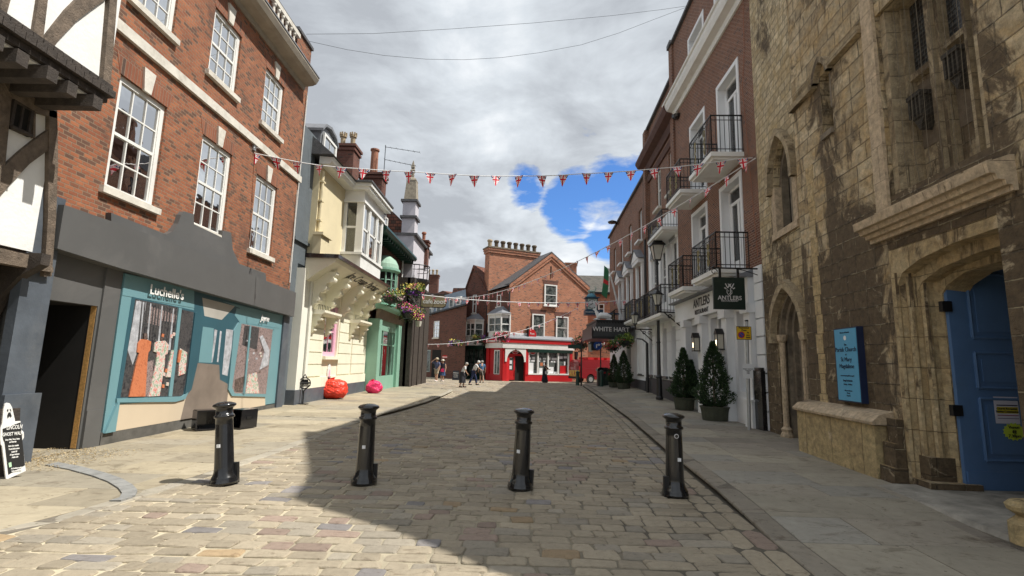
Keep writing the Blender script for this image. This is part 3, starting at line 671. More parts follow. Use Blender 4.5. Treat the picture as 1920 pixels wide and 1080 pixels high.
    # bunting hook
    MB().box(FL, 12.62, 12.74, 7.05, 7.2, .0, .04).tube([FL.P(12.68, 7.12, .03), FL.P(12.68, 7.12, .14)], .015, 6).build('hook', M['chrome'], T)
    MB().tube([FL.P(15.45, 3.9, .03), FL.P(15.44, 6, .03), FL.P(15.46, 10.2, .04)], .02, 6).tube([FL.P(15.36, 4.2, .03), FL.P(15.4, 5.2, .04), FL.P(15.38, 6.9, .03)], .008, 5).build('cable', M['curtain'], T)
def mottled(name, cols, scale=14, rough=.35):
    m, nt, b = newmat(name); tc = nd(nt, 'ShaderNodeTexCoord'); n = nt.nodes.new('ShaderNodeTexNoise'); n.inputs['Scale'].default_value = scale; n.inputs['Detail'].default_value = 4; n.inputs['Roughness'].default_value = .7; n.inputs['Distortion'].default_value = .6
    nt.links.new(tc.outputs['Object'], n.inputs['Vector']); r = nt.nodes.new('ShaderNodeValToRGB'); e = r.color_ramp.elements; r.color_ramp.interpolation = 'LINEAR'
    while len(e) < len(cols): e.new(.5)
    for i, c in enumerate(cols): e[i].position = .28+.44*i/(len(cols)-1); e[i].color = c+(1,)
    nt.links.new(n.outputs[0], r.inputs[0]); nt.links.new(r.outputs[0], b.inputs['Base Color']); b.inputs['Roughness'].default_value = rough; return m
M['archb'] = brickmat('rubbed_brick', (.33, .12, .06), (.25, .085, .045), (.30, .2, .14), w=.075, h=.36, ms=.008, darkf=.1)
M['pr_dark'] = mottled('shop_window_print', [(.015, .018, .02), (.03, .03, .035), (.09, .085, .085), (.03, .032, .035), (.20, .20, .21)], 9)
M['pr_floor'] = pm('passage_floor_print', (.215, .175, .145), .4, .2, 2)
M['pr_light'] = pm('bright_reflection_print', (.42, .43, .46), .4, .35, 9)
M['pr_orange'] = mottled('orange_dress_print', [(.44, .12, .05), (.60, .21, .10), (.34, .09, .04)], 12)
M['pr_floral'] = mottled('floral_dress_print', [(.65, .66, .60), (.18, .30, .16), (.70, .68, .64), (.60, .12, .08), (.7, .7, .66)], 16)
M['pr_brown'] = mottled('display_print', [(.05, .04, .04), (.16, .11, .10), (.36, .28, .27), (.10, .075, .075), (.5, .45, .44)], 16)
M['pr_ceil'] = pm('pale_ceiling_print', (.42, .40, .36), .5, .15, 1)
M['pr_skin'] = mottled('mannequin_print', [(.02, .02, .02), (.10, .07, .06), (.30, .22, .2)], 20)
brick_shop()
# ================================================================ TIMBER-FRAMED HOUSE
def timber_house():
    T = thing('timber_framed_house', 'jettied black and white timber-framed house at the far left edge', 'building', (-7.4, 5.5, 0))
    F2, F1, F0 = LX(-6.2), LX(-7.0), LX(-7.45)
    MB().box(F2, 1.5, 6.93, 5.45, 9.2, -3, 0).build('upper_wall', M['plaster'], T)
    MB().box(F1, 1.5, 7.02, 3.0, 5.42, -3, 0).build('first_floor_wall', M['plaster'], T)
    MB().box(F0, 1.5, 7.10, 0, 3.0, -3, 0).build('ground_floor_wall', M['timberD'], T)
    c1 = lambda *p: [(x/2.7, y/2.7) for x, y in p]
    t = MB()
    def beam(fr, *p, d=.05): t.prism(fr, fr.pp(c1(*p), d), -.05, d)
    beam(F2, (520, 440), (556, 0), (556, -300), (600, -300), (594, 0), (560, 445), d=.07)
    beam(F2, (545, -12), (480, 35), (400, 95), (300, 200), (265, 252), (212, 215), (280, 125), (340, 50), (400, -10), (430, -60), (560, -60), d=.05)
    beam(F2, (168, 178), (205, -60), (250, -60), (218, 210), d=.045)
    beam(F2, (0, 65), (20, -60), (70, -60), (35, 70), (30, 90), (0, 75), d=.045)
    beam(F2, (-200, -80), (-150, -80), (-180, 60), (-210, 40), d=.045)
    t.build('upper_beams', M['timber'], T)
    t = MB()
    s0, z = F2.px(195, 185); # pentice skirt of small boards
    for k in range(40):
        a = 6.93-.14*k
        if a < 2: break
        for r in range(2):
            o = .035*r+random.uniform(-.008, .008)
            t.box(F2, a-.132+(.05 if r % 2 else 0), a+(.05 if r % 2 else 0), 5.44-.07*r, 5.54-.07*r, -.02, .09-.02*r+o*.3+.02*r)
    t.box(F2, 1.5, 6.93, 5.27, 5.36, -.12, .03)
    t.build('skirt_boards', M['timberD'], T)
    t = MB()
    for k, y in enumerate([6.70, 6.34, 5.99, 5.64, 5.29, 4.94, 4.6, 4.2, 3.8]):
        w = .15
        t.sweep(FRONT(0), [(5.22, 0)]*0+[(5.20, 0)]*0+[(5.24, -(y-w/2)), (5.24, -(y+w/2)), (5.06, -(y+w/2)), (5.06, -(y-w/2))], -7.05, -6.10-.05*(k % 2))
    t.box(F1, 1.5, 7.0, 5.24, 5.42, .0, .1)
    t.build('joists', M['timberD'], T)
    MB().box(F1, 1.5, 6.95, 5.25, 5.30, .1, .75).build('soffit', M['plaster'], T)
    t = MB()
    beam(F1, (243, 1100), (250, 560), (290, 560), (295, 800), (285, 1100), (262, 1400), (225, 1400), d=.06)
    beam(F1, (245, 660), (180, 705), (100, 770), (30, 835), (-60, 900), (-120, 1000), (-60, 1090), (-5, 1000), (60, 925), (150, 830), (245, 760), d=.05)
    beam(F1, (-60, 380), (0, 400), (60, 490), (25, 860), (-20, 850), (0, 640), (8, 460), (-60, 440), d=.045)
    beam(F1, (-200, 1180), (0, 1255), (230, 1310), (270, 1355), (270, 1380), (0, 1330), (-200, 1290), d=.10)
    beam(F1, (0, 380), (0, 330), (150, 480), (290, 570), (290, 600), (200, 575), (60, 490), d=.06)
    beam(F1, (168, 700), (172, 560), (182, 560), (180, 700), d=.04)
    t.build('first_floor_beams', M['timber'], T)
    a = F1.pp(c1((58, 500), (160, 555), (150, 715), (45, 660)), .0)
    sA, sB = a[0][0], a[1][0]; zb, zt = a[3][1]+.02, a[0][1]
    w = MB().box(F1, sA, sA+.04, zb, zt, 0, .05).box(F1, sB-.04, sB, zb, zt, 0, .05).box(F1, sA+.04, sB-.04, zt-.04, zt, 0, .05).box(F1, sA, sB, zb, zb+.04, .0, .09).box(F1, (sA+sB)/2-.015, (sA+sB)/2+.015, zb+.04, zt-.04, 0, .04).build('window', M['timberD'], T)
    MB().box(F1, sA+.04, sB-.04, zb+.04, zt-.04, .012, .018).build('pane', M['dark'], w)
    t = MB()
    for y in (6.95, 6.2, 5.2, 4.2):
        t.box(F0, y-.13, y+.10, 0, 3.0, .0, .13)
        fr = FRONT(y)
        t.prism(fr, [(-7.35, 1.95), (-7.2, 2.35), (-7.0, 2.62), (-6.72, 2.80), (-6.72, 2.96), (-7.35, 2.96)], -.07, .07)
    t.box(F0, 1.5, 7.05, 2.82, 3.0, 0, .42)
    t.build('ground_floor_posts', M['timberD'], T)
    MB().box(F0, 6.35, 6.75, 0, 2.7, .0, .06).build('door', M['black'], T)
    r = MB().prism(FRONT(1.5), [(-6.0, 9.2), (-6.0, 9.3), (-9.5, 12), (-13, 9.3), (-13, 9.2)], -5.5, 0); r.build('roof', M['clay'], T)
timber_house()
# ================================================================ more helpers
def rpx(fr, x0, y0, x1, y1, d=0):
    a = fr.px(x0, (y0+y1)/2, d)[0]; b = fr.px(x1, (y0+y1)/2, d)[0]; z1 = fr.px((x0+x1)/2, y0, d)[1]; z0 = fr.px((x0+x1)/2, y1, d)[1]
    return min(a, b), max(a, b), z0, z1
def chimney(parent, x, y, w, dp, z0, z1, pots, mat='brickD', potm='potb', crown=False):
    mb = MB().wbox(x-w/2, x+w/2, y-dp/2, y+dp/2, z0, z1).wbox(x-w/2-.06, x+w/2+.06, y-dp/2-.06, y+dp/2+.06, z1-.32, z1-.2).wbox(x-w/2-.1, x+w/2+.1, y-dp/2-.1, y+dp/2+.1, z1-.12, z1)
    c = mb.build('chimney', M[mat], parent)
    for k in range(pots):
        px = x-w/2+w*(k+.5)/pots
        p = MB().lathe((px, y, z1), [(.15, 0), (.15, .08), (.11, .12), (.12, .5), (.165, .52), (.165, .6), (.13, .66), (.12, .66), (.10, .5)], 10)
        if crown:
            for q in range(8): p.wbox(px+.15*math.cos(q*.785)-.03, px+.15*math.cos(q*.785)+.03, y+.15*math.sin(q*.785)-.03, y+.15*math.sin(q*.785)+.03, z1+.6, z1+.74)
        p.build('chimney_pot', M[potm], c)
    return c
def leaves(mb, c, rx, ry, rz, n, size, m=0, shell=.5):
    for _ in range(n):
        while True:
            u = Vector((random.uniform(-1, 1), random.uniform(-1, 1), random.uniform(-1, 1)))
            if shell <= u.length <= 1: break
        p = Vector(c)+Vector((u.x*rx, u.y*ry, u.z*rz)); a = Vector((random.gauss(0, 1), random.gauss(0, 1), random.gauss(0, 1))).normalized(); b = a.orthogonal().normalized(); s = size*random.uniform(.6, 1.3)
        b = (Matrix.Rotation(random.uniform(0, 6.28), 3, a)@b)
        mb.poly([p-a*s, p+b*s*.5, p+a*s, p-b*s*.5], m)
M['leafA'] = pm('leaf_green', (.06, .13, .03), .6, .5, 6); M['leafB'] = pm('leaf_dark', (.025, .06, .02), .6, .4, 6); M['leafY'] = pm('leaf_lime', (.22, .30, .04), .6, .3, 6)
M['fpink'] = pm('pink_petals', (.75, .06, .28), .6, .2, 9); M['fpurple'] = pm('purple_petals', (.20, .03, .38), .6, .2, 9); M['fyellow'] = pm('yellow_petals', (.85, .72, .16), .6, .15, 9); M['fred'] = pm('red_petals', (.62, .06, .08), .6, .2, 9); M['fpale'] = pm('pale_petals', (.80, .55, .60), .6, .2, 9)
FM = ['leafA', 'leafB', 'leafY', 'fpink', 'fpurple', 'fyellow', 'fred', 'fpale']
def basket(label, c, w, h, cols, n=260, size=.05, hang=.8, group='flower baskets hung along the street'):
    T = thing('hanging_basket', label, 'flower basket', c, group); c = Vector(c)
    MB().lathe(c+Vector((0, 0, -h*.35)), [(.05, -.05), (w*.22, 0), (w*.32, h*.2), (w*.34, h*.28)], 12).build('basket', M['iron'], T)
    mb = MB(); leaves(mb, c, w*.5, w*.42, h*.42, n, size*1.2, 0, .3); leaves(mb, c-Vector((0, 0, h*.2)), w*.45, w*.38, h*.4, n//2, size*1.2, 1, .2)
    mb.build('foliage', [M['leafA'], M['leafB']], T)
    mb = MB()
    for k, col in enumerate(cols):
        for _ in range(3):
            o = Vector((random.uniform(-.3, .3)*w, random.uniform(-.25, .1)*w, random.uniform(-.28, .3)*h)); leaves(mb, c+o, w*.24, w*.22, h*.22, int(n*.16), size, k, .3)
    mb.build('blooms', [M[q] for q in cols], T)
    if hang:
        ch = MB()
        for q in range(3): ch.tube([c+Vector((w*.3*math.cos(q*2.1), w*.3*math.sin(q*2.1), 0)), c+Vector((0, 0, hang))], .008, 4)
        ch.build('chain', M['iron'], T)
    return T
# ================================================================ ICE CREAM PARLOUR
def parlour():
    T = thing('ice_cream_parlour', 'cream rendered building with bracketed canopy, white box bay and pink arched window', 'building', (-7.1, 19, 0))
    F = LX(-7.0); FG = LX(-7.22)
    wall(g := MB(), FG, 15.56, 16.75, 0, 9.3, [], depth=6); g.box(FG, 15.6, 16.75, 5.35, 5.45, 0, .08); g.build('side_wall', pm('slate_grey_render', (.115, .135, .15), .7, .12, 2, .01), T)
    ah = (18.3, 19.75, 1.65, 3.55)
    g = MB(); wall(g, F, 16.75, 23.6, 0.55, 4.9, [ah], .22, 6, top=False)
    # arch infill over the window and rusticated courses
    n = 12; c = (ah[0]+ah[1])/2; r = (ah[1]-ah[0])/2
    g.build('ground_floor_wall', M['cream'], T)
    a = MB(); pts = [(c-r*math.cos(math.pi*k/n), 3.55-r*.0+r*math.sin(math.pi*k/n)*.95) for k in range(n+1)]
    a.prism(F, pts, -.2, -.05); ring = [(c-(r+.2)*math.cos(math.pi*k/n), 3.55+(r+.2)*math.sin(math.pi*k/n)) for k in range(n+1)]
    a2 = MB()
    for k in range(n): a2.prism(F, [pts[k], pts[k+1], ring[k+1], ring[k]], -.05, .04)
    a2.build('arch_moulding', M['cream'], T)
    a.build('fanlight', M['pink'], T)
    co = MB()
    for k in range(7):
        z = .95+.42*k
        for s0, s1 in ((16.8, 18.2), (19.85, 21.4), (21.5, 23.5)): co.box(F, s0, s1, z, z+.385, 0, .035)
    co.box(F, 16.75, 23.6, .55, .9, 0, .05); co.build('stone_courses', M['cream'], T)
    MB().box(F, 16.75, 23.6, 0, .55, -.2, .045).build('plinth', M['greyblue'], T)
    MB().box(F, 16.1, 16.55, .55, 4.5, -.3, .06).box(F, 16.6, 16.8, .55, 4.7, 0, .12).build('pilaster', M['whitec'], T)
    MB().box(F, 16.05, 16.6, 0, .55, -.3, .08).build('pilaster_base', M['greyblue'], T)
    w = sash(T, F, 18.3, 19.75, 1.65, 3.55, 2, 2, rec=.08, fmat='pink', casing=.2, sill='cream', sillp=.16)
    # canopy with coved soffit
    MB().sweep(F, [(4.86, 0), (4.86, 1.05), (4.74, .98), (4.50, .62), (4.36, .40), (4.15, .15), (4.10, 0)], 16.2, 22.9).build('canopy', M['cream'], T)
    MB().sweep(F, [(4.86, 0), (5.0, 0), (4.98, 1.12), (4.86, 1.12)], 16.1, 23.0).build('canopy_roof', M['black'], T)
    text('Ice Cream Parlour', F, 20.0, 4.63, .835, .52, M['inkk'], T, upv=(.24, .36), shear=.45, sx=.98)
    # scroll brackets
    def console(s, w, z1, h, dmax, name='scroll_bracket'):
        prof = [(0, 0), (0, 1), (1, 1), (1.0, .93), (.9, .86), (.95, .8), (.84, .72), (.66, .68), (.62, .6), (.66, .52), (.54, .44), (.40, .42), (.36, .32), (.42, .24), (.34, .14), (.2, .1), (.12, 0)]
        mb = MB(); P = [F.P(s, z1-h+h*b, dmax*a) for a, b in prof]; i = len(prof)
        A = [tuple(p-F.t*w/2) for p in P]; B = [tuple(p+F.t*w/2) for p in P]
        mb.poly(A); mb.poly(B[::-1])
        for k in range(i): j = (k+1) % i; mb.poly([A[k], A[j], B[j], B[k]])
        for a, b, r in ((.85, .78, .1), (.58, .55, .09), (.34, .24, .08)): q = F.P(s, z1-h+h*b, dmax*a); mb.tube([q-F.t*(w/2+.03), q+F.t*(w/2+.03)], r*h*.75, 10)
        return mb.build(name, M['cream'], T)
    for s in (16.85, 18.25, 19.95, 21.6, 22.6): console(s, .24, 4.5, 1.25, .85)
    for a, b in ((16.9, 18.6), (20.9, 22.6)):
        MB().sweep(F, [(3.05, 0), (3.05, .42), (3.12, .5), (3.20, .5), (3.22, 0)], a, b).build('hood_shelf', M['cream'], T)
        console(a+.15, .16, 3.05, .7, .38, 'shelf_bracket'); console(b-.15, .16, 3.05, .7, .38, 'shelf_bracket')
        sp = MB()
        for k in range(11): sp.tube([F.P(a+.1+k*(b-a-.2)/10, 3.2, .25), F.P(a+.1+k*(b-a-.2)/10, 3.42, .25)], .01, 4)
        sp.build('bird_spikes', M['iron'], T)
    # small signs on the wall
    MB().prism(F, [(19.0+.16*math.cos(t*.524), 1.02+.34*math.sin(t*.524)) for t in range(12)], .02, .05).build('oval_plaque', M['white'], T)
    MB().prism(F, [(19.0+.07*math.cos(t*.785), 1.0+.17*math.sin(t*.785)) for t in range(8)], .05, .055).build('plaque_picture', M['pink'], T)
    # upper floor
    g = MB(); wall(g, F, 16.75, 23.6, 4.9, 8.3, [], depth=6); g.build('upper_wall', M['yellowc'], T)
    MB().box(F, 16.62, 17.35, 5.0, 5.75, 0, .28).box(F, 16.55, 17.45, 5.75, 5.85, 0, .36).box(F, 16.62, 17.4, 5.0, 5.1, 0, .33).build('parapet_block', M['yellowc'], T)
    dp = MB().tube([F.P(16.86, 5.9, .08), F.P(16.84, 8.1, .08)], .05, 8)
    for z in (6.3, 7.0, 7.7): dp.box(F, 16.76, 16.98, z, z+.05, 0, .14)
    dp.build('drainpipe', M['yellowc'], T)
    # white box bay
    FB = LX(-6.2); FS = FRONT(19.35)
    b = MB(); b.box(FB, 19.35, 22.3, 5.0, 5.75, -.8, 0); b.box(FB, 19.35, 22.3, 7.85, 8.3, -.8, 0)
    for s in (19.35, 20.25, 21.35, 22.15): b.box(FB, s, s+.15, 5.75, 7.85, -.15, 0.0)
    b.box(FS, -7.0, -6.86, 5.75, 7.85, -.1, 0); b.box(FS, -6.48, -6.352, 5.75, 7.85, -.1, -.002)
    b.box(FB, 19.25, 22.4, 5.66, 5.76, -.8, .06).box(FB, 19.27, 22.38, 7.80, 7.9, -.8, .05)
    bay = b.build('bay_window', M['white'], T)
    for (p, q) in ((19.5, 20.25), (20.4, 21.35), (21.5, 22.15)):
        f = MB().box(FB, p, q, 6.76, 6.84, -.12, -.04).box(FB, p, p+.06, 5.76, 7.8, -.12, -.04).box(FB, q-.06, q, 5.76, 7.8, -.12, -.04).build('sash', M['white'], bay)
        MB().box(FB, p+.06, q-.06, 5.76, 7.8, -.09, -.08).build('pane', M['glass'], bay)
    MB().box(FS, -6.86, -6.48, 6.76, 6.84, -.08, -.02).build('sash', M['white'], bay); MB().box(FS, -6.86, -6.48, 5.76, 7.8, -.06, -.05).build('pane', M['glass'], bay)
    cu = MB().box(FB, 19.55, 22.2, 5.8, 7.8, -.75, -.7).box(FS, -6.9, -6.4, 5.8, 7.8, -.5, -.45); cu.build('blind', M['room'], bay)
    # eaves
    MB().sweep(F, [(8.3, 0), (8.3, .35), (8.42, .45), (8.55, .5), (8.58, 0)], 16.6, 23.9).box(FB, 19.15, 22.5, 8.302, 8.42, -.79, .25).box(FB, 19.1, 22.55, 8.42, 8.56, -.79, .32).build('eaves', M['white'], T)
    MB().prism(FRONT(16.4), [(-6.45, 8.58), (-9.8, 11.4), (-13.2, 8.58)], -7.3, 0).build('roof', M['slate'], T)
    MB().box(FB, 19.0, 22.6, 8.56, 8.64, -1.5, .36).build('bay_roof', M['slate'], T)
    # dormer
    d = MB(); FD = LX(-7.15)
    d.prism(FD, [(17.0, 8.6), (18.45, 8.6), (18.45, 9.75), (18.2, 9.98), (17.72, 10.08), (17.25, 9.98), (17.0, 9.75)], -2.0, -.05); dm = d.build('dormer', M['lead'], T)
    MB().prism(FD, [(16.93, 9.7), (17.2, 9.98), (17.72, 10.1), (18.25, 9.98), (18.52, 9.7), (18.52, 9.8), (18.25, 10.08), (17.72, 10.2), (17.2, 10.08), (16.93, 9.8)], -2, .06).build('dormer_roof', M['lead'], dm)
    sash(T, FD, 17.1, 18.35, 8.7, 9.7, 2, 2, rec=-.06, sill=None, curtain=False, casing=.09, name='dormer_window')
    chimney(T, -8.2, 22.5, .95, .9, 9.2, 11.5, 2, 'brickD', 'potb', True)
    c = chimney(T, -7.7, 25.2, 1.2, .8, 8.5, 11.2, 1, 'brickD', 'pot')
    MB().lathe((-7.7, 25.2, 11.2), [(.22, 0), (.2, .1), (.19, 1.3), (.24, 1.34), (.24, 1.42)], 12).build('flue', M['pot'], T)
    a = MB(); p = Vector((-7.1, 25.0, 10.6)); a.tube([p, p+Vector((0, 0, 2.2))], .02, 5)
    for z, L_ in ((2.1, 2.2), (1.4, 2.0)):
        e = p+Vector((0, 0, z)); t = Vector((L_*.85, -.2, -.35 if z > 2 else -.4)); a.tube([e, e+t], .014, 4)
        for k in range(7): q = e+t*(k/6.); a.tube([q-Vector((0, .16, 0)), q+Vector((0, .16, 0))], .006, 4)
    a.build('aerial', M['iron'], T)
M['whitec'] = pm('offwhite_paint', (.80, .79, .70), .6, .05, 2)
parlour()
def fret(T):
    pass
# round iron sign leaning by the parlour wall
def iron_sign():
    c = Vector((-6.80, 16.45, .62)); T = thing('iron_boot_sign', 'small black pierced iron stand against the cream wall base', 'stand', (c.x, c.y, .085))
    m = MB()
    for k in range(24):
        a, b = k*math.pi/12, (k+1)*math.pi/12; m.tube([c+Vector((.19*math.cos(a), 0, .17*math.sin(a)+.14)), c+Vector((.19*math.cos(b), 0, .17*math.sin(b)+.14))], .02, 5)
    for k in range(9):
        x = -.14+.035*k; m.tube([c+Vector((x, 0, .02)), c+Vector((x*.7, 0, .26))], .014, 4)
    m.tube([c+Vector((-.19, 0, .08)), c+Vector((0, 0, -.1)), c+Vector((.19, 0, .08))], .025, 5).tube([c+Vector((-.18, 0, .15)), c+Vector((.18, 0, .15))], .03, 5)
    m.tube([c+Vector((0, 0, -.1)), c+Vector((0, 0, -.53))], .02, 5).wbox(c.x-.15, c.x+.15, c.y-.1, c.y+.1, .085, .11); m.tube([c+Vector((-.07, 0, .30)), c+Vector((0, 0, .42)), c+Vector((.07, 0, .30))], .02, 5)
    m.build('pierced_frame', M['iron'], T)
iron_sign()
# ================================================================ GREEN SHOP
def green_shop():
    T = thing('green_shop', 'narrow brick shop with sage green front and domed green oriel', 'building', (-6.8, 25.5, 0))
    F = LX(-6.6); FU = LX(-6.95)
    g = MB(); wall(g, F, 23.65, 29.0, 0, 3.5, [(24.3, 27.6, .75, 3.0)], .15, 5, top=True); 
    g.box(F, 23.65, 24.2, 0, 3.5, 0, .14).box(F, 27.7, 28.4, 0, 3.5, 0, .14); g.build('shopfront', M['green'], T)
    b = MB()
    for s in (24.3, 25.1, 26.3, 27.0, 27.54): b.box(F, s, s+.07, .75, 3.0, -.1, -.02)
    b.box(F, 24.3, 27.6, 2.28, 2.34, -.1, -.02)
    for s in (24.55, 24.8, 26.5, 26.75): b.box(F, s, s+.03, 2.34, 3.0, -.08, -.04)
    w = b.build('shop_window', M['green'], T); MB().box(F, 24.3, 27.6, .75, 3.0, -.075, -.065).build('pane', M['glass'], w)
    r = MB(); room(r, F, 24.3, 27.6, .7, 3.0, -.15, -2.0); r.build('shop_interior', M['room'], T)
    p = MB(); 
    for s, z, a, c, k in ((25.3, 1.5, .35, .45, 0), (25.75, 1.55, .4, .5, 0), (25.3, 2.05, .5, .35, 1), (24.5, .8, .35, .25, 2), (25.2, .8, .35, .28, 3), (25.8, .8, .6, .4, 2)): p.box(F, s, s+a, z, z+c, -.14, -.11, k)
    p.build('window_display', [M['whiteR'], M['green'], M['pr_orange'], pm('blue_card', (.05, .25, .5))], T)
    MB().sweep(F, [(3.5, 0), (3.5, .12), (3.95, .2), (3.95, 0)], 23.5, 28.8).build('fascia', pm('faded_brown_fascia', (.20, .15, .11), .6, .2), T)
    MB().sweep(F, [(3.95, -.4), (3.95, .25), (4.02, .5), (4.12, .55), (4.3, -.4)], 23.4, 28.9).build('shop_cornice', M['green'], T)
    g = MB(); wall(g, FU, 23.6, 29.8, 3.5, 7.7, [], depth=5); g.build('upper_wall', M['brickD'], T)
    c = (-6.95, 25.6, 0)
    o = MB().lathe((c[0], c[1], 4.3), [(.75, 0), (.75, .35), (.70, .4), (.70, .5)], 14, a0=-math.pi/2, a1=math.pi/2).lathe((c[0], c[1], 6.0), [(.72, 0), (.86, .1), (.86, .2), (.75, .24)], 14, a0=-math.pi/2, a1=math.pi/2)
    for k in range(8): a = -math.pi/2+math.pi*k/7; q = Vector((c[0]+.70*math.cos(a), c[1]+.70*math.sin(a), 4.8)); o.tube([q, q+Vector((0, 0, 1.2))], .045, 6)
    for z in (5.2, 5.6): 
        o.tube([Vector((c[0]+.70*math.cos(-1.57+k*.3141), c[1]+.70*math.sin(-1.57+k*.3141), z)) for k in range(11)], .02, 5)
    ob = o.build('oriel', M['green'], T)
    MB().lathe((c[0], c[1], 4.8), [(.66, 0), (.66, 1.2)], 14, a0=-math.pi/2, a1=math.pi/2).build('pane', M['dark'], ob)
    MB().lathe((c[0], c[1], 6.24), [(.78, 0), (.75, .2), (.62, .45), (.36, .65), (.02, .72)], 14, a0=-math.pi/2, a1=math.pi/2).build('dome', pm('verdigris', (.30, .46, .36), .7, .1), ob)
    MB().sweep(FU, [(7.55, 0), (7.55, .75), (7.68, .82), (7.8, .8), (7.8, 0)], 22.7, 30).build('eaves', M['greenD'], T)
    br = MB()
    for k in range(14): br.box(FU, 23.7+.47*k, 23.82+.47*k, 7.38, 7.55, 0, .62)
    br.build('eaves_bracket_row', M['greenD'], T)
    MB().prism(FRONT(22.7), [(-6.2, 7.8), (-9.6, 10.6), (-13, 7.8)], -7.2, 0).build('roof', M['slate'], T)
    FD = LX(-7.2); MB().prism(FD, [(25.0, 8.2), (26.6, 8.2), (26.6, 9.2), (26.2, 9.5), (25.4, 9.5), (25.0, 9.2)], -1.6, 0).build('dormer', M['lead'], T)
    sash(T, FD, 25.1, 26.5, 8.35, 9.2, 2, 2, rec=-.09, sill=None, curtain=False, name='dormer_window')
    MB().tube([FU.P(29.3, 2.5, .12), FU.P(29.3, 7.5, .12)], .05, 8).build('drainpipe', M['white'], T)
green_shop()
def corner_house():
    T = thing('rendered_corner_house', 'tall pale rendered house with stone pinnacle and black timber front beyond the green shop', 'building', (-7.5, 32, 0))
    MB().wbox(-10.5, -6.4, 30.02, 36, 3.4, 9.2).wbox(-7.2, -6.4, 30.02, 31.0, 9.2, 11.4).build('wall', pm('lilac_render', (.56, .54, .58), .8, .08), T)
    MB().wbox(-10.6, -6.2, 29.95, 36, 9.2, 9.35).wbox(-7.32, -6.28, 29.9, 31.1, 10.3, 10.45).wbox(-7.32, -6.28, 29.9, 31.1, 11.35, 11.5).build('cornice', M['slate'], T)
    MB().lathe((-6.8, 30.5, 11.5), [(.55, 0), (.42, 1.3), (.45, 1.35), (.4, 1.45), (.14, 1.6), (.12, 1.9), (.22, 2.05), (.12, 2.15), (.16, 2.3), (.02, 2.75)], 4, ang=.785).build('pinnacle', pm('lichened_stone', (.30, .26, .2), .9, .3, 6, .02), T)
    MB().prism(FRONT(31), [(-6.3, 9.35), (-8.4, 11.3), (-10.5, 9.35)], -5, 0).build('roof', M['clay'], T)
    b = MB(); b.wbox(-10.5, -6.25, 29.0, 36, 0, 6.4); b.wbox(-6.4, -6.0, 29.0, 29.5, 0, 6.4)
    for k in range(4): b.wbox(-6.26, -6.2, 29.2+1.6*k, 29.4+1.6*k, 0, 6.4)
    b.build('ground_floor_wall', M['timberD'], T)
    b = MB(); b.lathe((-6.3, 30.9, 6.4), [(.3, -.9), (.75, -.1), (.85, 0), (.85, .14)], 14); b.build('balcony_base', M['iron'], T)
    b = MB(); 
    for k in range(16): a = k*.3927; p = Vector((-6.3+.8*math.cos(a), 30.9+.8*math.sin(a), 6.54)); b.tube([p, p+Vector((0, 0, .85))], .02, 4)
    b.tube([Vector((-6.3+.8*math.cos(k*.3927), 30.9+.8*math.sin(k*.3927), 7.4)) for k in range(17)], .035, 5).tube([Vector((-6.3+.8*math.cos(k*.3927), 30.9+.8*math.sin(k*.3927), 7.1)) for k in range(17)], .02, 5); b.build('balcony_rail', M['iron'], T)
    chimney(T, -6.55, 34, .7, .7, 8.0, 9.8, 1, 'brickD', 'pot')
corner_house()
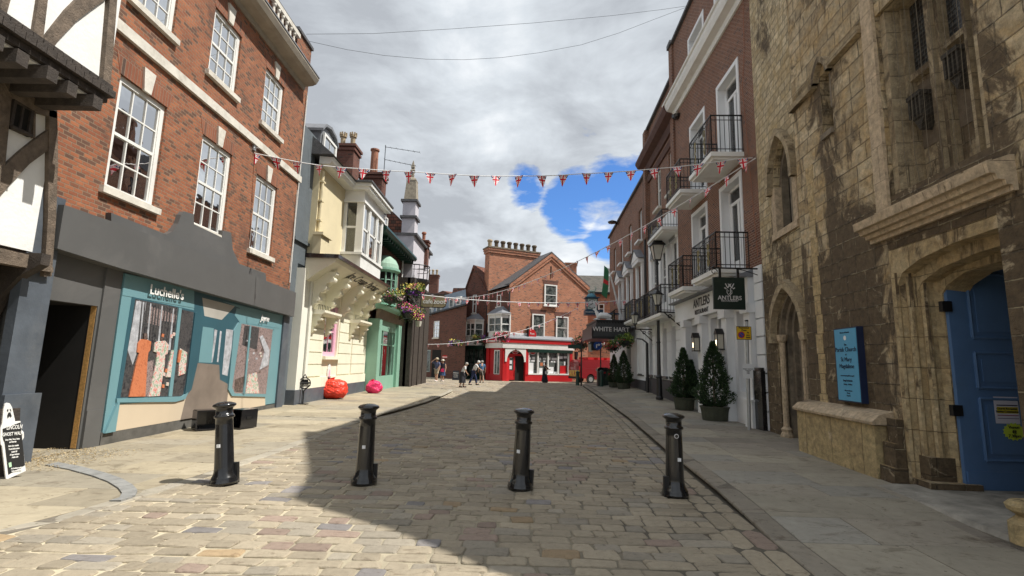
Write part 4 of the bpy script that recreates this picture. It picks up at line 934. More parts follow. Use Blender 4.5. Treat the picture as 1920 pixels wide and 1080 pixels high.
def hanging_signs():
    F = FRONT(28.9); T = thing('hanging_cafe_sign', 'tan cafe zoot sign on black iron bracket above the left pavement', 'sign', (-5.9, 28.9, 5.2))
    s0, s1, z0, z1 = rpx(F, 789, 553, 838, 577)
    pts = [(s0, z0), (s0, z1), (s1-.2, z1), (s1-.06, z1-.1), (s1, (z0+z1)/2), (s1-.06, z0+.1), (s1-.2, z0)]
    MB().prism(F, pts, -.06, 0).build('board_edge', pm('dark_brown', (.05, .04, .03)), T)
    c = ((s0+s1)/2, (z0+z1)/2); MB().prism(F, [(c[0]+(a-c[0])*.95, c[1]+(b-c[1])*.88) for a, b in pts], -.055, .012).build('board', pm('tan_board', (.33, .27, .16), .5), T)
    text('cafe', F, s0+(s1-s0)*.27, c[1]-.02, .015, .36, M['inkw'], T, bold=.008); text('zoot', F, s0+(s1-s0)*.72, c[1]-.02, .015, .38, M['inkw'], T, bold=.008)
    MB().prism(F, [(c[0]-.06, z0+.04), (c[0]-.03, z0+.04), (c[0]+.09, z1-.04), (c[0]+.06, z1-.04)], .012, .016).build('divider', pm('brown_line', (.06, .045, .03)), T)
    b = MB().tube([F.P(-6.3, z1+.06, -.03), F.P(s1-.1, z1+.06, -.03)], .03, 6)
    for k in range(3):
        cx = s0-.2-.22*k
        b.tube([F.P(cx+.14*math.cos(q*.6)*(1-q*.07), z1-.25+.14*math.sin(q*.6)*(1-q*.07), -.03) for q in range(12)], .022, 5)
        b.tube([F.P(cx+.10*math.cos(q*.6)*(1-q*.07), z1-.55+.12*math.sin(q*.6)*(1-q*.07), -.03) for q in range(12)], .02, 5)
    b.build('bracket', M['iron'], T)
    F = FRONT(27.4); T = thing('hanging_wood_sign', 'tilted dark wooden hanging sign under the left flower baskets', 'sign', (-5.9, 27.4, 3.9))
    s0, s1, z0, z1 = rpx(F, 749, 573, 776, 597)
    MB().prism(F, [(s0, z0-.1), (s1, z0+.18), (s1+.05, z1+.12), (s0+.05, z1-.14)], -.04, .02).build('board', pm('faded_brown', (.09, .07, .05), .7, .3, 6), T)
    text('FUDGE', F, (s0+s1)/2, (z0+z1)/2+.03, .025, .2, M['pr_orange'], T, tilt=.35) if False else None
    MB().tube([F.P(-6.6, z1+.2, 0), F.P(s1, z1+.2, 0)], .02, 5).tube([F.P(s0+.1, z1-.1, 0), F.P(s0+.1, z1+.2, 0)], .01, 4).tube([F.P(s1-.05, z1+.1, 0), F.P(s1-.05, z1+.2, 0)], .01, 4).build('bracket', M['iron'], T)
    # wall lantern under the baskets
    q = CAM+ray(785, 605)*(28.5/ray(785, 605).y); T = thing('wall_lantern', 'small glazed lantern below the large left flower basket', 'lantern', tuple(q))
    MB().lathe(q, [(.02, -.25), (.14, -.2), (.19, .1), (.2, .12), (.1, .25), (.02, .33)], 6).build('lantern_glass', M['lampg'], T); MB().lathe(q, [(.21, .11), (.21, .14), (.1, .27), (.02, .36)], 6).tube([q+Vector((0, 0, .3)), q+Vector((-.5, 0, .3))], .02, 5).build('lantern_cap', M['iron'], T)
M['lampg'] = pm('frosted_lamp_glass', (.55, .53, .46), .25, .1)
hanging_signs()
def bpx(x, y, Y): r = ray(x, y); return tuple(CAM+r*(Y/r.y))
basket('hanging basket of pink and yellow flowers beside the green oriel', bpx(733, 556, 23.2), 1.25, .85, ['fyellow', 'fpink', 'fpale', 'leafY'])
basket('hanging basket of yellow and pink flowers above the cafe sign bracket', bpx(775, 543, 27.0), 1.45, .85, ['fyellow', 'fyellow', 'fpink', 'fpurple', 'leafY'])
basket('lowest left hanging basket, yellow and deep purple flowers', bpx(771, 584, 26.4), 1.65, 1.1, ['fyellow', 'fpurple', 'fpink', 'leafY', 'fyellow'], 320)
# ================================================================ FAR END
def rectwin(parent, fr, r, cols=2, rows=2, **k):
    s0, s1, z0, z1 = rpx(fr, *r); return sash(parent, fr, s0, s1, z0, z1, cols, rows, **k)
def bodywall(fr, outline, depth, holes=()):
    pass
def long_building():
    T = thing('long_brick_building', 'low dark brick range with shop windows at the far left of the street', 'building', (-8, 48, 0))
    F = Fr((-11.8, 52.6), (-4.35, 44.0), 1); Lh = (Vector((-4.35, 44.0))-Vector((-11.8, 52.6))).length
    zl, zr = F.px(763, 603)[1], F.px(867, 572)[1]
    A, B = F.P(0, 0), F.P(Lh, 0); K = Vector((-.6, 6, 0)); up = lambda v, z: Vector((v.x, v.y, z))
    MB().hexa([A, B, B+K, A+K, up(A, zl), up(B, zr), up(B+K, zr), up(A+K, zl)]).build('wall', M['brickD'], T)
    mb = MB(); MB().prism(F, [(-.2, zl-.05), (Lh+.1, zr-.05), (Lh+.1, zr+.1), (-.2, zl+.1)], 0, .18).build('gutter', M['iron'], T)
    for a, b in ((.55, 3.1), (3.2, 3.35)): pass
    for r in ((774, 616, 782, 643), (794, 609, 802, 635), (814, 602, 824, 633), (759, 625, 764, 648)): rectwin(T, F, r, 2, 4, rec=-.05, curtain=False, sillp=.15, bar=.05)
    for r in ((771, 663, 784, 698), (789, 658, 806, 695)):
        s0, s1, z0, z1 = rpx(F, *r); w = MB().box(F, s0-.1, s1+.1, z0-.1, z1+.1, 0, .06).build('shop_window', pm('pale_frame', (.32, .38, .36)), T)
        MB().box(F, s0, s1, z0, z1, .06, .075).build('pane', M['shopg'], w)
    s0, s1, z0, z1 = rpx(F, 810, 656, 826, 708); MB().box(F, s0, s1, 0, z1, 0, .03).build('doorway', M['dark'], T)
    s0, s1, z0, z1 = rpx(F, 756, 651, 767, 657); MB().box(F, s0, s1, z0, z1, .0, .1).build('shop_sign', M['yellowc'], T)
    s0, s1, z0, z1 = rpx(F, 757, 664, 763, 700); MB().box(F, s0, s1, z0, z1, .0, .05).build('white_door', M['white'], T)
    # mansard with dormers
    def bk(s_, z, k): v = F.P(s_, z, 0)+Vector((-.1*k, k, 0)); v.z = z; return v
    R = MB(); R.hexa([bk(4.8, zl+.2, .1), bk(Lh, zr, .1), bk(Lh, zr, 4), bk(4.8, zl+.2, 4), bk(4.8, zl+2.1, .8), bk(Lh-.3, zr+1.5, .8), bk(Lh-.3, zr+1.5, 3), bk(4.8, zl+2.1, 3)]); R.build('mansard', pm('blue_grey_cladding', (.20, .25, .31), .6, .15), T)
    for r in ((800, 577, 810, 592), (818, 572, 827, 586), (842, 560, 850, 577), (855, 556, 863, 572)): 
        s0, s1, z0, z1 = rpx(F, *r); w = MB().box(F, s0, s1, z0, z1, -.3, .0).build('dormer_window', M['white'], T); MB().box(F, s0+.1, s1-.1, z0+.1, z1-.1, 0, .01).build('pane', M['shopg'], w)
    def roofpx(pts, m, d): 
        q = F.pp(pts, d); MB().prism(F, q, d-3, d).build('roof', M[m], T)
    roofpx([(797, 585), (812, 553), (830, 545), (842, 549), (848, 562)], 'clay', -2.2)
    roofpx([(845, 560), (850, 540), (872, 540), (876, 556)], 'clay', -1.5)
    q = F.px(811, 516, -5); s, _ = F.px(811, 530, -5); p = F.P(s, 0, -5); chimney(T, p.x, p.y, 1.4, .8, 6, q[1], 3, 'brickD', 'potb')
M['shopg'] = mottled('shop_window_contents', [(.015, .018, .018), (.04, .05, .05), (.16, .18, .17), (.03, .03, .03)], 2.5, .08)
long_building()
def bay(parent, fr, r, roofh, d=.7):
    s0, s1, z0, z1 = rpx(fr, *r, d); b = MB()
    P = [(s0-.25, 0), (s0+.1, d), (s1-.1, d), (s1+.25, 0)]
    def ringz(z, e=0): return [tuple(fr.P(s+(e if k > 1 else -e), z, dd+(e if dd else 0))) for k, (s, dd) in enumerate(P)]
    for za, zb, e in ((z0, z0+.75, 0), (z0-.12, z0, .1), (z1-.3, z1, 0), (z1, z1+.12, .12), (z0+.72, z0+.8, .06)):
        A, B = ringz(za, e), ringz(zb, e); b.poly(A); b.poly(B)
        for k in range(3): b.poly([A[k], A[k+1], B[k+1], B[k]])
    for k in range(4): p = Vector(fr.P(P[k][0], 0, P[k][1])); b.tube([p+Vector((0, 0, z0+.7)), p+Vector((0, 0, z1))], .09, 6)
    m = Vector(fr.P((s0+s1)/2, 0, d)); b.tube([m+Vector((0, 0, z0+.7)), m+Vector((0, 0, z1))], .05, 5)
    zm = (z0+z1)/2+.3; A = ringz(zm-.04, .01); b.tube([Vector(a) for a in A], .04, 4)
    w = b.build('bay_window', M['white'], parent)
    g = MB(); A, B = ringz(z0+.7, -.04), ringz(z1, -.04)
    for k in range(3): g.poly([A[k], A[k+1], B[k+1], B[k]])
    g.build('pane', M['shopg'], w)
    t = MB(); A = ringz(z1+.12, .15); top = [fr.P((s0+s1)/2-.3, z1+roofh, 0), fr.P((s0+s1)/2+.3, z1+roofh, 0)]
    t.poly([A[0], A[1], top[0]]); t.poly([A[1], A[2], top[1], top[0]]); t.poly([A[2], A[3], top[1]]); t.poly(A); t.build('bay_roof', M['lead'], w)
def gabled_house():
    T = thing('gabled_brick_house', 'dark brick gabled house with white bay left of the red post office', 'building', (-3.7, 46, 0))
    F = Fr((-5.1, 47.2), (-2.5, 45.3), 1)
    L_ = (Vector((-2.5, 45.3))-Vector((-5.1, 47.2))).length
    pts = [(0, 0), (L_, 0), (L_, F.px(911, 545)[1]), F.px(889, 500), (.0, F.px(868, 560)[1])]
    MB().prism(F, pts, -7, 0).build('wall', M['brickD'], T)
    a = F.px(889, 497); b = F.px(913, 545); c = F.px(866, 562)
    MB().prism(F, [a, b, (b[0]+.1, b[1]-.25), (a[0], a[1]-.3), (c[0]-.05, c[1]-.25), c], -7.2, .12).build('roof', M['clay'], T)
    rectwin(T, F, (886.5, 553, 893.5, 587), 1, 2, rec=-.03, curtain=False, sillp=.1); rectwin(T, F, (900.5, 599, 906, 631), 1, 2, rec=-.03, curtain=False, sillp=.1)
    bay(T, F, (872, 601, 892, 645), .7)
    s0, s1, z0, z1 = rpx(F, 866, 648, 909, 655); w = MB().box(F, .02, L_-.1, z0, z1, 0, .45).box(F, .02, L_-.1, 0, .5, 0, .2).build('shopfront', M['greenD'], T)
    g = MB(); g.box(F, .1, L_-.3, .5, z0, 0, .08); g.build('shop_window', M['shopg'], T)
    m = MB(); 
    for k in range(6): m.box(F, .1+k*.55, .16+k*.55, .5, z0, .08, .14)
    m.build('mullion', M['greenD'], w); MB().box(F, L_-.16, L_-.04, 0, pts[2][1], 0, .12).build('downpipe', M['iron'], T)
gabled_house()
PF = Fr((-.5, 43.3), (6.75, 46.7), 1); PS = Fr((-2.5, 45.3), (-.5, 43.3), 1)
def po():
    T = thing('corner_post_office', 'orange brick gabled building with bright red post office shopfront at the end of the street', 'building', (2, 44.5, 0))
    L_ = 8.02; ap = PF.px(1033.6, 479); zl = PF.px(956, 536)[1]; zr = PF.px(1101, 541)[1]
    MB().prism(PF, [(0, 0), (L_, 0), (L_, zr), ap, (0, zl)], -9, 0).build('wall', M['brickP'], T)
    SL = 2.83; MB().prism(PS, [(0, 0), (SL-.01, 0), (SL-.01, zl-.02), (0, zl-.35)], -6, 0).build('side_wall', M['brickD'], T)  # side in darker brick than the front, its shade put into the colour
    # corbelled verge, raised slightly
    v = MB()
    for d, o in ((.0, .0), (.05, .28)):
        v.prism(PF, [(-.15, zl+.1-o), (ap[0], ap[1]+.18-o), (L_+.12, zr+.1-o), (L_+.12, zr-.22-o), (ap[0], ap[1]-.12-o), (-.15, zl-.22-o)], 0, .14-d)
    v.build('verge', M['brickP'], T)
    r = MB(); r.prism(PF, [(-.2, zl+.1), (ap[0], ap[1]+.24), (L_+.2, zr+.1), (L_+.2, zr+.22), (ap[0], ap[1]+.36), (-.2, zl+.22)], -9, .08)
    r.poly([PS.P(-.1, zl-.3, .25), PS.P(SL, zl+.05, .25), PF.P(ap[0], ap[1]+.3, -2), PF.P(ap[0], ap[1]+.3, -6)]); r.build('roof', M['slate'], T)
    for k, rr in enumerate(((1020, 534, 1043.7, 573), (997, 589, 1020.7, 633.5), (1041.7, 593.7, 1065, 636))):
        s0, s1, z0, z1 = rpx(PF, *rr); 
        MB().box(PF, s0-.02, s1+.02, z0, z1, -.01, .012).build('window_recess', M['dark'], T)
        sash(T, PF, s0, s1, z0, z1, 1, 2, rec=-.10, sillp=.2, sill='white', curtain=False, casing=.11, glass='shopg')
        MB().box(PF, s1-.5, s1-.13, z0+.12, z1-.12, .052, .056).build('curtain', M['curtain'], T)
        MB().prism(PF, [(s0-.05, z1), (s1+.05, z1), (s1+.2, z1+.4), (s0-.2, z1+.4)], 0, .02).build('lintel', M['brickD'], T)
    a = MB().box(PF, ap[0]-.03, ap[0]+.03, ap[1]-2.1, ap[1]-1.0, 0, .05); a.build('wall_tie', M['iron'], T)
    # big chimney stack on the left
    s0 = PF.px(915, 480, -2.5)[0]; s1 = PF.px(1012, 480, -2.5)[0]; zt = PF.px(965, 470, -2.5)[1]
    c = MB().box(PF, s0+.15, s1-.15, 5, zt, -3.6, -2.5).box(PF, s0+.05, s1-.05, zt-.45, zt-.2, -3.7, -2.4).box(PF, s0, s1, zt-.2, zt, -3.75, -2.35).build('chimney', M['brickP'], T)
    MB().box(PF, s0-.05, s1+.05, zt, zt+.12, -3.8, -2.3).build('chimney_cap', M['stoneD'], c)
    for k in range(8):
        p = PF.P(s0+.35+(s1-s0-.7)*k/7, zt+.1, -3.0)
        MB().lathe(p, [(.2, 0), (.17, .1), (.19, .55), (.25, .6), (.25, .72), (.2, .78), (.17, .6)], 10).build('chimney_pot', pm('sooty_pot', (.10, .075, .05), .9, .3) if k else M['potb'], c)
    p = PF.P(PF.px(1070, 505, -6)[0], 0, -6); chimney(T, p.x, p.y, 1.2, .8, 8, PF.px(1070, 494, -6)[1], 0, 'brickP')
    rectwin(T, PS, (931.7, 553, 939.7, 575), 1, 2, rec=-.03, curtain=False, sillp=.1)
    bay(T, PS, (915, 590, 941, 638), .8)
    # shopfront
    zA = PF.px(1010, 655)[1]; zB = PF.px(1010, 645)[1]; zC = PF.px(1010, 638)[1]
    sh = MB()
    def rb(x0, y0, x1, y1, d0, d1, m=0): s0, s1, z0, z1 = rpx(PF, x0, y0, x1, y1, d1); sh.box(PF, s0, s1, z0, z1, d0, d1, m)
    zR = PF.px(1030, 703, .3)[1]
    sE = PF.px(1073, 680, .3)[0]; sD = PF.px(985, 680, .3)[0]; sD2 = PF.px(990.5, 680, .3)[0]
    sL = PF.px(943, 680, .3)[0]; sL2 = PF.px(950.5, 680, .3)[0]
    sh.box(PF, sD, sE, 0, zR, 0, .3); sh.box(PF, sD, sD2, zR, zA, 0, .34); sh.box(PF, sE-.25, sE, zR, zA, 0, .34)
    sh.box(PF, sL, sL2, 0, zA, -.1, .3); sh.box(PF, sL-.15, sE+.1, zB, zC, -.1, .45)
    SP = 2.83; sh.box(PS, .6, SP+.1, zB, zC, 0, .78); sh.box(PS, .6, .95, 0, zA, 0, .62); sh.box(PS, 2.35, SP+.1, 0, zA, 0, .62); sh.box(PS, .95, 2.35, 0, .55, 0, .6); sh.box(PS, .95, 2.35, .55, zA, 0, .5)
    so_ = sh.build('shopfront', M['red'], T)
    b = MB().box(PF, sL-.1, sE+.15, zA, zB, -.05, .40); b.box(PS, .6, SP+.1, zA, zB, 0, .74); b.build('fascia', M['white'], T)
    MB().sweep(PF, [(zC, 0), (zC, .5), (zC+.1, .5), (zC+.4, 0)], sL-.2, sE+.15).sweep(PS, [(zC, 0), (zC, .82), (zC+.1, .82), (zC+.4, 0)], .5, SP+.1).build('lead_roof', M['lead'], T)
    g = MB().box(PF, sD2, sE-.25, zR, zA-.05, 0, .10); g.build('shop_glazing', M['shopg'], so_)
    m = MB()
    for x in (991.5, 1009, 1028, 1047, 1066.5): s = PF.px(x, 680, .25)[0]; m.box(PF, s-.06, s+.06, zR, zA-.02, .1, .26)
    m.box(PF, sD2, sE-.25, zR, zR+.12, .1, .32); m.build('window_bars', M['white'], so_)
    MB().sweep(PF, [(zA-.02, .1), (zA-.02, .4), (zA-.28, .36), (zA-.24, .1)], sD2-.1, sE).build('awning_blind', M['greenD'], so_)
    po_ = MB(); 
    for x0, y0, x1, y1, k in ((991.5, 680, 1000, 700, 0), (992, 670, 996, 674, 0), (998, 669, 1003, 674, 0), (991.5, 675, 994, 678, 0), (996, 675, 1003, 678, 0), (1011, 671, 1014.5, 675, 0), (1018, 671, 1024, 674, 0), (1010.5, 676, 1013, 678, 0), (1019, 676, 1024, 678.5, 0), (1013, 680, 1018, 686, 1), (1019.5, 680, 1024, 685, 0), (1011, 690, 1017, 700, 0), (1029, 670, 1032, 675, 0), (1034.5, 671, 1044, 675.5, 0), (1033, 677, 1036.5, 679.5, 0), (1038, 677, 1043, 680, 0), (1028.5, 688, 1038, 700, 0), (1039, 697, 1045, 701, 0), (1048, 668, 1055, 673, 0), (1057, 668, 1063, 672, 0), (1050, 686, 1062, 701.5, 2), (1057.5, 678, 1060, 685, 0)):
        s0, s1, z0, z1 = rpx(PF, x0, y0, x1, y1, .11); po_.box(PF, s0, s1, z0, z1, .105, .115, k)
    po_.build('window_posters', [M['whiteR'], M['pr_orange'], M['red']], so_)
    def oval(fr, x, y, w, h, d):
        s, z = fr.px(x, y, d); s_ = w/936*44; e = h/936*44
        MB().prism(fr, [(s+s_*.5*math.cos(t*.393), z+e*.5*math.sin(t*.393)) for t in range(16)], d-.02, d).build('oval_sign', M['whiteR'], T)
        MB().prism(fr, [(s+s_*.44*math.cos(t*.393), z+e*.42*math.sin(t*.393)) for t in range(16)], d-.01, d+.01).build('oval_sign_face', M['red'], T)
        text('POST OFFICE', fr, s, z, d+.012, .13, M['inkw'], T, bold=.003)
    oval(PF, 999, 660.5, 13.5, 9, .20); oval(PF, 966, 659.5, 13, 8, .12)
    # entrance
    MB().box(PF, sL2-.05, sD, .02, zA, -.1, .02).build('doorway', M['dark'], T)
    e = MB(); s0, s1, z0, z1 = rpx(PF, 951.5, 667, 965.5, 712, .1); e.box(PF, s0, s0+.14, .1, z1, .05, .1).box(PF, s1-.14, s1, .1, z1, .05, .1).box(PF, s0, s1, .1, .9, .05, .1).box(PF, s0, s1, z1-.14, z1, .05, .1); e.box(PF, sL2, sD, z1, z1+.18, .03, .14); e.build('door', M['red'], T)
    MB().box(PF, s0+.14, s1-.14, .9, z1-.14, .06, .07).build('door_glass', M['shopg'], T); pp = MB()
    for z in (1.0, 1.45, 1.95): pp.box(PF, s0+.2, s0+.42, z, z+.3, .07, .08)
    pp.build('door_notice', M['whiteR'], T)
    ar = MB(); a0 = sL2-.2; a1 = sD+.02; c_ = (a0+a1)/2; R_ = (a1-a0)/2; zs = PF.px(960, 676, .3)[1]; H_ = zA-zs
    for sgn in (-1, 1):
        inn = [(c_+sgn*(R_-.17)*math.cos(t), zs+(H_-.05)*math.sin(t)) for t in (0, .3, .6, .9, 1.2, 1.5)]; out_ = [(c_+sgn*R_*math.cos(t)*1.0, zs+(H_+.0)*math.sin(t)) for t in (0, .3, .6, .9, 1.2, 1.5)]
        o2 = [(c_+sgn*(R_-.0), zs), (c_+sgn*R_, zA-.02), (c_+sgn*.12, zA-.02)]
        mid = [(c_+sgn*(R_-.30)*math.cos(t), zs+.1+(H_-.14)*math.sin(t)) for t in (0, .3, .6, .9, 1.2)]
        ar.prism(PF, [(c_+sgn*R_, zs-.1), (c_+sgn*(R_-.16), zs-.1)]+[(c_+sgn*(R_-.16)*math.cos(t), zs+(H_-.14)*math.sin(t)) for t in (.0, .3, .6, .9, 1.2, 1.5)]+[(c_+sgn*.05, zA-.02), (c_+sgn*R_, zA-.02)], .30, .36)
    ar.build('entrance_arch', M['white'], T)
    s, z = PF.px(971, 630); MB().box(PF, s-.95, s+.95, z-.28, z+.28, 0, .05).build('street_sign', M['whiteR'], T); text('EASTGATE', PF, s, z, .055, .3, M['inkk'], T)
    s, z = PF.px(994, 628); q = MB().box(PF, s-.35, s-.25, z-.5, z+.75, 0, .25); q.build('bracket', M['iron'], T); MB().prism(PF, [(s+.1+.42*math.cos(t*.524), z+.5*math.sin(t*.524)) for t in range(12)], .1, .2).build('hanging_oval_sign', M['red'], T)
    text('Post', PF, s+.1, z+.1, .21, .25, M['inkw'], T)
    MB().box(PS, SP-.08, SP+.0, 0, zl-.1, 0, .1).build('downpipe', M['iron'], T)
    w = MB(); s0, s1, z0, z1 = rpx(PS, 926, 656, 938, 703, .6); w.box(PS, s0, s1, z0, z1, 0, .6); ww = w.build('side_window', M['white'], T); s0 += .12; s1 -= .12
    MB().box(PS, s0, (s0+s1)/2-.04, z0+.12, z1-.1, .6, .61).box(PS, (s0+s1)/2+.04, s1, z0+.12, z1-.1, .6, .61).build('pane', M['shopg'], ww)
    for b0 in (PF.px(1070, 664)[0], ): MB().prism(PF, [(b0+.25, zA-.1), (b0+.5, zA-.1), (b0+.35, zA-1.2), (b0+.3, zA-1.3)], .2, .5).build('awning_arm', M['iron'], T)
po()
def behind():
    T = thing('stone_slate_house', 'brick house with stone slate roof to the right behind the post office', 'building', (9, 52, 0))
    F = FRONT(52.0)
    MB().box(F, 5.5, 16, 0, F.px(1120, 549)[1], -7, 0).build('wall', M['brickP'], T)
    z0, z1 = F.px(1120, 549)[1], F.px(1110, 513)[1]+.4
    MB().poly([F.P(4, z0, .3), F.P(16, z0, .3), F.P(16, z1, -3.5), F.P(4, z1, -3.5)]).poly([F.P(4, z0, -7), F.P(16, z0, -7), F.P(16, z1, -3.5), F.P(4, z1, -3.5)]).poly([F.P(4, z0, .3), F.P(4, z1, -3.5), F.P(4, z0, -7)]).build('roof', M['slateT'], T)
    MB().box(F, 5.5, 16, z0-.15, z0+.05, 0, .4).build('gutter', M['iron'], T)
    rectwin(T, F, (1122, 570, 1133, 588), 1, 2, rec=-.05, curtain=False); rectwin(T, F, (1120, 628, 1134, 645), 2, 2, rec=-.05, curtain=False, fmat='white')
    rectwin(T, F, (1105, 625, 1114, 642), 2, 2, rec=-.05, curtain=False)
behind()
def backdrop():
    T = thing('distant_brick_terrace', 'plain brick terrace closing the lane at the far left', 'building', (-20, 62, 0))
    MB().wbox(-34, -11.6, 58, 64, 0, 5.2).build('wall', M['brickD'], T); MB().prism(FRONT(57.8), [(-34, 5.2), (-11.4, 5.2), (-13, 7.2), (-32, 7.2)], -6, 0).build('roof', M['clay'], T)
backdrop()
# ================================================================ RIGHT SIDE: HOTEL RESTAURANT
FA = Fr((6.35, 12.6), (6.62, 21), -1, True)
FBh = Fr((6.72, 20.02), (7.5, 36), -1, True)
def balcony(T, fr, s0, s1, zf, zr, dep, slab='white', gold=True):
    b = MB().box(fr, s0, s1, zf-.13, zf, 0, dep).box(fr, s0+.08, s1-.08, zf-.2, zf-.13, 0, dep-.08).build('balcony_slab', M[slab], T)
    r = MB(); P = fr.P
    c = [P(s0+.04, 0, 0), P(s0+.04, 0, dep-.04), P(s1-.04, 0, dep-.04), P(s1-.04, 0, 0)]
    def line(z, rr): r.tube([Vector((p.x, p.y, z)) for p in c], rr, 5)
    line(zr, .024); line(zr-.14, .012); line(zf+.1, .014)
    for i in range(3):
        a, bb = c[i], c[i+1]; n = max(2, int((bb-a).length/.115))
        for k in range(n+1):
            p = a+(bb-a)*(k/n); r.tube([(p.x, p.y, zf), (p.x, p.y, zr)], .020 if k in (0, n) else .010, 5)
    r.build('railing', M['iron'], b)
    if gold:
        g = MB()
        for f in (.3, .72):
            p = c[1]+(c[2]-c[1])*f; h = zr-zf
            g.tube([p+Vector((0, .06*math.sin(q*.9), zf+.16+(h-.36)*q/10)) for q in range(11)], .016, 5)
            g.tube([p+Vector((0, -.06*math.sin(q*.9), zf+.16+(h-.36)*q/10)) for q in range(11)], .016, 5)
        g.build('railing_scrolls', pm('dull_gold', (.30, .24, .10), .45, .2), b)
def french(T, fr, s0, s1, z0, z1, rec=.28, trim=.14):
    m = MB()
    m.box(fr, s0-trim, s0, z0, z1, 0, .03).box(fr, s1, s1+trim, z0, z1, 0, .03).box(fr, s0-trim, s1+trim, z1, z1+trim, 0, .03); m.build('window_surround', M['whiteR'], T)
    f = MB(); c = (s0+s1)/2; d0, d1 = -rec, -rec+.06; zt = z1-.5
    f.box(fr, s0, s0+.09, z0, z1, d0, d1).box(fr, s1-.09, s1, z0, z1, d0, d1).box(fr, s0+.09, s1-.09, z1-.08, z1, d0, d1).box(fr, s0+.09, s1-.09, zt-.05, zt+.05, d0, d1).box(fr, c-.07, c+.07, z0, zt-.05, d0, d1+.01)
    f.box(fr, s0+.09, s0+.2, z0, zt-.05, d0, d1-.01).box(fr, s1-.2, s1-.09, z0, zt-.05, d0, d1-.01).box(fr, s0+.2, s1-.2, z0, z0+.45, d0, d1-.01)
    w = f.build('french_window', M['whiteR'], T); MB().box(fr, s0+.09, s1-.09, z0+.4, z1-.06, d0+.01, d0+.02).build('pane', M['glass'], w)
    MB().box(fr, s0+.1, s1-.1, z0+.3, z1-.08, d0-.25, d0-.22).build('curtain', M['room'], w)
def antlers():
    T = thing('restaurant_building', 'tall dark red brick building with white ground floor and iron balconies next to the church', 'building', (6.6, 16.5, 0))
    lo = [(13.85, 15.25, 4.35, 7.1), (16.65, 18.05, 4.35, 7.1)]; hi = [(13.75, 15.2, 7.7, 10.55), (16.6, 18.0, 7.7, 10.55)]; tp = [(13.7, 15.1, 12.8, 14.15), (16.4, 17.9, 12.8, 14.15)]
    w = MB(); wall(w, FA, 12.62, 20.0, 4.28, 15.5, lo+hi+tp, .28, 8, mrev=1); w.build('wall', [M['brickR'], M['whiteR']], T)
    for h in lo+hi: french(T, FA, *h)
    for h in tp:
        french(T, FA, *h)
    MB().sweep(FA, [(12.15, 0), (12.15, .06), (12.28, .12), (12.34, .34), (12.50, .42), (12.62, .44), (12.64, 0)], 12.62, 20.05).build('cornice', M['white'], T)
    MB().tube([FA.P(12.7, 12.68, .44), FA.P(20.2, 12.68, .44)], .07, 8).build('gutter', M['white'], T)
    MB().box(FA, 12.6, 20.1, 15.5, 15.62, -.4, .12).build('coping', M['slate'], T)
    MB().prism(FRONT(12.7), [(6.6, 15.6), (9.5, 17.4), (13, 15.6)], -7.3, 0).build('roof', M['slate'], T)
    for a, b, zf, zr in ((13.45, 15.55, 4.3, 5.32), (16.45, 18.3, 4.25, 5.3), (13.5, 15.5, 7.68, 8.8), (16.5, 18.3, 7.65, 8.75)): balcony(T, FA, a, b, zf, zr, .93)
    # ground floor
    g = MB(); holes = [(13.62, 14.5, .95, 3.2), (15.35, 16.6, .1, 3.2), (17.5, 18.6, .8, 3.1), (19.0, 19.7, .8, 3.1)]
    wall(g, FA, 12.62, 20.0, -.1, 4.28, holes, .35, 8, top=False); g.build('ground_floor_wall', M['whiteR'], T)
    p = MB()
    for s0, s1 in ((13.12, 13.5), (14.7, 15.1), (16.85, 17.25), (18.62, 18.95)):
        p.box(FA, s0, s1, 0, 3.2, .0, .22).box(FA, s0-.05, s1+.05, 3.05, 3.3, 0, .3).box(FA, s0-.04, s1+.04, 0, .75, 0, .27).box(FA, s0-.06, s1+.06, .75, .8, 0, .3)
    p.build('pilaster', M['whiteR'], T)
    q = MB()
    for k in range(9): q.box(FA, 12.63, 13.08, .1+.465*k, .1+.465*k+.43, 0, .09)
    q.build('quoin_pier', M['whiteR'], T)
    MB().box(FA, 13.2, 20.0, 3.32, 4.02, 0, .2).build('fascia', M['whiteR'], T); MB().sweep(FA, [(4.02, 0), (4.02, .42), (4.07, .44), (4.26, .0)], 13.15, 20.05).build('lead_flashing', M['lead'], T)
    MB().box(FA, 13.55, 14.6, 0, .94, 0, .05).box(FA, 13.68, 14.45, .18, .8, .05, .075).build('panelled_stallriser', M['whiteR'], T)
    f = MB().box(FA, 13.62, 13.74, .95, 3.2, -.3, -.2).box(FA, 14.4, 14.5, .95, 3.2, -.3, -.2).box(FA, 14.05, 14.1, .95, 3.2, -.28, -.22).build('shop_window', M['whiteR'], T); MB().box(FA, 13.74, 14.4, .95, 3.2, -.27, -.26).build('pane', M['glass'], f); MB().box(FA, 13.7, 14.4, 1.0, 3.2, -.8, -.75).build('blind', M['room'], f)
    d = MB().box(FA, 15.35, 15.5, .1, 3.2, -.34, -.2).box(FA, 16.45, 16.6, .1, 3.2, -.34, -.2).box(FA, 15.5, 16.45, 2.4, 2.5, -.34, -.22).box(FA, 15.5, 16.45, .1, 1.1, -.32, -.25).build('entrance_door', M['whiteR'], T); MB().box(FA, 15.5, 16.45, 1.1, 3.2, -.3, -.29).build('door_glass', M['glass'], d); MB().box(FA, 15.4, 16.5, 2.3, 2.36, -.2, .02).build('door_bar', M['black'], d)
    for s0, s1, z0 in ((17.5, 18.6, .8), (19.0, 19.7, .8)):
        f = MB().box(FA, s0, s0+.1, z0, 3.1, -.3, -.2).box(FA, s1-.1, s1, z0, 3.1, -.3, -.2).build('shop_window', M['whiteR'], T); MB().box(FA, s0+.1, s1-.1, z0, 3.1, -.27, -.26).build('pane', M['glass'], f)
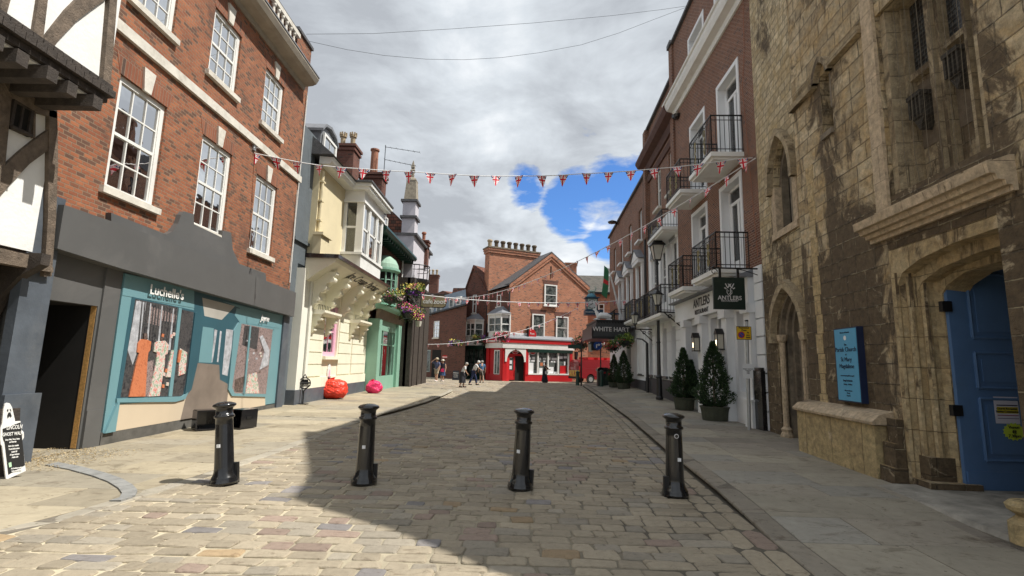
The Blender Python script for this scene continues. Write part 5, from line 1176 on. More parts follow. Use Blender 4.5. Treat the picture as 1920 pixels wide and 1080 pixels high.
    rr = MB()
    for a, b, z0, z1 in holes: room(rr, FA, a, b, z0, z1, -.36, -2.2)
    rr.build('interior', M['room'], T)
    text('ANTLERS', FA, 16.85, 3.78, .21, .42, M['inkk'], T, sx=.95, bold=.006); text('RESTAURANT', FA, 16.85, 3.47, .21, .22, M['inkk'], T, bold=.003)
    MB().box(FA, 12.66, 13.1, 0, 1.55, .095, .2).box(FA, 12.7, 13.06, 1.55, 1.62, .1, .18).build('black_panel', M['black'], T)
    for s in (15.0, 17.15):
        z = 2.15; L_ = MB().box(FA, s-.10, s+.10, z, z+.42, .24, .42).build('wall_lantern', M['lampw'], T)
        MB().box(FA, s-.02, s+.02, z+.1, z+.26, .42, .43).build('bulb', M['flame'], L_)
        c = MB()
        for a in (-.11, .09):
            for dd in (.23, .41): c.box(FA, s+a, s+a+.02, z, z+.44, dd, dd+.02)
        c.prism(FA, [(s-.13, z+.43), (s+.13, z+.43), (s, z+.6)], .21, .45).box(FA, s-.12, s+.12, z-.03, z, .22, .44); c.build('lantern_frame', M['iron'], L_)
    MB().tube([FA.P(12.85, 4.5, .05), FA.P(13.3, 9.5, .05), FA.P(13.1, 10.6, .04), FA.P(13.0, 12.1, .05)], .01, 5).build('cable', M['pot'], T)
M['lampw'] = emit('lit_lantern_glass', (.30, .28, .23), .10)
M['flame'] = emit('lantern_bulb', (1, .8, .5), 3.0)
antlers()
def antlers_sign():
    F = FRONT(12.8); T = thing('hanging_restaurant_sign', 'square dark green antlers sign hanging from black scrolled bracket', 'sign', (5.5, 12.8, 3.5))
    s0, s1, z0, z1 = rpx(F, 1338, 520, 1397, 580)
    MB().box(F, s0, s1, z0, z1, -.06, 0).build('board', pm('dark_green_board', (.012, .025, .02), .35, .1, 3), T)
    k = (s1-s0)/59.; X = lambda x: s0+(x-1338)*k; Z = lambda y: z1-(y-520)*k
    text('ANTLERS', F, X(1368), Z(559.5), .003, .15, M['silver'], T, sx=1.0, bold=.002); text('RESTAURANT', F, X(1368), Z(565), .003, .065, M['silver'], T, sx=1.1)
    m = MB()
    def st(*p, w=.012):
        for a, b in zip(p, p[1:]): m.tube([F.P(X(a[0]), Z(a[1]), .004), F.P(X(b[0]), Z(b[1]), .004)], w, 4)
    st((1360.5, 532), (1365, 540.5), (1368.5, 533), (1372, 540.5), (1376.5, 532)); st((1365.5, 532), (1368.5, 537.5), (1371.5, 532), w=.008)
    st((1358.5, 540), (1362, 542), w=.015); st((1378, 540), (1374.5, 542), w=.015); st((1363.5, 543), (1363, 549), (1366, 553.5), (1368.5, 554.5), (1371, 551), (1373, 549.5), w=.008); st((1370, 541), (1370, 548), (1368, 552), w=.009); st((1366, 545), (1367, 547), w=.008); st((1372, 544), (1372.5, 549), w=.007)
    m.build('emblem', M['silver'], T)
    b = MB(); zb = Z(502); b.tube([F.P(X(1336), zb, -.03), F.P(6.4, zb, -.03)], .022, 6)
    for x in (1352, 1386): b.box(F, X(x)-.03, X(x)+.03, z1, zb, -.05, -.02)
    b.tube([F.P(X(1341)+.09*math.cos(q*.55)*(1-q*.06), zb-.1+.09*math.sin(q*.55)*(1-q*.06), -.03) for q in range(13)], .012, 5)
    b.tube([F.P(X(1388), zb-.02, -.03), F.P(X(1400), zb-.06, -.03), F.P(X(1425), zb-.17, -.03)], .012, 5); b.build('bracket', M['iron'], T)
antlers_sign()
# ================================================================ HOTEL
def hotel():
    T = thing('white_hart_hotel', 'long brick and white stucco hotel with balconies and pedimented windows on the right', 'building', (7.2, 30, 0))
    F = FBh
    # first bay group: stucco lower, dark brick with cornices above
    w = MB(); wall(w, F, 20.02, 26.2, 4.1, 8.5, [(20.7, 21.7, 4.5, 7.0), (22.6, 23.6, 4.5, 7.0), (24.5, 25.5, 4.5, 7.0)], .25, 8); w.build('stucco_wall', M['whiteR'], T)
    for a in (20.7, 22.6, 24.5):
        sash(T, F, a, a+1, 4.5, 7.0, 2, 3, rec=.1, sill=None, curtain=False, fmat='whiteR'); c = a+.5
        MB().prism(F, [(c-.7*math.cos(t*.314), 7.0+.65*math.sin(t*.314)) for t in range(11)], 0, .07).build('arch_hood', M['whiteR'], T); MB().prism(F, [(c-.5*math.cos(t*.314), 7.0+.45*math.sin(t*.314)) for t in range(11)], .07, .075).build('tympanum', M['lead'], T)
    w = MB(); wall(w, F, 20.02, 26.2, 8.5, 14.3, [(20.8, 21.7, 9.2, 11.2), (23.2, 24.1, 9.2, 11.2)], .2, 8); w.build('wall', M['brickR'], T)
    for a in (20.8, 23.2): sash(T, F, a, a+.9, 9.2, 11.2, 2, 2, rec=.08, curtain=False, sillp=.2)
    MB().box(F, 20.02, 20.5, 8.3, 15.6, 0, .22).box(F, 25.7, 26.2, 8.3, 14.3, 0, .22).build('brick_pier', M['brickR'], T)
    MB().sweep(F, [(11.9, 0), (11.9, .1), (12.2, .2), (12.3, .5), (12.5, .62), (12.62, .62), (12.64, 0)], 20.0, 26.3).sweep(F, [(11.3, 0), (11.3, .08), (11.5, .16), (11.5, 0)], 20.0, 26.3).build('cornice', pm('brown_stone', (.10, .05, .04), .8, .2), T)
    MB().box(F, 20.0, 26.25, 14.3, 14.42, -.4, .14).build('coping', M['slate'], T)
    MB().box(F, 20.0, 20.5, 15.5, 15.7, -.3, .3).build('pier_cap', M['slate'], T)
    c = 0
    for s in (21.5, 22.9, 24.3):
        MB().box(F, s, s+.3, 12.75, 13.35, 0, .2).build('white_bracket', M['whiteR'], T)
    # second group
    h1 = [(27.6, 28.8), (30.9, 32.1), (34.2, 35.4)]; h2 = [(a+.1, b-.1, 8.7, 10.6) for a, b in h1]+[(37.6, 38.6, 8.7, 10.6)]
    w = MB(); wall(w, F, 26.2, 41.0, 4.1, 12.1, [(a, b, 4.6, 7.0) for a, b in h1]+h2, .22, 8); w.build('wall', M['brickR'], T)
    for a, b, z0, z1 in h2: sash(T, F, a, b, z0, z1, 1, 2, rec=.12, curtain=False, sillp=.25, sill='whiteR', fmat='whiteR')
    for a, b in h1:
        sash(T, F, a, b, 4.6, 7.0, 2, 2, rec=.1, curtain=False, sill=None, fmat='whiteR')
        m = MB().box(F, a-.28, a, 4.3, 7.3, 0, .14).box(F, b, b+.28, 4.3, 7.3, 0, .14).box(F, a-.35, b+.35, 7.3, 7.5, 0, .34)
        m.prism(F, [(a-.45, 7.5), (b+.45, 7.5), ((a+b)/2, 8.15)], 0, .38); m.build('pedimented_surround', M['whiteR'], T)
        MB().poly([F.P(a-.5, 7.53, .45), F.P((a+b)/2, 8.2, .45), F.P((a+b)/2, 8.2, 0), F.P(a-.5, 7.53, 0)]).poly([F.P(b+.5, 7.53, .45), F.P((a+b)/2, 8.2, .45), F.P((a+b)/2, 8.2, 0), F.P(b+.5, 7.53, 0)]).build('pediment_lead', M['lead'], T)
    MB().box(F, 26.2, 41.05, 12.1, 12.22, -.4, .14).build('coping', M['slate'], T)
    # ground floor
    hs = [(21.0, 21.7), (22.5, 23.2), (24.0, 24.7), (25.4, 26.0), (27.4, 28.8)]
    g = MB(); wall(g, F, 20.02, 41.0, -.1, 4.1, [(a, b, 1.15, 3.3) for a, b in hs]+[(31.6, 33.2, .1, 3.0)], .3, 8, top=False); g.build('ground_floor_wall', M['whiteR'], T)
    q = MB()
    ed = [20.05, 21.0, 21.7, 22.5, 23.2, 24.0, 24.7, 25.4, 26.0, 26.9]
    for k in range(7):
        z = 1.0+.42*k
        for a, b in zip(ed[::2], ed[1::2]): q.box(F, a+.02, b-.02, z, z+.39, 0, .05)
    q.build('rusticated_courses', M['whiteR'], T)
    MB().box(F, 20.02, 26.9, -.1, .98, 0, .09).box(F, 29.2, 41.0, -.1, .8, 0, .09).box(F, 26.9, 29.2, -.1, .8, 0, .13).build('plinth', pm('charcoal_plinth', (.05, .05, .055), .6, .15), T)
    for a, b in hs:
        sash(T, F, a, b, 1.15, 3.3, 1, 2, rec=.18, curtain=False, sill='greyp', sillp=.14, fmat='whiteR', glass='glass')
    MB().box(F, 26.9, 29.2, .8, 4.1, 0, .1).box(F, 27.2, 27.5, 1.1, 3.4, .1, .16).box(F, 28.7, 29, 1.1, 3.4, .1, .16).build('window_bay', M['whiteR'], T)
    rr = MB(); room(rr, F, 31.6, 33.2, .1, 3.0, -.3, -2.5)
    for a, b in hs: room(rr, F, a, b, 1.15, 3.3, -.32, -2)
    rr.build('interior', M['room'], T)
    MB().box(F, 20.02, 26.2, 3.75, 4.1, 0, .12).box(F, 26.2, 41, 3.85, 4.1, 0, .1).build('band_course', M['whiteR'], T)
    balcony(T, F, 20.15, 22.9, 7.35, 8.1, .75); balcony(T, F, 20.4, 23.6, 3.78, 4.95, .8); balcony(T, F, 23.7, 26.1, 3.78, 4.95, .8); balcony(T, F, 27.0, 29.6, 4.1, 5.15, .75); balcony(T, F, 33.4, 36.0, 4.3, 5.3, .75)
    MB().tube([F.P(26.45, 4.1, .12), F.P(26.45, 12, .12)], .07, 8).build('downpipe', M['iron'], T)
    MB().tube([F.P(25.9, -.1, .2), F.P(25.9, 2.75, .2)], .07, 8).tube([F.P(25.9, 2.75, .2), F.P(26.1, 2.95, .4), F.P(26.5, 3.0, .6)], .04, 6).build('standpipe', M['iron'], T)
    MB().wbox(8.0, 8.9, 28, 31, 12, 13.4).build('rooftop_box', M['slate'], T)
    f = F.px(1150, 440); 
hotel()
def church():
    T = thing('limestone_church', 'soot stained limestone church with pointed windows and blue door on the right', 'church', (5.6, 8, 0))
    FF = Fr((6.0, 10.3), (6.28, 12.6), -1, True); FN = Fr((5.15, 4.0), (5.62, 9.3), -1, True)
    w = MB(); hw = (10.48, 11.62, 4.78, 7.0); hd = (10.32, 11.85, -.1, 3.4)
    wall(w, FF, 9.6, 12.6, -.1, 15.9, [hw, hd], .45, 5)
    w.build('far_wall', M['stoneS'], T)
    def pointed(fr, s0, s1, zs, za, n=8):       # left half then right half of a pointed arch, springing zs, apex za
        c = (s0+s1)/2; W_ = s1-s0; L_ = [(s0+W_*(1-math.cos(math.pi/3*k/n)), zs+(za-zs)*math.sin(math.pi/3*k/n)/.8660254) for k in range(n+1)]
        return L_+[(2*c-a, b) for a, b in L_[-2::-1]]
    def spandrel(mb, fr, s0, s1, zs, za, zt, d0, d1, m=0):
        p = pointed(fr, s0, s1, zs, za); h = len(p)//2
        mb.prism(fr, p[:h+1]+[(p[h][0], zt), (s0, zt)], d0, d1, m); mb.prism(fr, p[h:]+[(s1, zt), (p[h][0], zt)], d0, d1, m)
    def band(mb, fr, s0, s1, z0, zs, za, t, d0, d1, m=0, legs=True):
        a = pointed(fr, s0, s1, zs, za); b = pointed(fr, s0-t, s1+t, zs, za+t*1.25)
        for k in range(len(a)-1): mb.prism(fr, [a[k], a[k+1], b[k+1], b[k]], d0, d1, m)
        if legs: mb.box(fr, s0-t, s0, z0, zs, d0, d1, m); mb.box(fr, s1, s1+t, z0, zs, d0, d1, m)
    m = MB(); spandrel(m, FF, hw[0], hw[1], 5.95, 6.95, 7.0, -.45, -.002); spandrel(m, FF, hd[0], hd[1], 2.35, 3.35, 3.4, -.45, -.002); m.build('arch_spandrel', M['stoneS'], T)
    m = MB(); band(m, FF, hw[0]-.03, hw[1]+.03, 5.75, 5.95, 7.0, .14, 0, .14); band(m, FF, hd[0]-.03, hd[1]+.03, 2.2, 2.35, 3.4, .16, 0, .15); m.build('hood_mould', M['stoneG'], T)
    m = MB(); m.box(FF, hw[0]-.12, hw[0]+.1, 4.78, 5.9, -.3, .02).box(FF, hw[1]-.1, hw[1]+.12, 4.78, 5.9, -.3, .02).box(FF, hw[0]-.12, hw[1]+.12, 4.62, 4.78, -.3, .05); m.build('window_frame', M['stoneP'], T)
    m = MB(); band(m, FF, hw[0]+.12, hw[1]-.12, 4.8, 5.95, 6.75, .12, -.34, -.14); c = (hw[0]+hw[1])/2
    m.box(FF, c-.05, c+.05, 4.8, 6.5, -.34, -.16); m.build('tracery', M['stoneD'], T)
    MB().box(FF, hw[0], hw[1], 4.8, 7.0, -.32, -.30).build('leaded_glass', M['leadg'], T)
    m = MB()
    for k in range(4): band(m, FF, hd[0]+.13*k+.12, hd[1]-.13*k-.12, 0, 2.35-.02*k, 3.3-.1*k, .12, -.12-.09*k-.09, -.03-.09*k)
    m.build('moulded_orders', M['stoneD'], T)
    m = MB()
    for s in (hd[0]+.2, hd[1]-.2): p = FF.P(s, 0, -.02); m.lathe(p, [(.14, 0), (.14, .12), (.1, .2), (.12, .26), (.065, .32), (.065, 2.2), (.1, 2.25), (.12, 2.38)], 10)
    m.build('shaft', M['stoneP'], T)
    MB().box(FF, hd[0], hd[1], 0, 3.4, -.44, -.40).build('side_door', M['timberD'], T)
    # near part: unseen roofline steps down, shaped so its shadow falls across the road
    prof = [(9.75, 15.9), (5.95, 12.6), (4.85, 12.0), (4.05, 9.6), (3.3, 7.9), (2.9, 7.0)]
    def topz(s):
        for (a, b), (c, d) in zip(prof, prof[1:]):
            if c <= s <= a: return b+(d-b)*(a-s)/(a-c)
    w = MB(); WIN = (5.32, 7.02, 4.12, 8.6); DO = (5.32, 7.15, -.1, 3.35); LA = (8.32, 8.68, 5.85, 7.2)
    wall(w, FN, 2.9, 9.75, -.1, 7.0, [DO, LA, (5.32, 7.02, 4.12, 7.0)], .5, 4.5, ends=False, top=False)
    w.box(FN, 7.02, 9.75, 7.0, 8.6, -4.5, 0); w.box(FN, 3.6, 5.32, 7.0, 8.6, -4.5, 0)
    w.prism(FN, [(2.9, 7.0), (3.6, 7.0), (3.6, 8.58)], -4.5, 0)
    w.prism(FN, [(3.6, 8.6), (9.75, 8.6), (9.75, 15.9), (5.95, 12.6), (4.85, 12.0), (4.05, 9.6)], -4.5, 0)
    P = FN.P
    for q in (2.9, 9.75): w.poly([P(q, -.1), P(q, 7), P(q, 7, -4.5), P(q, -.1, -4.5)])
    w.build('near_wall', M['stone'], T)
    q = MB()
    for k in range(15):
        q.box(FN, 9.12+.04*(k % 2), 9.36+.03*((k*7) % 3-1), .1+.36*k, .45+.36*k, -.02, .008)
    for b_ in [q]: b_.build('pale_quoins', M['stoneQ'], T)
    # lancet
    m = MB(); spandrel(m, FN, LA[0], LA[1], 6.85, 7.18, 7.2, -.3, -.002); m.build('lancet_head', M['stone'], T)
    m = MB(); band(m, FN, LA[0]-.02, LA[1]+.02, 6.9, 6.9, 7.2, .09, 0, .11); m.sweep(FN, [(6.85, 0), (6.85, .1), (6.95, .12), (7.0, 0)], LA[1]+.1, 9.75); m.sweep(FN, [(6.95, 0), (6.95, .1), (7.05, .12), (7.1, 0)], 7.3, LA[0]-.11); m.build('string_mould', M['stoneG'], T)
    MB().box(FN, LA[0], LA[1], 5.85, 7.2, -.34, -.3).build('lancet_void', M['dark'], T)
    MB().box(FN, LA[0]+.05, LA[0]+.16, 6.3, 6.95, -.2, -.06).box(FN, LA[0], LA[1], 5.75, 5.85, -.3, .05).build('lancet_shaft', M['stoneD'], T)
    # pale jamb pilaster beside the great window
    MB().box(FN, 7.03, 7.30, 3.95, 8.6, -.02, .045).build('jamb_pilaster', M['stoneP'], T)
    m = MB()
    for k in range(3): m.box(FN, 6.90-.0*k, 7.015-.04*k, 4.12, 8.6, -.16-.1*k, -.06-.1*k).box(FN, 5.32+.11*k, 5.44+.11*k, 4.12, 8.6, -.24-.1*k, -.06-.1*k)
    m.build('window_mouldings', M['stoneG'], T)
    m = MB().box(FN, 5.33, 7.01, 4.12, 8.6, -.48, -.40, 0)
    for s, w_ in ((5.66, .12), (6.20, .20), (6.86, .14)): m.box(FN, s, s+w_, 4.12, 8.6, -.40, -.27); m.box(FN, s+w_*.3, s+w_*.7, 4.12, 8.6, -.27, -.20)
    for s0, s1, z in ((5.78, 6.20, 5.98), (6.40, 6.86, 5.90)): m.box(FN, s0, s1, z-.09, z, -.40, -.30)
    tr = m.build('window_tracery', M['stoneG'], T)
    m = MB()
    for s0, s1, z in ((5.79, 6.19, 5.99), (6.41, 6.85, 5.91)): m.box(FN, s0, s1, z, 8.6, -.40, -.385)
    m.build('leaded_light', M['leadg'], tr)
    m = MB()
    for s0, s1, z in ((5.80, 6.18, 5.82), (6.42, 6.84, 5.74)): m.box(FN, s0, s1, 4.76, z, -.402, -.385)
    m.build('blind_panel', M['stoneDk2'], tr)
    m = MB()
    for s, z in ((6.64, 5.14), (5.95, 5.35)):
        m.box(FN, s-.1, s+.1, z+.0, z+.32, -.38, -.2).box(FN, s-.13, s+.13, z+.3, z+.36, -.38, -.16).prism(FN, [(s-.1, z), (s+.1, z), (s, z-.18)], -.38, -.22)
        for k in range(4): m.box(FN, s-.12+.07*k, s-.09+.07*k, z+.02, z+.3, -.2, -.17)
    m.build('niche_canopy', M['stoneDk'], tr)
    m = MB()
    for k in range(7): m.tube([FN.P(5.5+.22*k, 4.2, -.12), FN.P(5.5+.22*k+random.uniform(-.02, .02), 4.6, -.10), FN.P(5.46+.22*k, 6, -.11), FN.P(5.46+.22*k, 8.5, -.12)], .004, 4)
    for k in range(26):
        s = 5.42+.062*k; m.tube([FN.P(s, 4.2, -.125), FN.P(s, 8.5, -.125)], .0011, 3)
    for k in range(66):
        z = 4.2+.065*k; m.tube([FN.P(5.4, z, -.125), FN.P(7.0, z, -.125)], .0011, 3)
    m.build('bird_netting', pm('rusty_wire', (.16, .13, .09), .8), tr)
    MB().sweep(FN, [(3.92, -.5), (3.92, .06), (3.96, .06), (4.16, -.5)], 5.32, 7.32).build('window_sill', M['stoneP'], T)
    MB().sweep(FN, [(3.52, 0), (3.52, .05), (3.58, .05), (3.585, .11), (3.64, .12), (3.645, .19), (3.71, .21), (3.715, .27), (3.83, .285), (3.915, .05), (3.915, 0)], 5.05, 7.5).build('door_ledge', M['stoneP'], T)
    # portal
    def vp(pts, z0, z1, mb, m=0):
        n = len(pts); i = len(mb.v); mb.v += [(a, b, z0) for a, b in pts]+[(a, b, z1) for a, b in pts]
        mb.f += [tuple(i+k for k in reversed(range(n))), tuple(i+n+k for k in range(n))]; mb.m += [m, m]
        for k in range(n): j = (k+1) % n; mb.f.append((i+k, i+j, i+n+j, i+n+k)); mb.m.append(m)
    m = MB(); vp([(5.42, 7.16), (5.46, 7.06), (5.52, 7.03), (5.56, 6.95), (5.64, 6.93), (5.68, 6.86), (5.76, 6.85), (5.82, 6.79), (6.6, 6.79), (6.6, 7.2), (5.45, 7.2)], -.05, 3.36, m)
    for x, y, r in ((5.44, 7.10, .05), (5.54, 6.98, .045), (5.66, 6.89, .05)): m.lathe((x, y, 0), [(r, 0), (r, 3.0)], 8)
    m.build('door_jamb', M['stoneJ'], T)
    m = MB(); arc = [(7.15, 2.35), (7.1, 2.75), (6.95, 2.98), (6.6, 3.1), (6.0, 3.18), (5.32, 3.2)]
    m.prism(FN, arc+[(5.32, 3.36), (7.15, 3.36)], -.2, -.01); arc2 = [(7.15, 2.2), (7.04, 2.62), (6.86, 2.84), (6.5, 2.97), (5.9, 3.04), (5.32, 3.06)]; m.prism(FN, arc2+[(5.32, 3.36), (7.15, 3.36)], -.42, -.2)
    m.prism(FN, [(7.15, 2.1), (6.95, 2.55), (6.72, 2.78), (6.4, 2.90), (5.32, 2.95), (5.32, 3.36), (7.15, 3.36)], -.75, -.42); m.build('portal_arch', M['stoneJ'], T)
    r = MB(); vp([(5.75, 5.3), (9, 5.3), (9, 8.6), (5.75, 8.6)], -.05, -.04, r); r.poly([(9, 5.3, 0), (9, 9, 0), (9, 9, 3.36), (9, 5.3, 3.36)]); r.poly([(5.4, 5.1, 0), (9, 5.1, 0), (9, 5.1, 3.36), (5.4, 5.1, 3.36)]); r.poly([(5.7, 5.1, 3.36), (9, 5.1, 3.36), (9, 9, 3.36), (5.7, 9, 3.36)])
    r.build('porch_interior', M['dark'], T)
    # big blue door leaf, standing open into the porch
    FD = FRONT(6.74); x0 = 5.84; ring = [(x0, .12)]
    top = [(x0, 2.75), (x0+.03, 2.9), (x0+.12, 3.03), (x0+.3, 3.11), (x0+.6, 3.16), (x0+1.35, 3.18)]
    D = MB().prism(FD, [(x0, .12), (x0+1.35, .12)]+[(x0+1.35, 3.18)]+top[::-1][1:], -.07, 0).build('blue_door', M['blue'], T)
    def mould(pts, t=.022, d=.018):
        mm = MB()
        for a, b in zip(pts, pts[1:]+pts[:1]): mm.tube([FD.P(a[0], a[1], .004), FD.P(b[0], b[1], .004)], t, 6)
        mm.build('panel_moulding', M['blue'], D)
    mould([(6.12, 2.08), (6.92, 2.08), (6.92, 2.9), (6.5, 2.95), (6.28, 2.93), (6.16, 2.86), (6.12, 2.72)]); mould([(6.12, 1.42), (6.92, 1.42), (6.92, 1.88), (6.12, 1.88)]); mould([(6.12, .5), (6.92, .5), (6.92, 1.28), (6.12, 1.28)])
    MB().box(FD, 6.2, 6.84, .58, 1.2, 0, .012).box(FD, 6.2, 6.84, 1.5, 1.8, 0, .012).box(FD, 6.2, 6.84, 2.16, 2.78, 0, .012).build('raised_panel', M['blue'], D)
    MB().box(FD, x0+.02, x0+1.3, .13, .36, 0, .012).build('kick_board', M['blue'], D)
    hm = MB()
    for z in (1.05, 2.42): hm.box(FD, x0-.1, x0+.03, z, z+.14, -.03, .03)
    hm.build('hinge', M['iron'], D)
    N = MB(); a0, a1, n0, n1 = rpx(FD, 1863, 744, 1908, 794); N.box(FD, a0, a1, n0, n1, .013, .016); no = N.build('notice', pm('white_paper', (.62, .60, .68), .7, .03), D)
    hh = n1-n0; q = MB()
    for f0, f1, c_ in ((.30, .34, 0), (.38, .62, 1), (.68, .71, 2), (.80, .82, 0)): q.box(FD, a0+.03, a1-.01, n1-hh*f1, n1-hh*f0, .016, .017, c_)
    q.build('notice_print', [pm('navy_ink', (.02, .02, .08)), pm('yellow_ink', (.55, .45, .03)), pm('maroon_ink', (.25, .03, .1))], no)
    text('Church Reception\nSunday Communion', FD, (a0+a1)/2, n1-hh*.5, .018, .036, M['inkk'], no)
    cx, cz = (a0+a1)/2+.06, n0-.10; b = MB().prism(FD, [(cx+(.15 if k % 2 else .125)*math.cos(k*math.pi/16), cz+(.115 if k % 2 else .095)*math.sin(k*math.pi/16)) for k in range(32)], .018, .021).build('star_label', pm('lime_card', (.50, .62, .05), .5), D)
    text('Venue\n@\n7.30pm', FD, cx, cz, .022, .055, M['inkk'], b)
    # plinth with chamfered coping
    MB().box(FN, 7.42, 9.78, -.1, .84, -.02, .25).build('plinth', M['stoneY'], T)
    MB().sweep(FN, [(.84, -.02), (.84, .30), (.88, .31), (.98, .2), (1.04, -.02)], 7.36, 9.84).build('plinth_coping', M['stoneP'], T)
    st = MB()
    for s0, s1, z0, z1, d in ((7.1, 7.4, -.05, .30, .22), (7.12, 7.38, .3, .62, .17), (7.13, 7.34, .62, .95, .12), (6.72, 7.08, -.05, .2, .02), (6.85, 7.1, .2, .5, -.08)): st.box(FN, s0, s1, z0, z1, -.6, d)
    st.build('broken_base_stones', M['stone'], T)
    MB().sweep(FN, [(-.05, -1.2), (-.05, .5), (.04, .53), (.09, .5), (.12, .3), (.13, -1.2)], 4.3, 7.0).build('door_step', M['stoneGp'], T)
    p = Vector((4.84, 4.93, .05)); MB().lathe(p, [(.17, 0), (.17, .18), (.1, .25), (.17, .3), (.18, .34), (.14, .38), (.05, .40)], 14).build('pillar_base', M['stoneY'], T)
    MB().box(FN, 2.95, 5.30, -.05, 3.4, -.3, .04).build('near_buttress', M['stone'], T)
    # board on the wall
    T2 = thing('church_notice_board', 'light blue parish church notice board fixed to the stained stone wall', 'notice board', (5.4, 8.3, 1.7))
    s0, s1 = 7.93, 8.60; MB().box(FN, s0, s1, 1.1, 2.3, .0, .10).build('frame', pm('navy_frame', (.01, .02, .06), .4), T2)
    MB().box(FN, s0+.02, s1-.03, 1.12, 2.28, .10, .106).build('panel', pm('sky_blue_panel', (.09, .36, .58), .35, .04, 1), T2)
    c = (s0+s1)/2
    for t_, z, sz in (('Diocese of Lincoln', 2.22, .035), ('The', 2.02, .045), ('Parish Church', 1.94, .105), ('of', 1.86, .04), ('St Mary', 1.78, .10), ('Magdalene', 1.67, .10), ('www.stmarymagdalene.org.uk', 1.52, .032), ('Sung Eucharist', 1.44, .045), ('Sunday  11.00am', 1.38, .035), ('All are welcome', 1.28, .032), ('Rector', 1.24, .03), ('Enquiries', 1.2, .03)):
        text(t_, FN, c, z, .107, sz, pm('navy_letters', (.01, .02, .05)) if 'nl' not in M else M['nl'], T2, sx=1.0)
    MB().prism(FN, [(c+.04*math.cos(k*.785), 2.13+.04*math.sin(k*.785)) for k in range(8)], .106, .108).build('crest', M['inkw'], T2)
M['stoneJ'] = stonemat('portal_limestone', (.54, .44, .28), (.40, .31, .18), (.40, .28, .14), .8, .42, ms=.006, wob=.03, soot=.42, bump=.025)
M['stoneQ'] = stonemat('scraped_pale_stone', (.58, .46, .27), (.50, .38, .21), (.42, .30, .15), .9, .36, ms=.004, soot=.22, wob=.02)
M['stoneG'] = stonemat('weathered_moulding_stone', (.46, .38, .26), (.34, .28, .19), (.30, .23, .14), .6, .35, ms=.006, wob=.02, soot=.36, bump=.02)
M['stoneGp'] = pm('grey_step_stone', (.30, .28, .24), .85, .3, 4, .01, dirt=.2)
M['stoneDk2'] = pm('dark_blind_panel_stone', (.13, .10, .07), .95, .35, 5, .01)
M['stoneDk'] = pm('black_crusted_stone', (.05, .043, .035), .95, .4, 8, .02)
M['blue'] = pm('church_blue_paint', (.095, .185, .36), .45, .10, 2.5, .002, dirt=.05, dirtc=(.10, .17, .28))
M['nl'] = pm('navy_letters', (.01, .02, .05))
M['leadg'] = brickmat('leaded_diamond_glass', (.03, .035, .04), (.05, .055, .06), (.012, .012, .012), w=.07, h=.07, ms=.006, darkf=.2, dark=(.015, .015, .02), bump=.004, rough=.25)
church()
# ================================================================ STREET OBJECTS
def bollard(loc, label, ang, first=[None]):
    z0 = 0
    if first[0] is None:
        T = thing('bollard', label, 'bollard', loc, 'black bollards across the street')
        c = Vector(loc)
        MB().lathe(c, [(.162, 0), (.165, .03), (.155, .045), (.158, .06), (.145, .085), (.128, .115), (.118, .15), (.113, .2), (.100, .72), (.099, .80), (.115, .805), (.118, .82), (.114, .835), (.098, .84), (.098, .915), (.118, .935), (.135, .948), (.137, .962), (.122, .978), (.075, .996), (.0, 1.005)], 28).build('post', M['blackp'], T, smooth=True)
        b = MB().wbox(c.x+.09, c.x+.155, c.y+.02, c.y+.07, 0, .25); b.build('socket_plate', M['iron'], T)
        MB().wbox(c.x-.03, c.x+.01, c.y-.118, c.y-.106, .46, .50).build('sticker', M['whiteR'], T)
        first[0] = T; return T
    T = dup(first[0], loc, ang, label); return T
M['blackp'] = pm('chipped_black_gloss', (.009, .009, .010), .2, .3, 6, .0008, coat=.5, dirt=.12, dirtc=(.05, .05, .05))
bl = [gnd(420, 908), gnd(682, 908), gnd(975, 917), gnd(1266, 931)]
for (p, lab, a) in zip(bl, ('first bollard from the left, standing in sun beside its own shadow', 'second bollard from the left, at the edge of the shade', 'third bollard from the left, in shade mid street with a white sticker', 'rightmost bollard, nearest the right kerb with round emblem near its top'), (0, .1, -.35, math.pi)):
    T = bollard((p.x, p.y, .012), lab, a)
    if a == math.pi:
        fr = FRONT(p.y); m = MB()
        # the copy is turned, so its own round emblem and sticker are built here
        e = MB().prism(fr, [(p.x+.028*math.cos(k*.524), .74+.028*math.sin(k*.524)) for k in range(12)], .09, .106); WLOC[T.name] = Vector((0, 0, 0))
        o = e.build('emblem', M['silver'], None); o.parent = T; o.matrix_parent_inverse = (Matrix.Translation((p.x, p.y, .012))@Matrix.Rotation(a, 4, 'Z')).inverted()
        e = MB().prism(fr, [(p.x+.02*math.cos(k*.524), .74+.02*math.sin(k*.524)) for k in range(12)], .09, .108)
        o = e.build('emblem_centre', M['blackp'], None); o.parent = T; o.matrix_parent_inverse = (Matrix.Translation((p.x, p.y, .012))@Matrix.Rotation(a, 4, 'Z')).inverted()
        o = MB().wbox(p.x+.005, p.x+.045, p.y-.120, p.y-.106, .44, .48).build('sticker', M['whiteR'], None); o.parent = T; o.matrix_parent_inverse = (Matrix.Translation((p.x, p.y, .012))@Matrix.Rotation(a, 4, 'Z')).inverted()
BOLL = [o for o in COL.objects if o.name.startswith('bollard') and o.parent is None]
BOLL[0].rotation_euler = (0, rad(-6), 0); BOLL[2].rotation_euler = (0, rad(2), -.35)
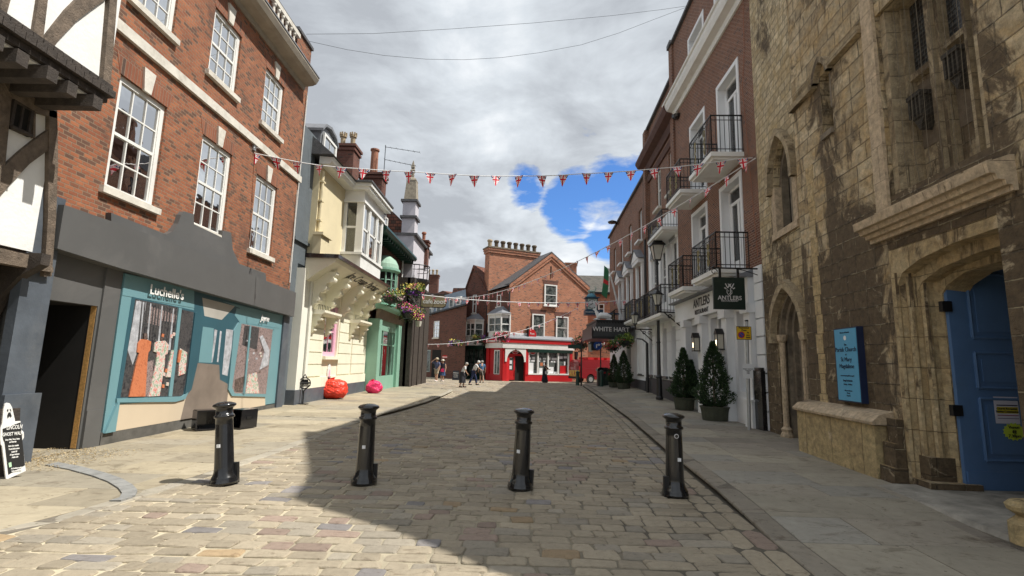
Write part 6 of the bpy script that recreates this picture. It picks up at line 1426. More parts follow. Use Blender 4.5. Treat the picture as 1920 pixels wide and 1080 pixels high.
def crate(c, w, d, h, ang, label):
    T = thing('plastic_crate', label, 'crate', c, 'black plastic crates lying behind the left bollard'); R = Matrix.Rotation(ang, 3, 'Z'); c = Vector(c)
    mb = MB(); t = .012
    def bx(x0, x1, y0, y1, z0, z1): mb.hexa([c+R@Vector(q) for q in ((x0, y0, z0), (x1, y0, z0), (x1, y1, z0), (x0, y1, z0), (x0, y0, z1), (x1, y0, z1), (x1, y1, z1), (x0, y1, z1))])
    bx(-w/2, w/2, 0, d, 0, t); bx(-w/2+.02, w/2-.02, 0, d, h-t, h); bx(-w/2, -w/2+t, 0, d, t, h-t); bx(w/2-t, w/2, 0, d, t, h-t); bx(-w/2+t, w/2-t, d-t, d, t, h-t)
    bx(-w/2-.015, w/2+.015, -.02, .0, -.0, .02); bx(-w/2-.015, w/2+.015, -.02, .0, h-.02, h+.01); bx(-w/2-.015, -w/2+.008, -.02, 0, .02, h-.02); bx(w/2-.008, w/2+.015, -.02, 0, .02, h-.02)
    mb.build('crate_shell', M['black'], T); mb = MB(); bx(w/2, w/2+.012, .12, .26, h*.5, h*.62); mb.build('crate_handle', M['iron'], T)
p = gnd(388, 808); crate((p.x-.02, p.y, .02), .38, .42, .40, 2.2-math.pi/2+.15, 'black plastic crate on its side, left one behind the first bollard')
p = gnd(437, 805); crate((p.x+.02, p.y+.0, .02), .38, .42, .40, -.35, 'black plastic crate on its side, right one behind the first bollard')
def ghost():
    p = gnd(32, 893); F = Fr((p.x-.05, p.y-.32), (p.x+.03, p.y+.3), 1); T = thing('ghost_walk_board', 'ghost-shaped advertising board leaning by the grey pier at far left', 'advertising board', (p.x, p.y, .0))
    F = Fr((-6.42, 6.22), (-6.18, 6.72), 1); k = (F.px(46, 800)[0]-F.px(4, 800)[0])/42.
    c8 = lambda *q: F.pp([(x/5.4, 720+y/5.4) for x, y in q])
    body = c8((78, 968), (60, 960), (22, 628), (8, 610), (2, 560), (5, 440), (22, 400), (36, 250), (48, 205), (75, 190), (100, 196), (122, 235), (155, 380), (208, 376), (218, 465), (242, 490), (243, 540), (225, 572), (262, 880))
    body = [(a, max(b, .0)) for a, b in body]
    MB().prism(F, body, -.03, .0).build('ghost_panel', M['plaster2'], T)
    MB().prism(F, [(a, max(b, .03)) for a, b in c8((26, 455), (206, 388), (216, 480), (252, 822), (84, 918), (45, 590), (30, 560))], 0, .003).build('black_panel', M['inkk'], T)
    MB().prism(F, c8((72, 320), (84, 290), (104, 285), (118, 325), (108, 340), (96, 325), (78, 348)), 0, .004).build('mouth', M['inkk'], T)
    m = MB(); m.prism(F, c8((70, 272), (74, 255), (84, 255), (82, 280)), 0, .004); m.prism(F, c8((98, 250), (108, 255), (114, 278), (104, 272)), 0, .004); m.build('eyes', M['inkk'], T)
    sl = math.atan2(F.px(36, 795)[1]-F.px(10, 805)[1], F.px(36, 795)[0]-F.px(10, 805)[0])*0
    def tx(s_, x, y, sz): q = F.px(x/5.4, 720+y/5.4); text(s_, F, q[0], q[1], .004, sz, M['inkw'], T, bold=.001, sx=.5)
    tx('LINCOLN', 146, 438, .070); tx('GHOST WALK', 128, 505, .060)
    for s_, x, y in (('Every Wed, Thurs, Friday', 125, 560), ('and Saturday', 128, 585), ('Starts 7pm outside', 135, 625), ('Tourist Information', 140, 655), ('Castle Hill', 142, 685), ('All ages welcome', 146, 712), ('Adults 5.00', 150, 740), ('No booking needed', 165, 850), ('Lasts over an hour', 168, 875)): tx(s_, x, y, .026)
    m = MB(); m.prism(F, c8((85, 800), (112, 790), (118, 835), (92, 845)), 0, .005); m.build('badge', pm('pale_green', (.5, .75, .5)), T)
    MB().prism(Fr((-6.6, 6.25), (-6.36, 6.75), 1), [(.05, 0), (.5, 0), (.42, .85), (.12, .85)], -.02, .0).build('rear_leg', M['timberD'], T)
M['plaster2'] = pm('white_board', (.78, .78, .76), .6, .05, 3)
ghost()
def bag(c, rx, rz, m, label):
    T = thing('refuse_bag', label, 'refuse bag', c, None); mb = MB(); n = 28; k = 18; c = Vector(c)
    from mathutils import noise as nz
    rings = []
    for i in range(k+1):
        th = math.pi*i/k
        for q in range(n):
            a = 2*math.pi*q/n; r = math.sin(th)**.62; z = -math.cos(th)
            v = Vector((r*math.cos(a), r*math.sin(a), z)); f = 1+.22*nz.noise(v*1.5+c)+.16*abs(nz.noise(v*3.6+c))+.06*abs(nz.noise(v*9+c))-.08
            mb.v.append((c.x+v.x*rx*f, c.y+v.y*rx*.8*f, c.z+max(0, (v.z*f*.5+.47))*rz*2*.72+(0)))
    for i in range(k):
        for q in range(n): w = (q+1) % n; mb.f.append((i*n+q, i*n+w, (i+1)*n+w, (i+1)*n+q)); mb.m.append(0)
    mb.build('bag_body', M[m], T, smooth=True)
    tp = Vector((c.x-.05, c.y-.02, c.z+rz*1.36)); MB().tube([tp+Vector((0, 0, -.06)), tp, tp+Vector((-.02, .0, .09))], [.09*rz/.3, .03, .07*rz/.3], 8).build('tied_neck', M[m], T)
def bagm(name, c):
    m = pm(name, c, .42, .15, 4, .0, coat=.05); nt = m.node_tree; b = nt.nodes['Principled BSDF']; tc = nd(nt, 'ShaderNodeTexCoord'); v = nt.nodes.new('ShaderNodeTexVoronoi'); v.feature = 'DISTANCE_TO_EDGE'; v.inputs['Scale'].default_value = 7; nt.links.new(tc.outputs['Object'], v.inputs['Vector']); bumpn(nt, b, v.outputs[0], .05); return m
M['bagr'] = bagm('red_polythene', (.72, .045, .02)); M['bagp'] = bagm('pink_polythene', (.72, .03, .14))
p = gnd(623, 752); bag((p.x+.02, p.y, .085), .52, .50, 'bagr', 'big bulging red refuse bag on the left pavement'); p = gnd(700, 741); bag((p.x, p.y, .085), .37, .38, 'bagp', 'small pink refuse bag outside the green shop')
def conifer(c, h, r, label, pot=(.32, .34), seed=1, twin=False):
    random.seed(seed); T = thing('potted_conifer', label, 'potted tree', c, 'clipped conifers in pots outside the hotel'); c = Vector(c)
    MB().lathe(c, [(pot[0]*.86, 0), (pot[0]*.88, .03), (pot[0]*.95, pot[1]*.6), (pot[0], pot[1]-.05), (pot[0]*1.05, pot[1]-.04), (pot[0]*1.05, pot[1]), (pot[0]*.93, pot[1]), (pot[0]*.9, pot[1]-.06)], 18).build('pot', M['potg'], T)
    MB().tube([c+Vector((0, 0, pot[1]-.1)), c+Vector((0, 0, h*.8))], [.05, .015], 6).build('trunk', M['timber'], T)
    mb = MB(); spires = [(0, 0, h, r)]+([(.28*r*2, 0, h*.80, r*.62)] if twin else [])
    for sx, sy, H_, R_ in spires:
        z0 = pot[1]+.02; n = int(5200*(H_/2))
        for _ in range(n):
            u = random.random()**1.35; z = z0+(H_-z0)*u; prof = (1-u)**.75*(1+.10*math.sin(u*23+seed))*(min(1, .55+u*5)); a = random.uniform(0, 6.283)
            lump = 1+.16*math.sin(a*5+u*19+seed)+.1*math.sin(a*9-u*31)
            rr = R_*prof*lump*random.uniform(.55, 1.05)
            p = c+Vector((sx+rr*math.cos(a), sy+rr*math.sin(a), z)); out = Vector((math.cos(a), math.sin(a), random.uniform(.5, 1.6))).normalized(); s = .048*random.uniform(.6, 1.4)
            sd = out.cross(Vector((random.uniform(-1, 1), random.uniform(-1, 1), random.uniform(-1, 1)))).normalized()*s*.38
            mb.poly([p-sd, p+out*s*1.2, p+sd, p-out*s*.4], 0 if random.random() < .55 else 1)
    mb.build('crown', [M['conA'], M['conB']], T)
M['potg'] = pm('mossy_barrel', (.05, .055, .035), .8, .3, 5, .01); M['conA'] = pm('conifer_green', (.035, .075, .022), .7, .4, 8); M['conB'] = pm('conifer_deep', (.016, .036, .014), .7, .4, 8)
p = gnd(1341, 788, .085); conifer((p.x, p.y, .085), 2.25, .58, 'large clipped conifer in a pot left of the parking sign pole', (.40, .40), 3)
p = gnd(1286, 768, .10); conifer((p.x-.05, p.y, .10), 2.15, .50, 'twin-topped conifer in a pot behind the largest potted conifer', (.36, .42), 5, True)
conifer((6.37, 29.5, .22), 2.2, .56, 'far conifer in a pot beneath the hotel hanging basket', (.4, .35), 8); conifer((6.22, 31.6, .22), 2.0, .46, 'farthest small conifer in a pot beside the hotel entrance', (.35, .3), 11)
random.seed(21)
# parking sign pole
def pole():
    T = thing('parking_sign_pole', 'galvanised pole with yellow restricted zone sign and white notice', 'sign post', (6.08, 13.2, .085)); F = FRONT(13.2)
    x = gnd(1405, 806, .085).x; y = gnd(1405, 806, .085).y; F = FRONT(y)
    xt = F.px(1400, 610)[0]
    MB().tube([(x, y, .05), ((x+xt)/2, y, 1.4), (xt, y, 2.78)], .042, 10).build('pole', M['chrome'], T)
    MB().tube([(xt, y, 2.78), (xt, y, 2.82)], .045, 10).build('cap', M['black'], T)
    s0, s1, z0, z1 = rpx(F, 1381, 612, 1409, 637, .06); MB().box(F, s0, s1, z0, z1, .05, .058).build('yellow_plate', pm('sign_yellow', (.72, .45, .03), .4, .04), T)
    w = s1-s0; h = z1-z0; b = MB()
    for a in ((s0, s1, z0, z0+.012), (s0, s1, z1-.012, z1), (s0, s0+.012, z0, z1), (s1-.012, s1, z0, z1)): b.box(F, *a, .058, .060)
    b.build('plate_border', M['inkk'], T)
    cx, cz = s0+w*.32, z0+h*.36; c = lambda r, d, m_, nm: MB().prism(F, [(cx+r*math.cos(k*.393), cz+r*math.sin(k*.393)) for k in range(16)], .055, d).build(nm, M[m_], T)
    c(.085, .061, 'red', 'roundel'); c(.062, .063, 'navy', 'roundel_centre'); MB().tube([F.P(cx-.05, cz+.05, .065), F.P(cx+.05, cz-.05, .065)], .009, 4).build('roundel_bar', M['red'], T)
    text('Restricted\nZone', F, s0+w*.5, z1-h*.2, .061, .062, M['inkk'], T, bold=.001); text('At\nany\ntime', F, s0+w*.76, z0+h*.36, .061, .06, M['inkk'], T, bold=.001)
    s0, s1, z0, z1 = rpx(F, 1394, 682, 1412, 710, .06); MB().box(F, s0, s1, z0, z1, .045, .05).build('paper_notice', M['whiteR'], T)
    text('PUBLIC NOTICE\nTemporary\ntraffic\norder', F, (s0+s1)/2, (z0+z1)/2, .051, .035, M['inkk'], T)
M['navy'] = pm('sign_blue', (.02, .08, .35), .4, .04)
pole()
def lamp(c, h, label):
    T = thing('street_lamp', label, 'street lamp', c); c = Vector(c)
    MB().lathe(c, [(.16, 0), (.16, .1), (.13, .15), (.12, .9), (.14, .95), (.085, 1.05), (.075, 2.4), (.1, 2.45), (.07, 2.5), (.055, h-1.35), (.09, h-1.3), (.05, h-1.22), (.05, h-1.12)], 12).build('column', M['iron'], T)
    MB().lathe(c+Vector((0, 0, h-1.12)), [(.17, 0), (.34, .66)], 4, ang=.785).build('lantern_glass', M['lampg'], T)
    m = MB().lathe(c+Vector((0, 0, h-.48)), [(.43, 0), (.43, .04), (.22, .24), (.1, .28), (.13, .34), (.07, .38), (.09, .44), (.02, .56)], 4, ang=.785).lathe(c+Vector((0, 0, h-1.16)), [(.2, 0), (.2, .05)], 4, ang=.785)
    for k in range(4): a = .785+k*1.5708; m.tube([c+Vector((.175*math.cos(a), .175*math.sin(a), h-1.12)), c+Vector((.35*math.cos(a), .35*math.sin(a), h-.46))], .02, 5)
    m.build('lantern_frame', M['iron'], T)
    return T
T = lamp((6.28, 22.0, .17), 7.25, 'tall black street lamp with large lantern in front of the hotel')
def scroll_lantern(q, wallp, label, arm=True, flip=1):
    T = thing('bracket_lantern', label, 'lantern', q); q = Vector(q); m = MB()
    MB().lathe(q, [(.11, 0), (.21, .42)], 6).build('lantern_glass', M['lampg'], T)
    m.lathe(q, [(.26, .42), (.26, .45), (.12, .58), (.05, .62), (.02, .74)], 6).lathe(q, [(.03, -.3), (.05, -.05), (.14, -.02), (.13, .01)], 8)
    for k in range(6): a = k*1.047; m.tube([q+Vector((.11*math.cos(a), .11*math.sin(a), 0)), q+Vector((.21*math.cos(a), .21*math.sin(a), .42))], .013, 4)
    m.build('lantern_frame', M['iron'], T); w = Vector(wallp); b = MB(); e = q+Vector((0, 0, -.28)); b.tube([e, Vector((w.x, w.y, e.z))], .03, 5).tube([Vector((w.x, w.y, e.z+.05)), Vector((w.x, w.y, e.z-.75))], .03, 5).tube([e+(w-e)*.25+Vector((0, 0, e.z-(e+(w-e)*.25).z)), Vector((w.x, w.y, e.z-.6))], .025, 5)
    for f in (.5, .8): cc = Vector((e.x+(w.x-e.x)*f, e.y+(w.y-e.y)*f, e.z-.18)); b.tube([cc+Vector((.1*math.cos(t*.6)*(1-t*.06), 0, .1*math.sin(t*.6)*(1-t*.06))) for t in range(12)], .018, 4)
    b.build('scroll_bracket', M['iron'], T)
q = bpx(1233, 572, 20.3); scroll_lantern(q, (6.75, 20.3, q[2]), 'smaller lantern on scrolled wall bracket just below the tall lamp'); q = bpx(1191, 607, 25.5); scroll_lantern(q, (7.0, 25.5, q[2]), 'distant lantern on a wall bracket beside the hotel name canopy')
# White Hart canopy and things by it
def porch():
    T = thing('entrance_canopy', 'black canopy lettered white hart with white stag statue on top', 'canopy', (6.4, 30.0, 3.2)); Y0 = 30.0; F = FRONT(Y0)
    x0 = F.px(1119, 620)[0]; x1 = F.px(1183, 620)[0]; zb = F.px(1150, 631)[1]; zt = F.px(1150, 603)[1]
    m = MB(); m.prism(F, [(x0-.25, zb-.05), (x1, zb-.05), (x1, zt), (x0, zt)], -4.2, 0); m.build('canopy_body', M['greyk'], T)
    m = MB().box(F, x0-.3, x1, zb-.15, zb, -4.3, .06).box(F, x0-.05, x1, zt, zt+.1, -4.2, .08)
    for k in range(12): a = x0+(x1-x0)*(k+.5)/12; m.prism(F, [(a-.1, zt), (a+.1, zt), (a, zt-.14)], 0, .03)
    m.prism(LX(x0-.28), [(Y0, zb), (Y0+4.2, zb), (Y0+4.2, zt-.3), (Y0, zt-.3)], -.02, .02); m.build('canopy_trim', M['iron'], T)
    text('WHITE HART', F, (x0+x1)/2-.17, (zb+zt)/2-.03, .01, .375, M['silver'], T, sx=.98, bold=.004)
    s = MB(); p = F.P(F.px(1132, 600)[0], zt+.1, -.4)   # lying stag
    s.tube([p+Vector((-.35, 0, .18)), p+Vector((-.1, 0, .28)), p+Vector((.25, 0, .27)), p+Vector((.5, 0, .18))], [.12, .2, .2, .13], 8)
    s.tube([p+Vector((-.3, 0, .3)), p+Vector((-.42, 0, .6)), p+Vector((-.58, 0, .68))], [.12, .08, .05], 7)
    for a in (-.09, .09):
        s.tube([p+Vector((-.42, a, .68)), p+Vector((-.36, a*2.6, .95)), p+Vector((-.5, a*3.2, 1.15))], .02, 4).tube([p+Vector((-.36, a*2.6, .95)), p+Vector((-.2, a*3, 1.1))], .016, 4); s.tube([p+Vector((-.3, a, .12)), p+Vector((-.55, a, .05)), p+Vector((-.2, a, .03))], .045, 5)
        s.tube([p+Vector((.4, a, .12)), p+Vector((.2, a, .04)), p+Vector((.55, a, .03))], .05, 5)
    s.build('stag_statue', M['whiteR'], T)
    # hanging clock
    T = thing('hanging_clock', 'blue double-faced street clock on a bracket left of the hotel', 'clock', (5.5, 34, 5.5)); F = FRONT(34.0); s0, s1, z0, z1 = rpx(F, 1100, 559, 1121, 581)
    MB().box(F, s0, s1, z0, z1, -.75, 0).box(F, s0-.1, s1+.1, z1, z1+.08, -.85, .1).box(F, s0-.1, s1+.35, z0-.34, z0, -.8, .1).build('case', M['clockb'], T)
    MB().lathe(((s0+s1)/2, 34.37, z1+.08), [(.36, 0), (.34, .12), (.2, .26), (.02, .32)], 14).build('dome', pm('blue_dome', (.06, .22, .30), .5), T)
    c = ((s0+s1)/2, (z0+z1)/2); MB().box(F, s0+.06, s1-.06, z0+.05, z1-.05, 0, .012).build('face_surround', pm('pale_green', (.38, .45, .38), .5), T)
    MB().prism(F, [(c[0]+.31*math.cos(k*.262), c[1]+.31*math.sin(k*.262)) for k in range(24)], .012, .02).build('dial_ring', M['inkk'], T); MB().prism(F, [(c[0]+.28*math.cos(k*.262), c[1]+.28*math.sin(k*.262)) for k in range(24)], .012, .025).build('dial', pm('dial', (.55, .56, .58), .5), T)
    h = MB().tube([F.P(c[0], c[1], .03), F.P(c[0]-.01, c[1]+.2, .03)], .022, 4).tube([F.P(c[0], c[1], .03), F.P(c[0]-.2, c[1]-.09, .03)], .02, 4)
    for k in range(12): a = k*.5236; h.tube([F.P(c[0]+.22*math.cos(a), c[1]+.22*math.sin(a), .028), F.P(c[0]+.265*math.cos(a), c[1]+.265*math.sin(a), .028)], .011, 4)
    h.build('hands', M['inkk'], T); text('WHITE HART', F, c[0], z0-.17, .105, .16, M['silver'], T)
    MB().tube([F.P(s1, z0-.2, -.3), F.P(7.4, z0-.2, -.3)], .06, 6).build('bracket', M['clockb'], T)
    s = MB(); p = F.P(c[0], z1+.4, -.37); s.tube([p+Vector((-.25, 0, .12)), p+Vector((.22, 0, .13))], [.07, .08], 6).tube([p+Vector((.2, 0, .16)), p+Vector((.3, 0, .32)), p+Vector((.4, 0, .34))], [.05, .035, .02], 5)
    for a in (-.2, -.14, .14, .2): s.tube([p+Vector((a, 0, .1)), p+Vector((a, 0, -.1))], .018, 4)
    s.tube([p+Vector((.28, 0, .34)), p+Vector((.2, 0, .52))], .014, 4).tube([p+Vector((.28, 0, .34)), p+Vector((.34, 0, .5))], .014, 4); s.build('stag_finial', pm('pale_verdigris', (.35, .45, .38)), T)
    # flagpole and flag
    T = thing('flagpole', 'white flagpole leaning out from the hotel with green and red flag', 'flagpole', (7.1, 33, 6)); a = Vector(bpx(1166, 600, 32.5)); b = Vector(bpx(1141, 503, 31.5)); MB().tube([a, b], [.07, .045], 8).build('pole', M['whiteR'], T)
    F = FRONT(31.6); m = MB(); q = lambda *pts: F.pp(pts)
    m.prism(F, q((1133, 498), (1142, 505), (1141, 528), (1132, 522)), -.05, 0, 0); m.prism(F, q((1132, 522), (1141, 528), (1141, 535), (1131, 530)), -.05, 0.001, 1); m.prism(F, q((1131, 530), (1141, 535), (1138, 560), (1128, 552)), -.05, 0, 0)
    m.build('flag_cloth', [pm('flag_green', (.02, .14, .06)), M['red']], T)
M['greyk'] = pm('charcoal_canopy', (.035, .037, .04), .5, .15); M['clockb'] = pm('clock_blue', (.015, .055, .10), .35, .1)
porch()
basket('hanging basket of trailing lime and red plants below the name canopy', bpx(1171, 637, 29), 1.25, .9, ['leafY', 'fred', 'leafY'], 260, .06)
basket('dark red trailing basket left of the canopy basket', bpx(1147, 648, 30), 1.15, .75, ['fred', 'leafY', 'fred'], 200, .06)
basket('dark pink hanging basket between post office and blue arrow sign', bpx(1088, 642, 39), 1.6, 1.3, ['fred', 'fpink', 'leafB'], 260, .07)
basket('bright pink basket above the post office door', bpx(940, 630, 41.5), 1.7, .95, ['fpink', 'fpale', 'fred', 'fpink'], 260, .07)
basket('purple basket beside the gabled house bay', bpx(903, 636, 44), 1.1, .9, ['fpurple', 'fred'], 160, .07)
basket('orange flower basket on the gabled house', bpx(892, 634, 44.2), 1.1, .9, ['fred', 'fyellow'], 160, .07)
basket('purple and yellow basket on the end of the low brick range', bpx(854, 643, 43.3), 1.4, .7, ['fpurple', 'fyellow', 'fpale'], 180, .07)
basket('yellow flower basket above the low range shop windows', bpx(790, 637, 44), 1.3, .55, ['fyellow', 'fpale', 'leafY'], 160, .07)
basket('leftmost dark basket on the low brick range', bpx(767, 646, 44), 1.2, .7, ['fpurple', 'fred', 'leafY'], 160, .07)
# signs, bins, posts on the right pavement
def small():
    F = FRONT(37.0); p = gnd(1089, 718, .05); Y = 37.5; F = FRONT(Y); x = F.px(1090, 680)[0]
    T = thing('fingerpost', 'thin black post with a green finger sign left of the van', 'signpost', (x, Y, 0)); MB().tube([(x, Y, 0), (x, Y, 3.3)], .055, 8).build('post', M['iron'], T); z = F.px(1083, 650)[1]; MB().box(F, x-1.0, x, z-.14, z+.14, -.02, .02).build('finger', M['greenD'], T)
    Y = 33.8; F = FRONT(Y); x = F.px(1128, 700)[0]; T = thing('green_bollard', 'dark green bollard in front of the litter bin', 'bollard', (x, Y, .1)); MB().lathe((x, Y, .05), [(.15, 0), (.15, .08), (.12, .12), (.11, .95), (.15, 1.0), (.15, 1.08), (.1, 1.16), (.02, 1.18)], 12).build('post', M['greenD'], T)
    Y = 37; F = FRONT(Y); x = F.px(1083, 700)[0]; T = thing('green_bollard', 'dark bollard on the kerb in front of the red van', 'bollard', (x, Y, .1)); MB().lathe((x, Y, .05), [(.15, 0), (.13, .1), (.12, .85), (.15, .9), (.15, .98), (.02, 1.05)], 12).build('post', M['greenD'], T)
    Y = 35; F = FRONT(Y); x = F.px(1130, 700)[0]; T = thing('litter_bin', 'square black and green litter bin with domed top near the conifers', 'litter bin', (x, Y, .1)); b = MB().wbox(x-.36, x+.36, Y-.3, Y+.3, .1, 1.15); b.build('body', pm('bin_green', (.015, .03, .025), .5), T)
    MB().prism(F, [(x-.42, 1.15), (x+.42, 1.15), (x+.4, 1.3), (x+.25, 1.4), (x-.25, 1.4), (x-.4, 1.3)], -.36, .36).build('lid', M['black'], T); MB().box(F, x-.2, x+.15, 1.0, 1.1, .3, .31).build('bin_label', M['red'], T)
    Y = 36; F = FRONT(Y); c = F.px(1121, 648); T = thing('arrow_sign', 'round blue sign with white right-turn arrow by a black panel', 'road sign', (c[0], Y, c[1])); R_ = .30
    MB().prism(F, [(c[0]+R_*math.cos(k*.262), c[1]+R_*math.sin(k*.262)) for k in range(24)], -.03, 0).build('disc', M['navy'], T)
    a = MB().prism(F, [(c[0]-.13, c[1]-.17), (c[0]-.06, c[1]-.17), (c[0]-.06, c[1]+.02), (c[0]+.05, c[1]+.02), (c[0]+.05, c[1]-.05), (c[0]+.18, c[1]+.06), (c[0]+.05, c[1]+.16), (c[0]+.05, c[1]+.09), (c[0]-.13, c[1]+.09)], 0, .01); a.build('arrow', M['inkw'], T)
    MB().tube([(c[0]+.22, Y+.12, 0), (c[0]+.22, Y+.12, c[1]+.3)], .045, 8).tube([(c[0], Y+.05, c[1]), (c[0]+.22, Y+.12, c[1])], .03, 5).build('post', M['iron'], T)
    s0, s1, z0, z1 = rpx(F, 1110, 632, 1123, 657); F2 = FRONT(36.3); MB().box(F2, s0, s1, z0, z1, -.1, 0).build('black_panel', M['inkk'], T)
    q = bpx(1107.5, 652, 38); T = thing('square_lantern', 'pale glowing square lantern left of the blue arrow sign', 'lantern', q); MB().lathe(q, [(.18, -.3), (.24, .25)], 4, ang=.785).build('lantern_glass', M['lampw'], T); MB().lathe(Vector(q), [(.28, .25), (.05, .45)], 4, ang=.785).tube([Vector(q)+Vector((0, 0, .4)), Vector(q)+Vector((0, 0, .75)), Vector(q)+Vector((-.3, 2.5, .75))], .03, 6).build('lantern_frame', M['iron'], T)
    Y = 42.3; F = FRONT(Y); s0, s1, z0, z1 = rpx(F, 848, 695, 861, 711); T = thing('menu_a_board', 'dark chalkboard a-board against the low brick range', 'a-board', ((s0+s1)/2, Y, 0)); MB().prism(F, [(s0, 0), (s1, 0), (s1-.05, z1), (s0+.05, z1)], -.05, 0).build('board', pm('chalkboard', (.02, .025, .04)), T); text('MENU\ntoday\nlunch', F, (s0+s1)/2, z1*.55, .005, .16, M['inkw'], T)
    MB().prism(FRONT(Y+.5), [(s0, 0), (s1, 0), (s1-.05, z1-.1), (s0+.05, z1-.1)], -.04, 0).build('rear_leaf', M['timberD'], T)
    F = FRONT(42.2); c = F.px(834, 669); T = thing('no_entry_style_sign', 'red lozenge sign with white bar on the low brick range', 'sign', (c[0], 42.2, c[1])); MB().prism(F, [(c[0]-.25, c[1]), (c[0]-.12, c[1]+.12), (c[0]+.12, c[1]+.12), (c[0]+.25, c[1]), (c[0]+.12, c[1]-.12), (c[0]-.12, c[1]-.12)], -.03, 0).build('plate', M['red'], T); MB().box(F, c[0]-.2, c[0]+.2, c[1]-.05, c[1]+.01, 0, .008).build('white_bar', M['inkw'], T); MB().tube([(c[0], 42.25, 0), (c[0], 42.25, c[1])], .03, 6).build('post', M['iron'], T)
small()
def van():
    o = Vector((5.5, 42.4, 0)); a = rad(24); X = Vector((math.cos(a), math.sin(a), 0)); N = Vector((math.sin(a), -math.cos(a), 0))
    F = Fr((o.x, o.y), (o.x+X.x, o.y+X.y), 1); T = thing('red_post_van', 'red delivery van parked by the post office seen from its rear corner', 'van', tuple(o)); Wd = 1.85
    prof = [(0, .45), (.02, .9), (.10, 1.75), (.22, 1.92), (.5, 1.98), (3.2, 1.96), (3.6, 1.85), (4.15, 1.25), (4.75, 1.08), (4.95, .8), (4.98, .4), (4.4, .35), (4.35, .6), (4.15, .78), (3.9, .78), (3.7, .6), (3.65, .35), (1.45, .35), (1.4, .6), (1.2, .78), (.95, .78), (.72, .6), (.66, .38)]
    b = MB().prism(F, prof, -Wd+.06, -.06); i = prof
    sc = [(a_+(.02 if a_ < .3 else -.02 if a_ > 4.8 else 0), min(b_, 1.80) if b_ > 1.8 else b_) for a_, b_ in prof]; b.prism(F, sc, -.06, 0); b.prism(F, sc, -Wd, -Wd+.06); b.build('body', M['vanred'], T)
    for s in (1.06, 4.03):
        for d in (-.1, -Wd+.1):
            p = F.P(s, .33, d); w = MB().tube([p-N*.1, p+N*.1], .33, 20).build('wheel', M['tyre'], T); MB().tube([p+N*(.101 if d > -1 else -.101), p+N*(.112 if d > -1 else -.112)], .2, 14).build('rim', M['chrome'], w)
    MB().prism(F, [(3.0, 1.3), (3.95, 1.28), (3.5, 1.75), (3.0, 1.8)], 0, .008).build('side_window', M['shopg'], T)
    m = MB()
    for s in (1.55, 2.9): m.box(F, s, s+.02, .5, 1.8, 0, .006)
    m.box(F, .5, 3.0, 1.22, 1.24, 0, .008).box(F, 1.5, 3.6, .62, .66, 0, .02); m.build('door_lines', M['redD'], T)
    # rear face: chevrons
    FRr = Fr((o.x-N.x*Wd, o.y-N.y*Wd), (o.x, o.y), 1); r = MB(); r.box(FRr, .08, Wd-.08, .55, 1.05, -.02, .03, 0)
    for k in range(7):
        s = .1+.24*k; sg = 1 if k < 3.5 else -1; r.prism(FRr, [(s, .56), (s+.12, .56), (s+.12+.12*sg, 1.04), (s+.12*sg, 1.04)], .03, .036, 1)
    r.build('chevron_panel', [pm('chevron_yellow', (.75, .62, .05), .4), pm('chevron_red', (.30, .02, .02), .4)], T)
    MB().box(FRr, .2, Wd-.2, 1.15, 1.62, -.1, -.0).build('rear_window', M['vanred'], T); MB().box(FRr, .05, Wd-.05, .35, .52, 0, .08).build('bumper', M['tyre'], T)
    for s in (.06, Wd-.14): MB().box(FRr, s, s+.1, 1.05, 1.4, -.06, .03).build('tail_lamp', M['red'], T)
    rk = MB()
    for s in (.9, 1.9, 2.8): rk.box(F, s, s+.6, 1.98, 2.18, -Wd+.2, -.2)
    rk.build('roof_box', M['red'], T)
M['vanred'] = pm('van_red_paint', (.26, .010, .016), .22, .05, 1, coat=.6); M['tyre'] = pm('rubber', (.015, .015, .015), .8)
van()
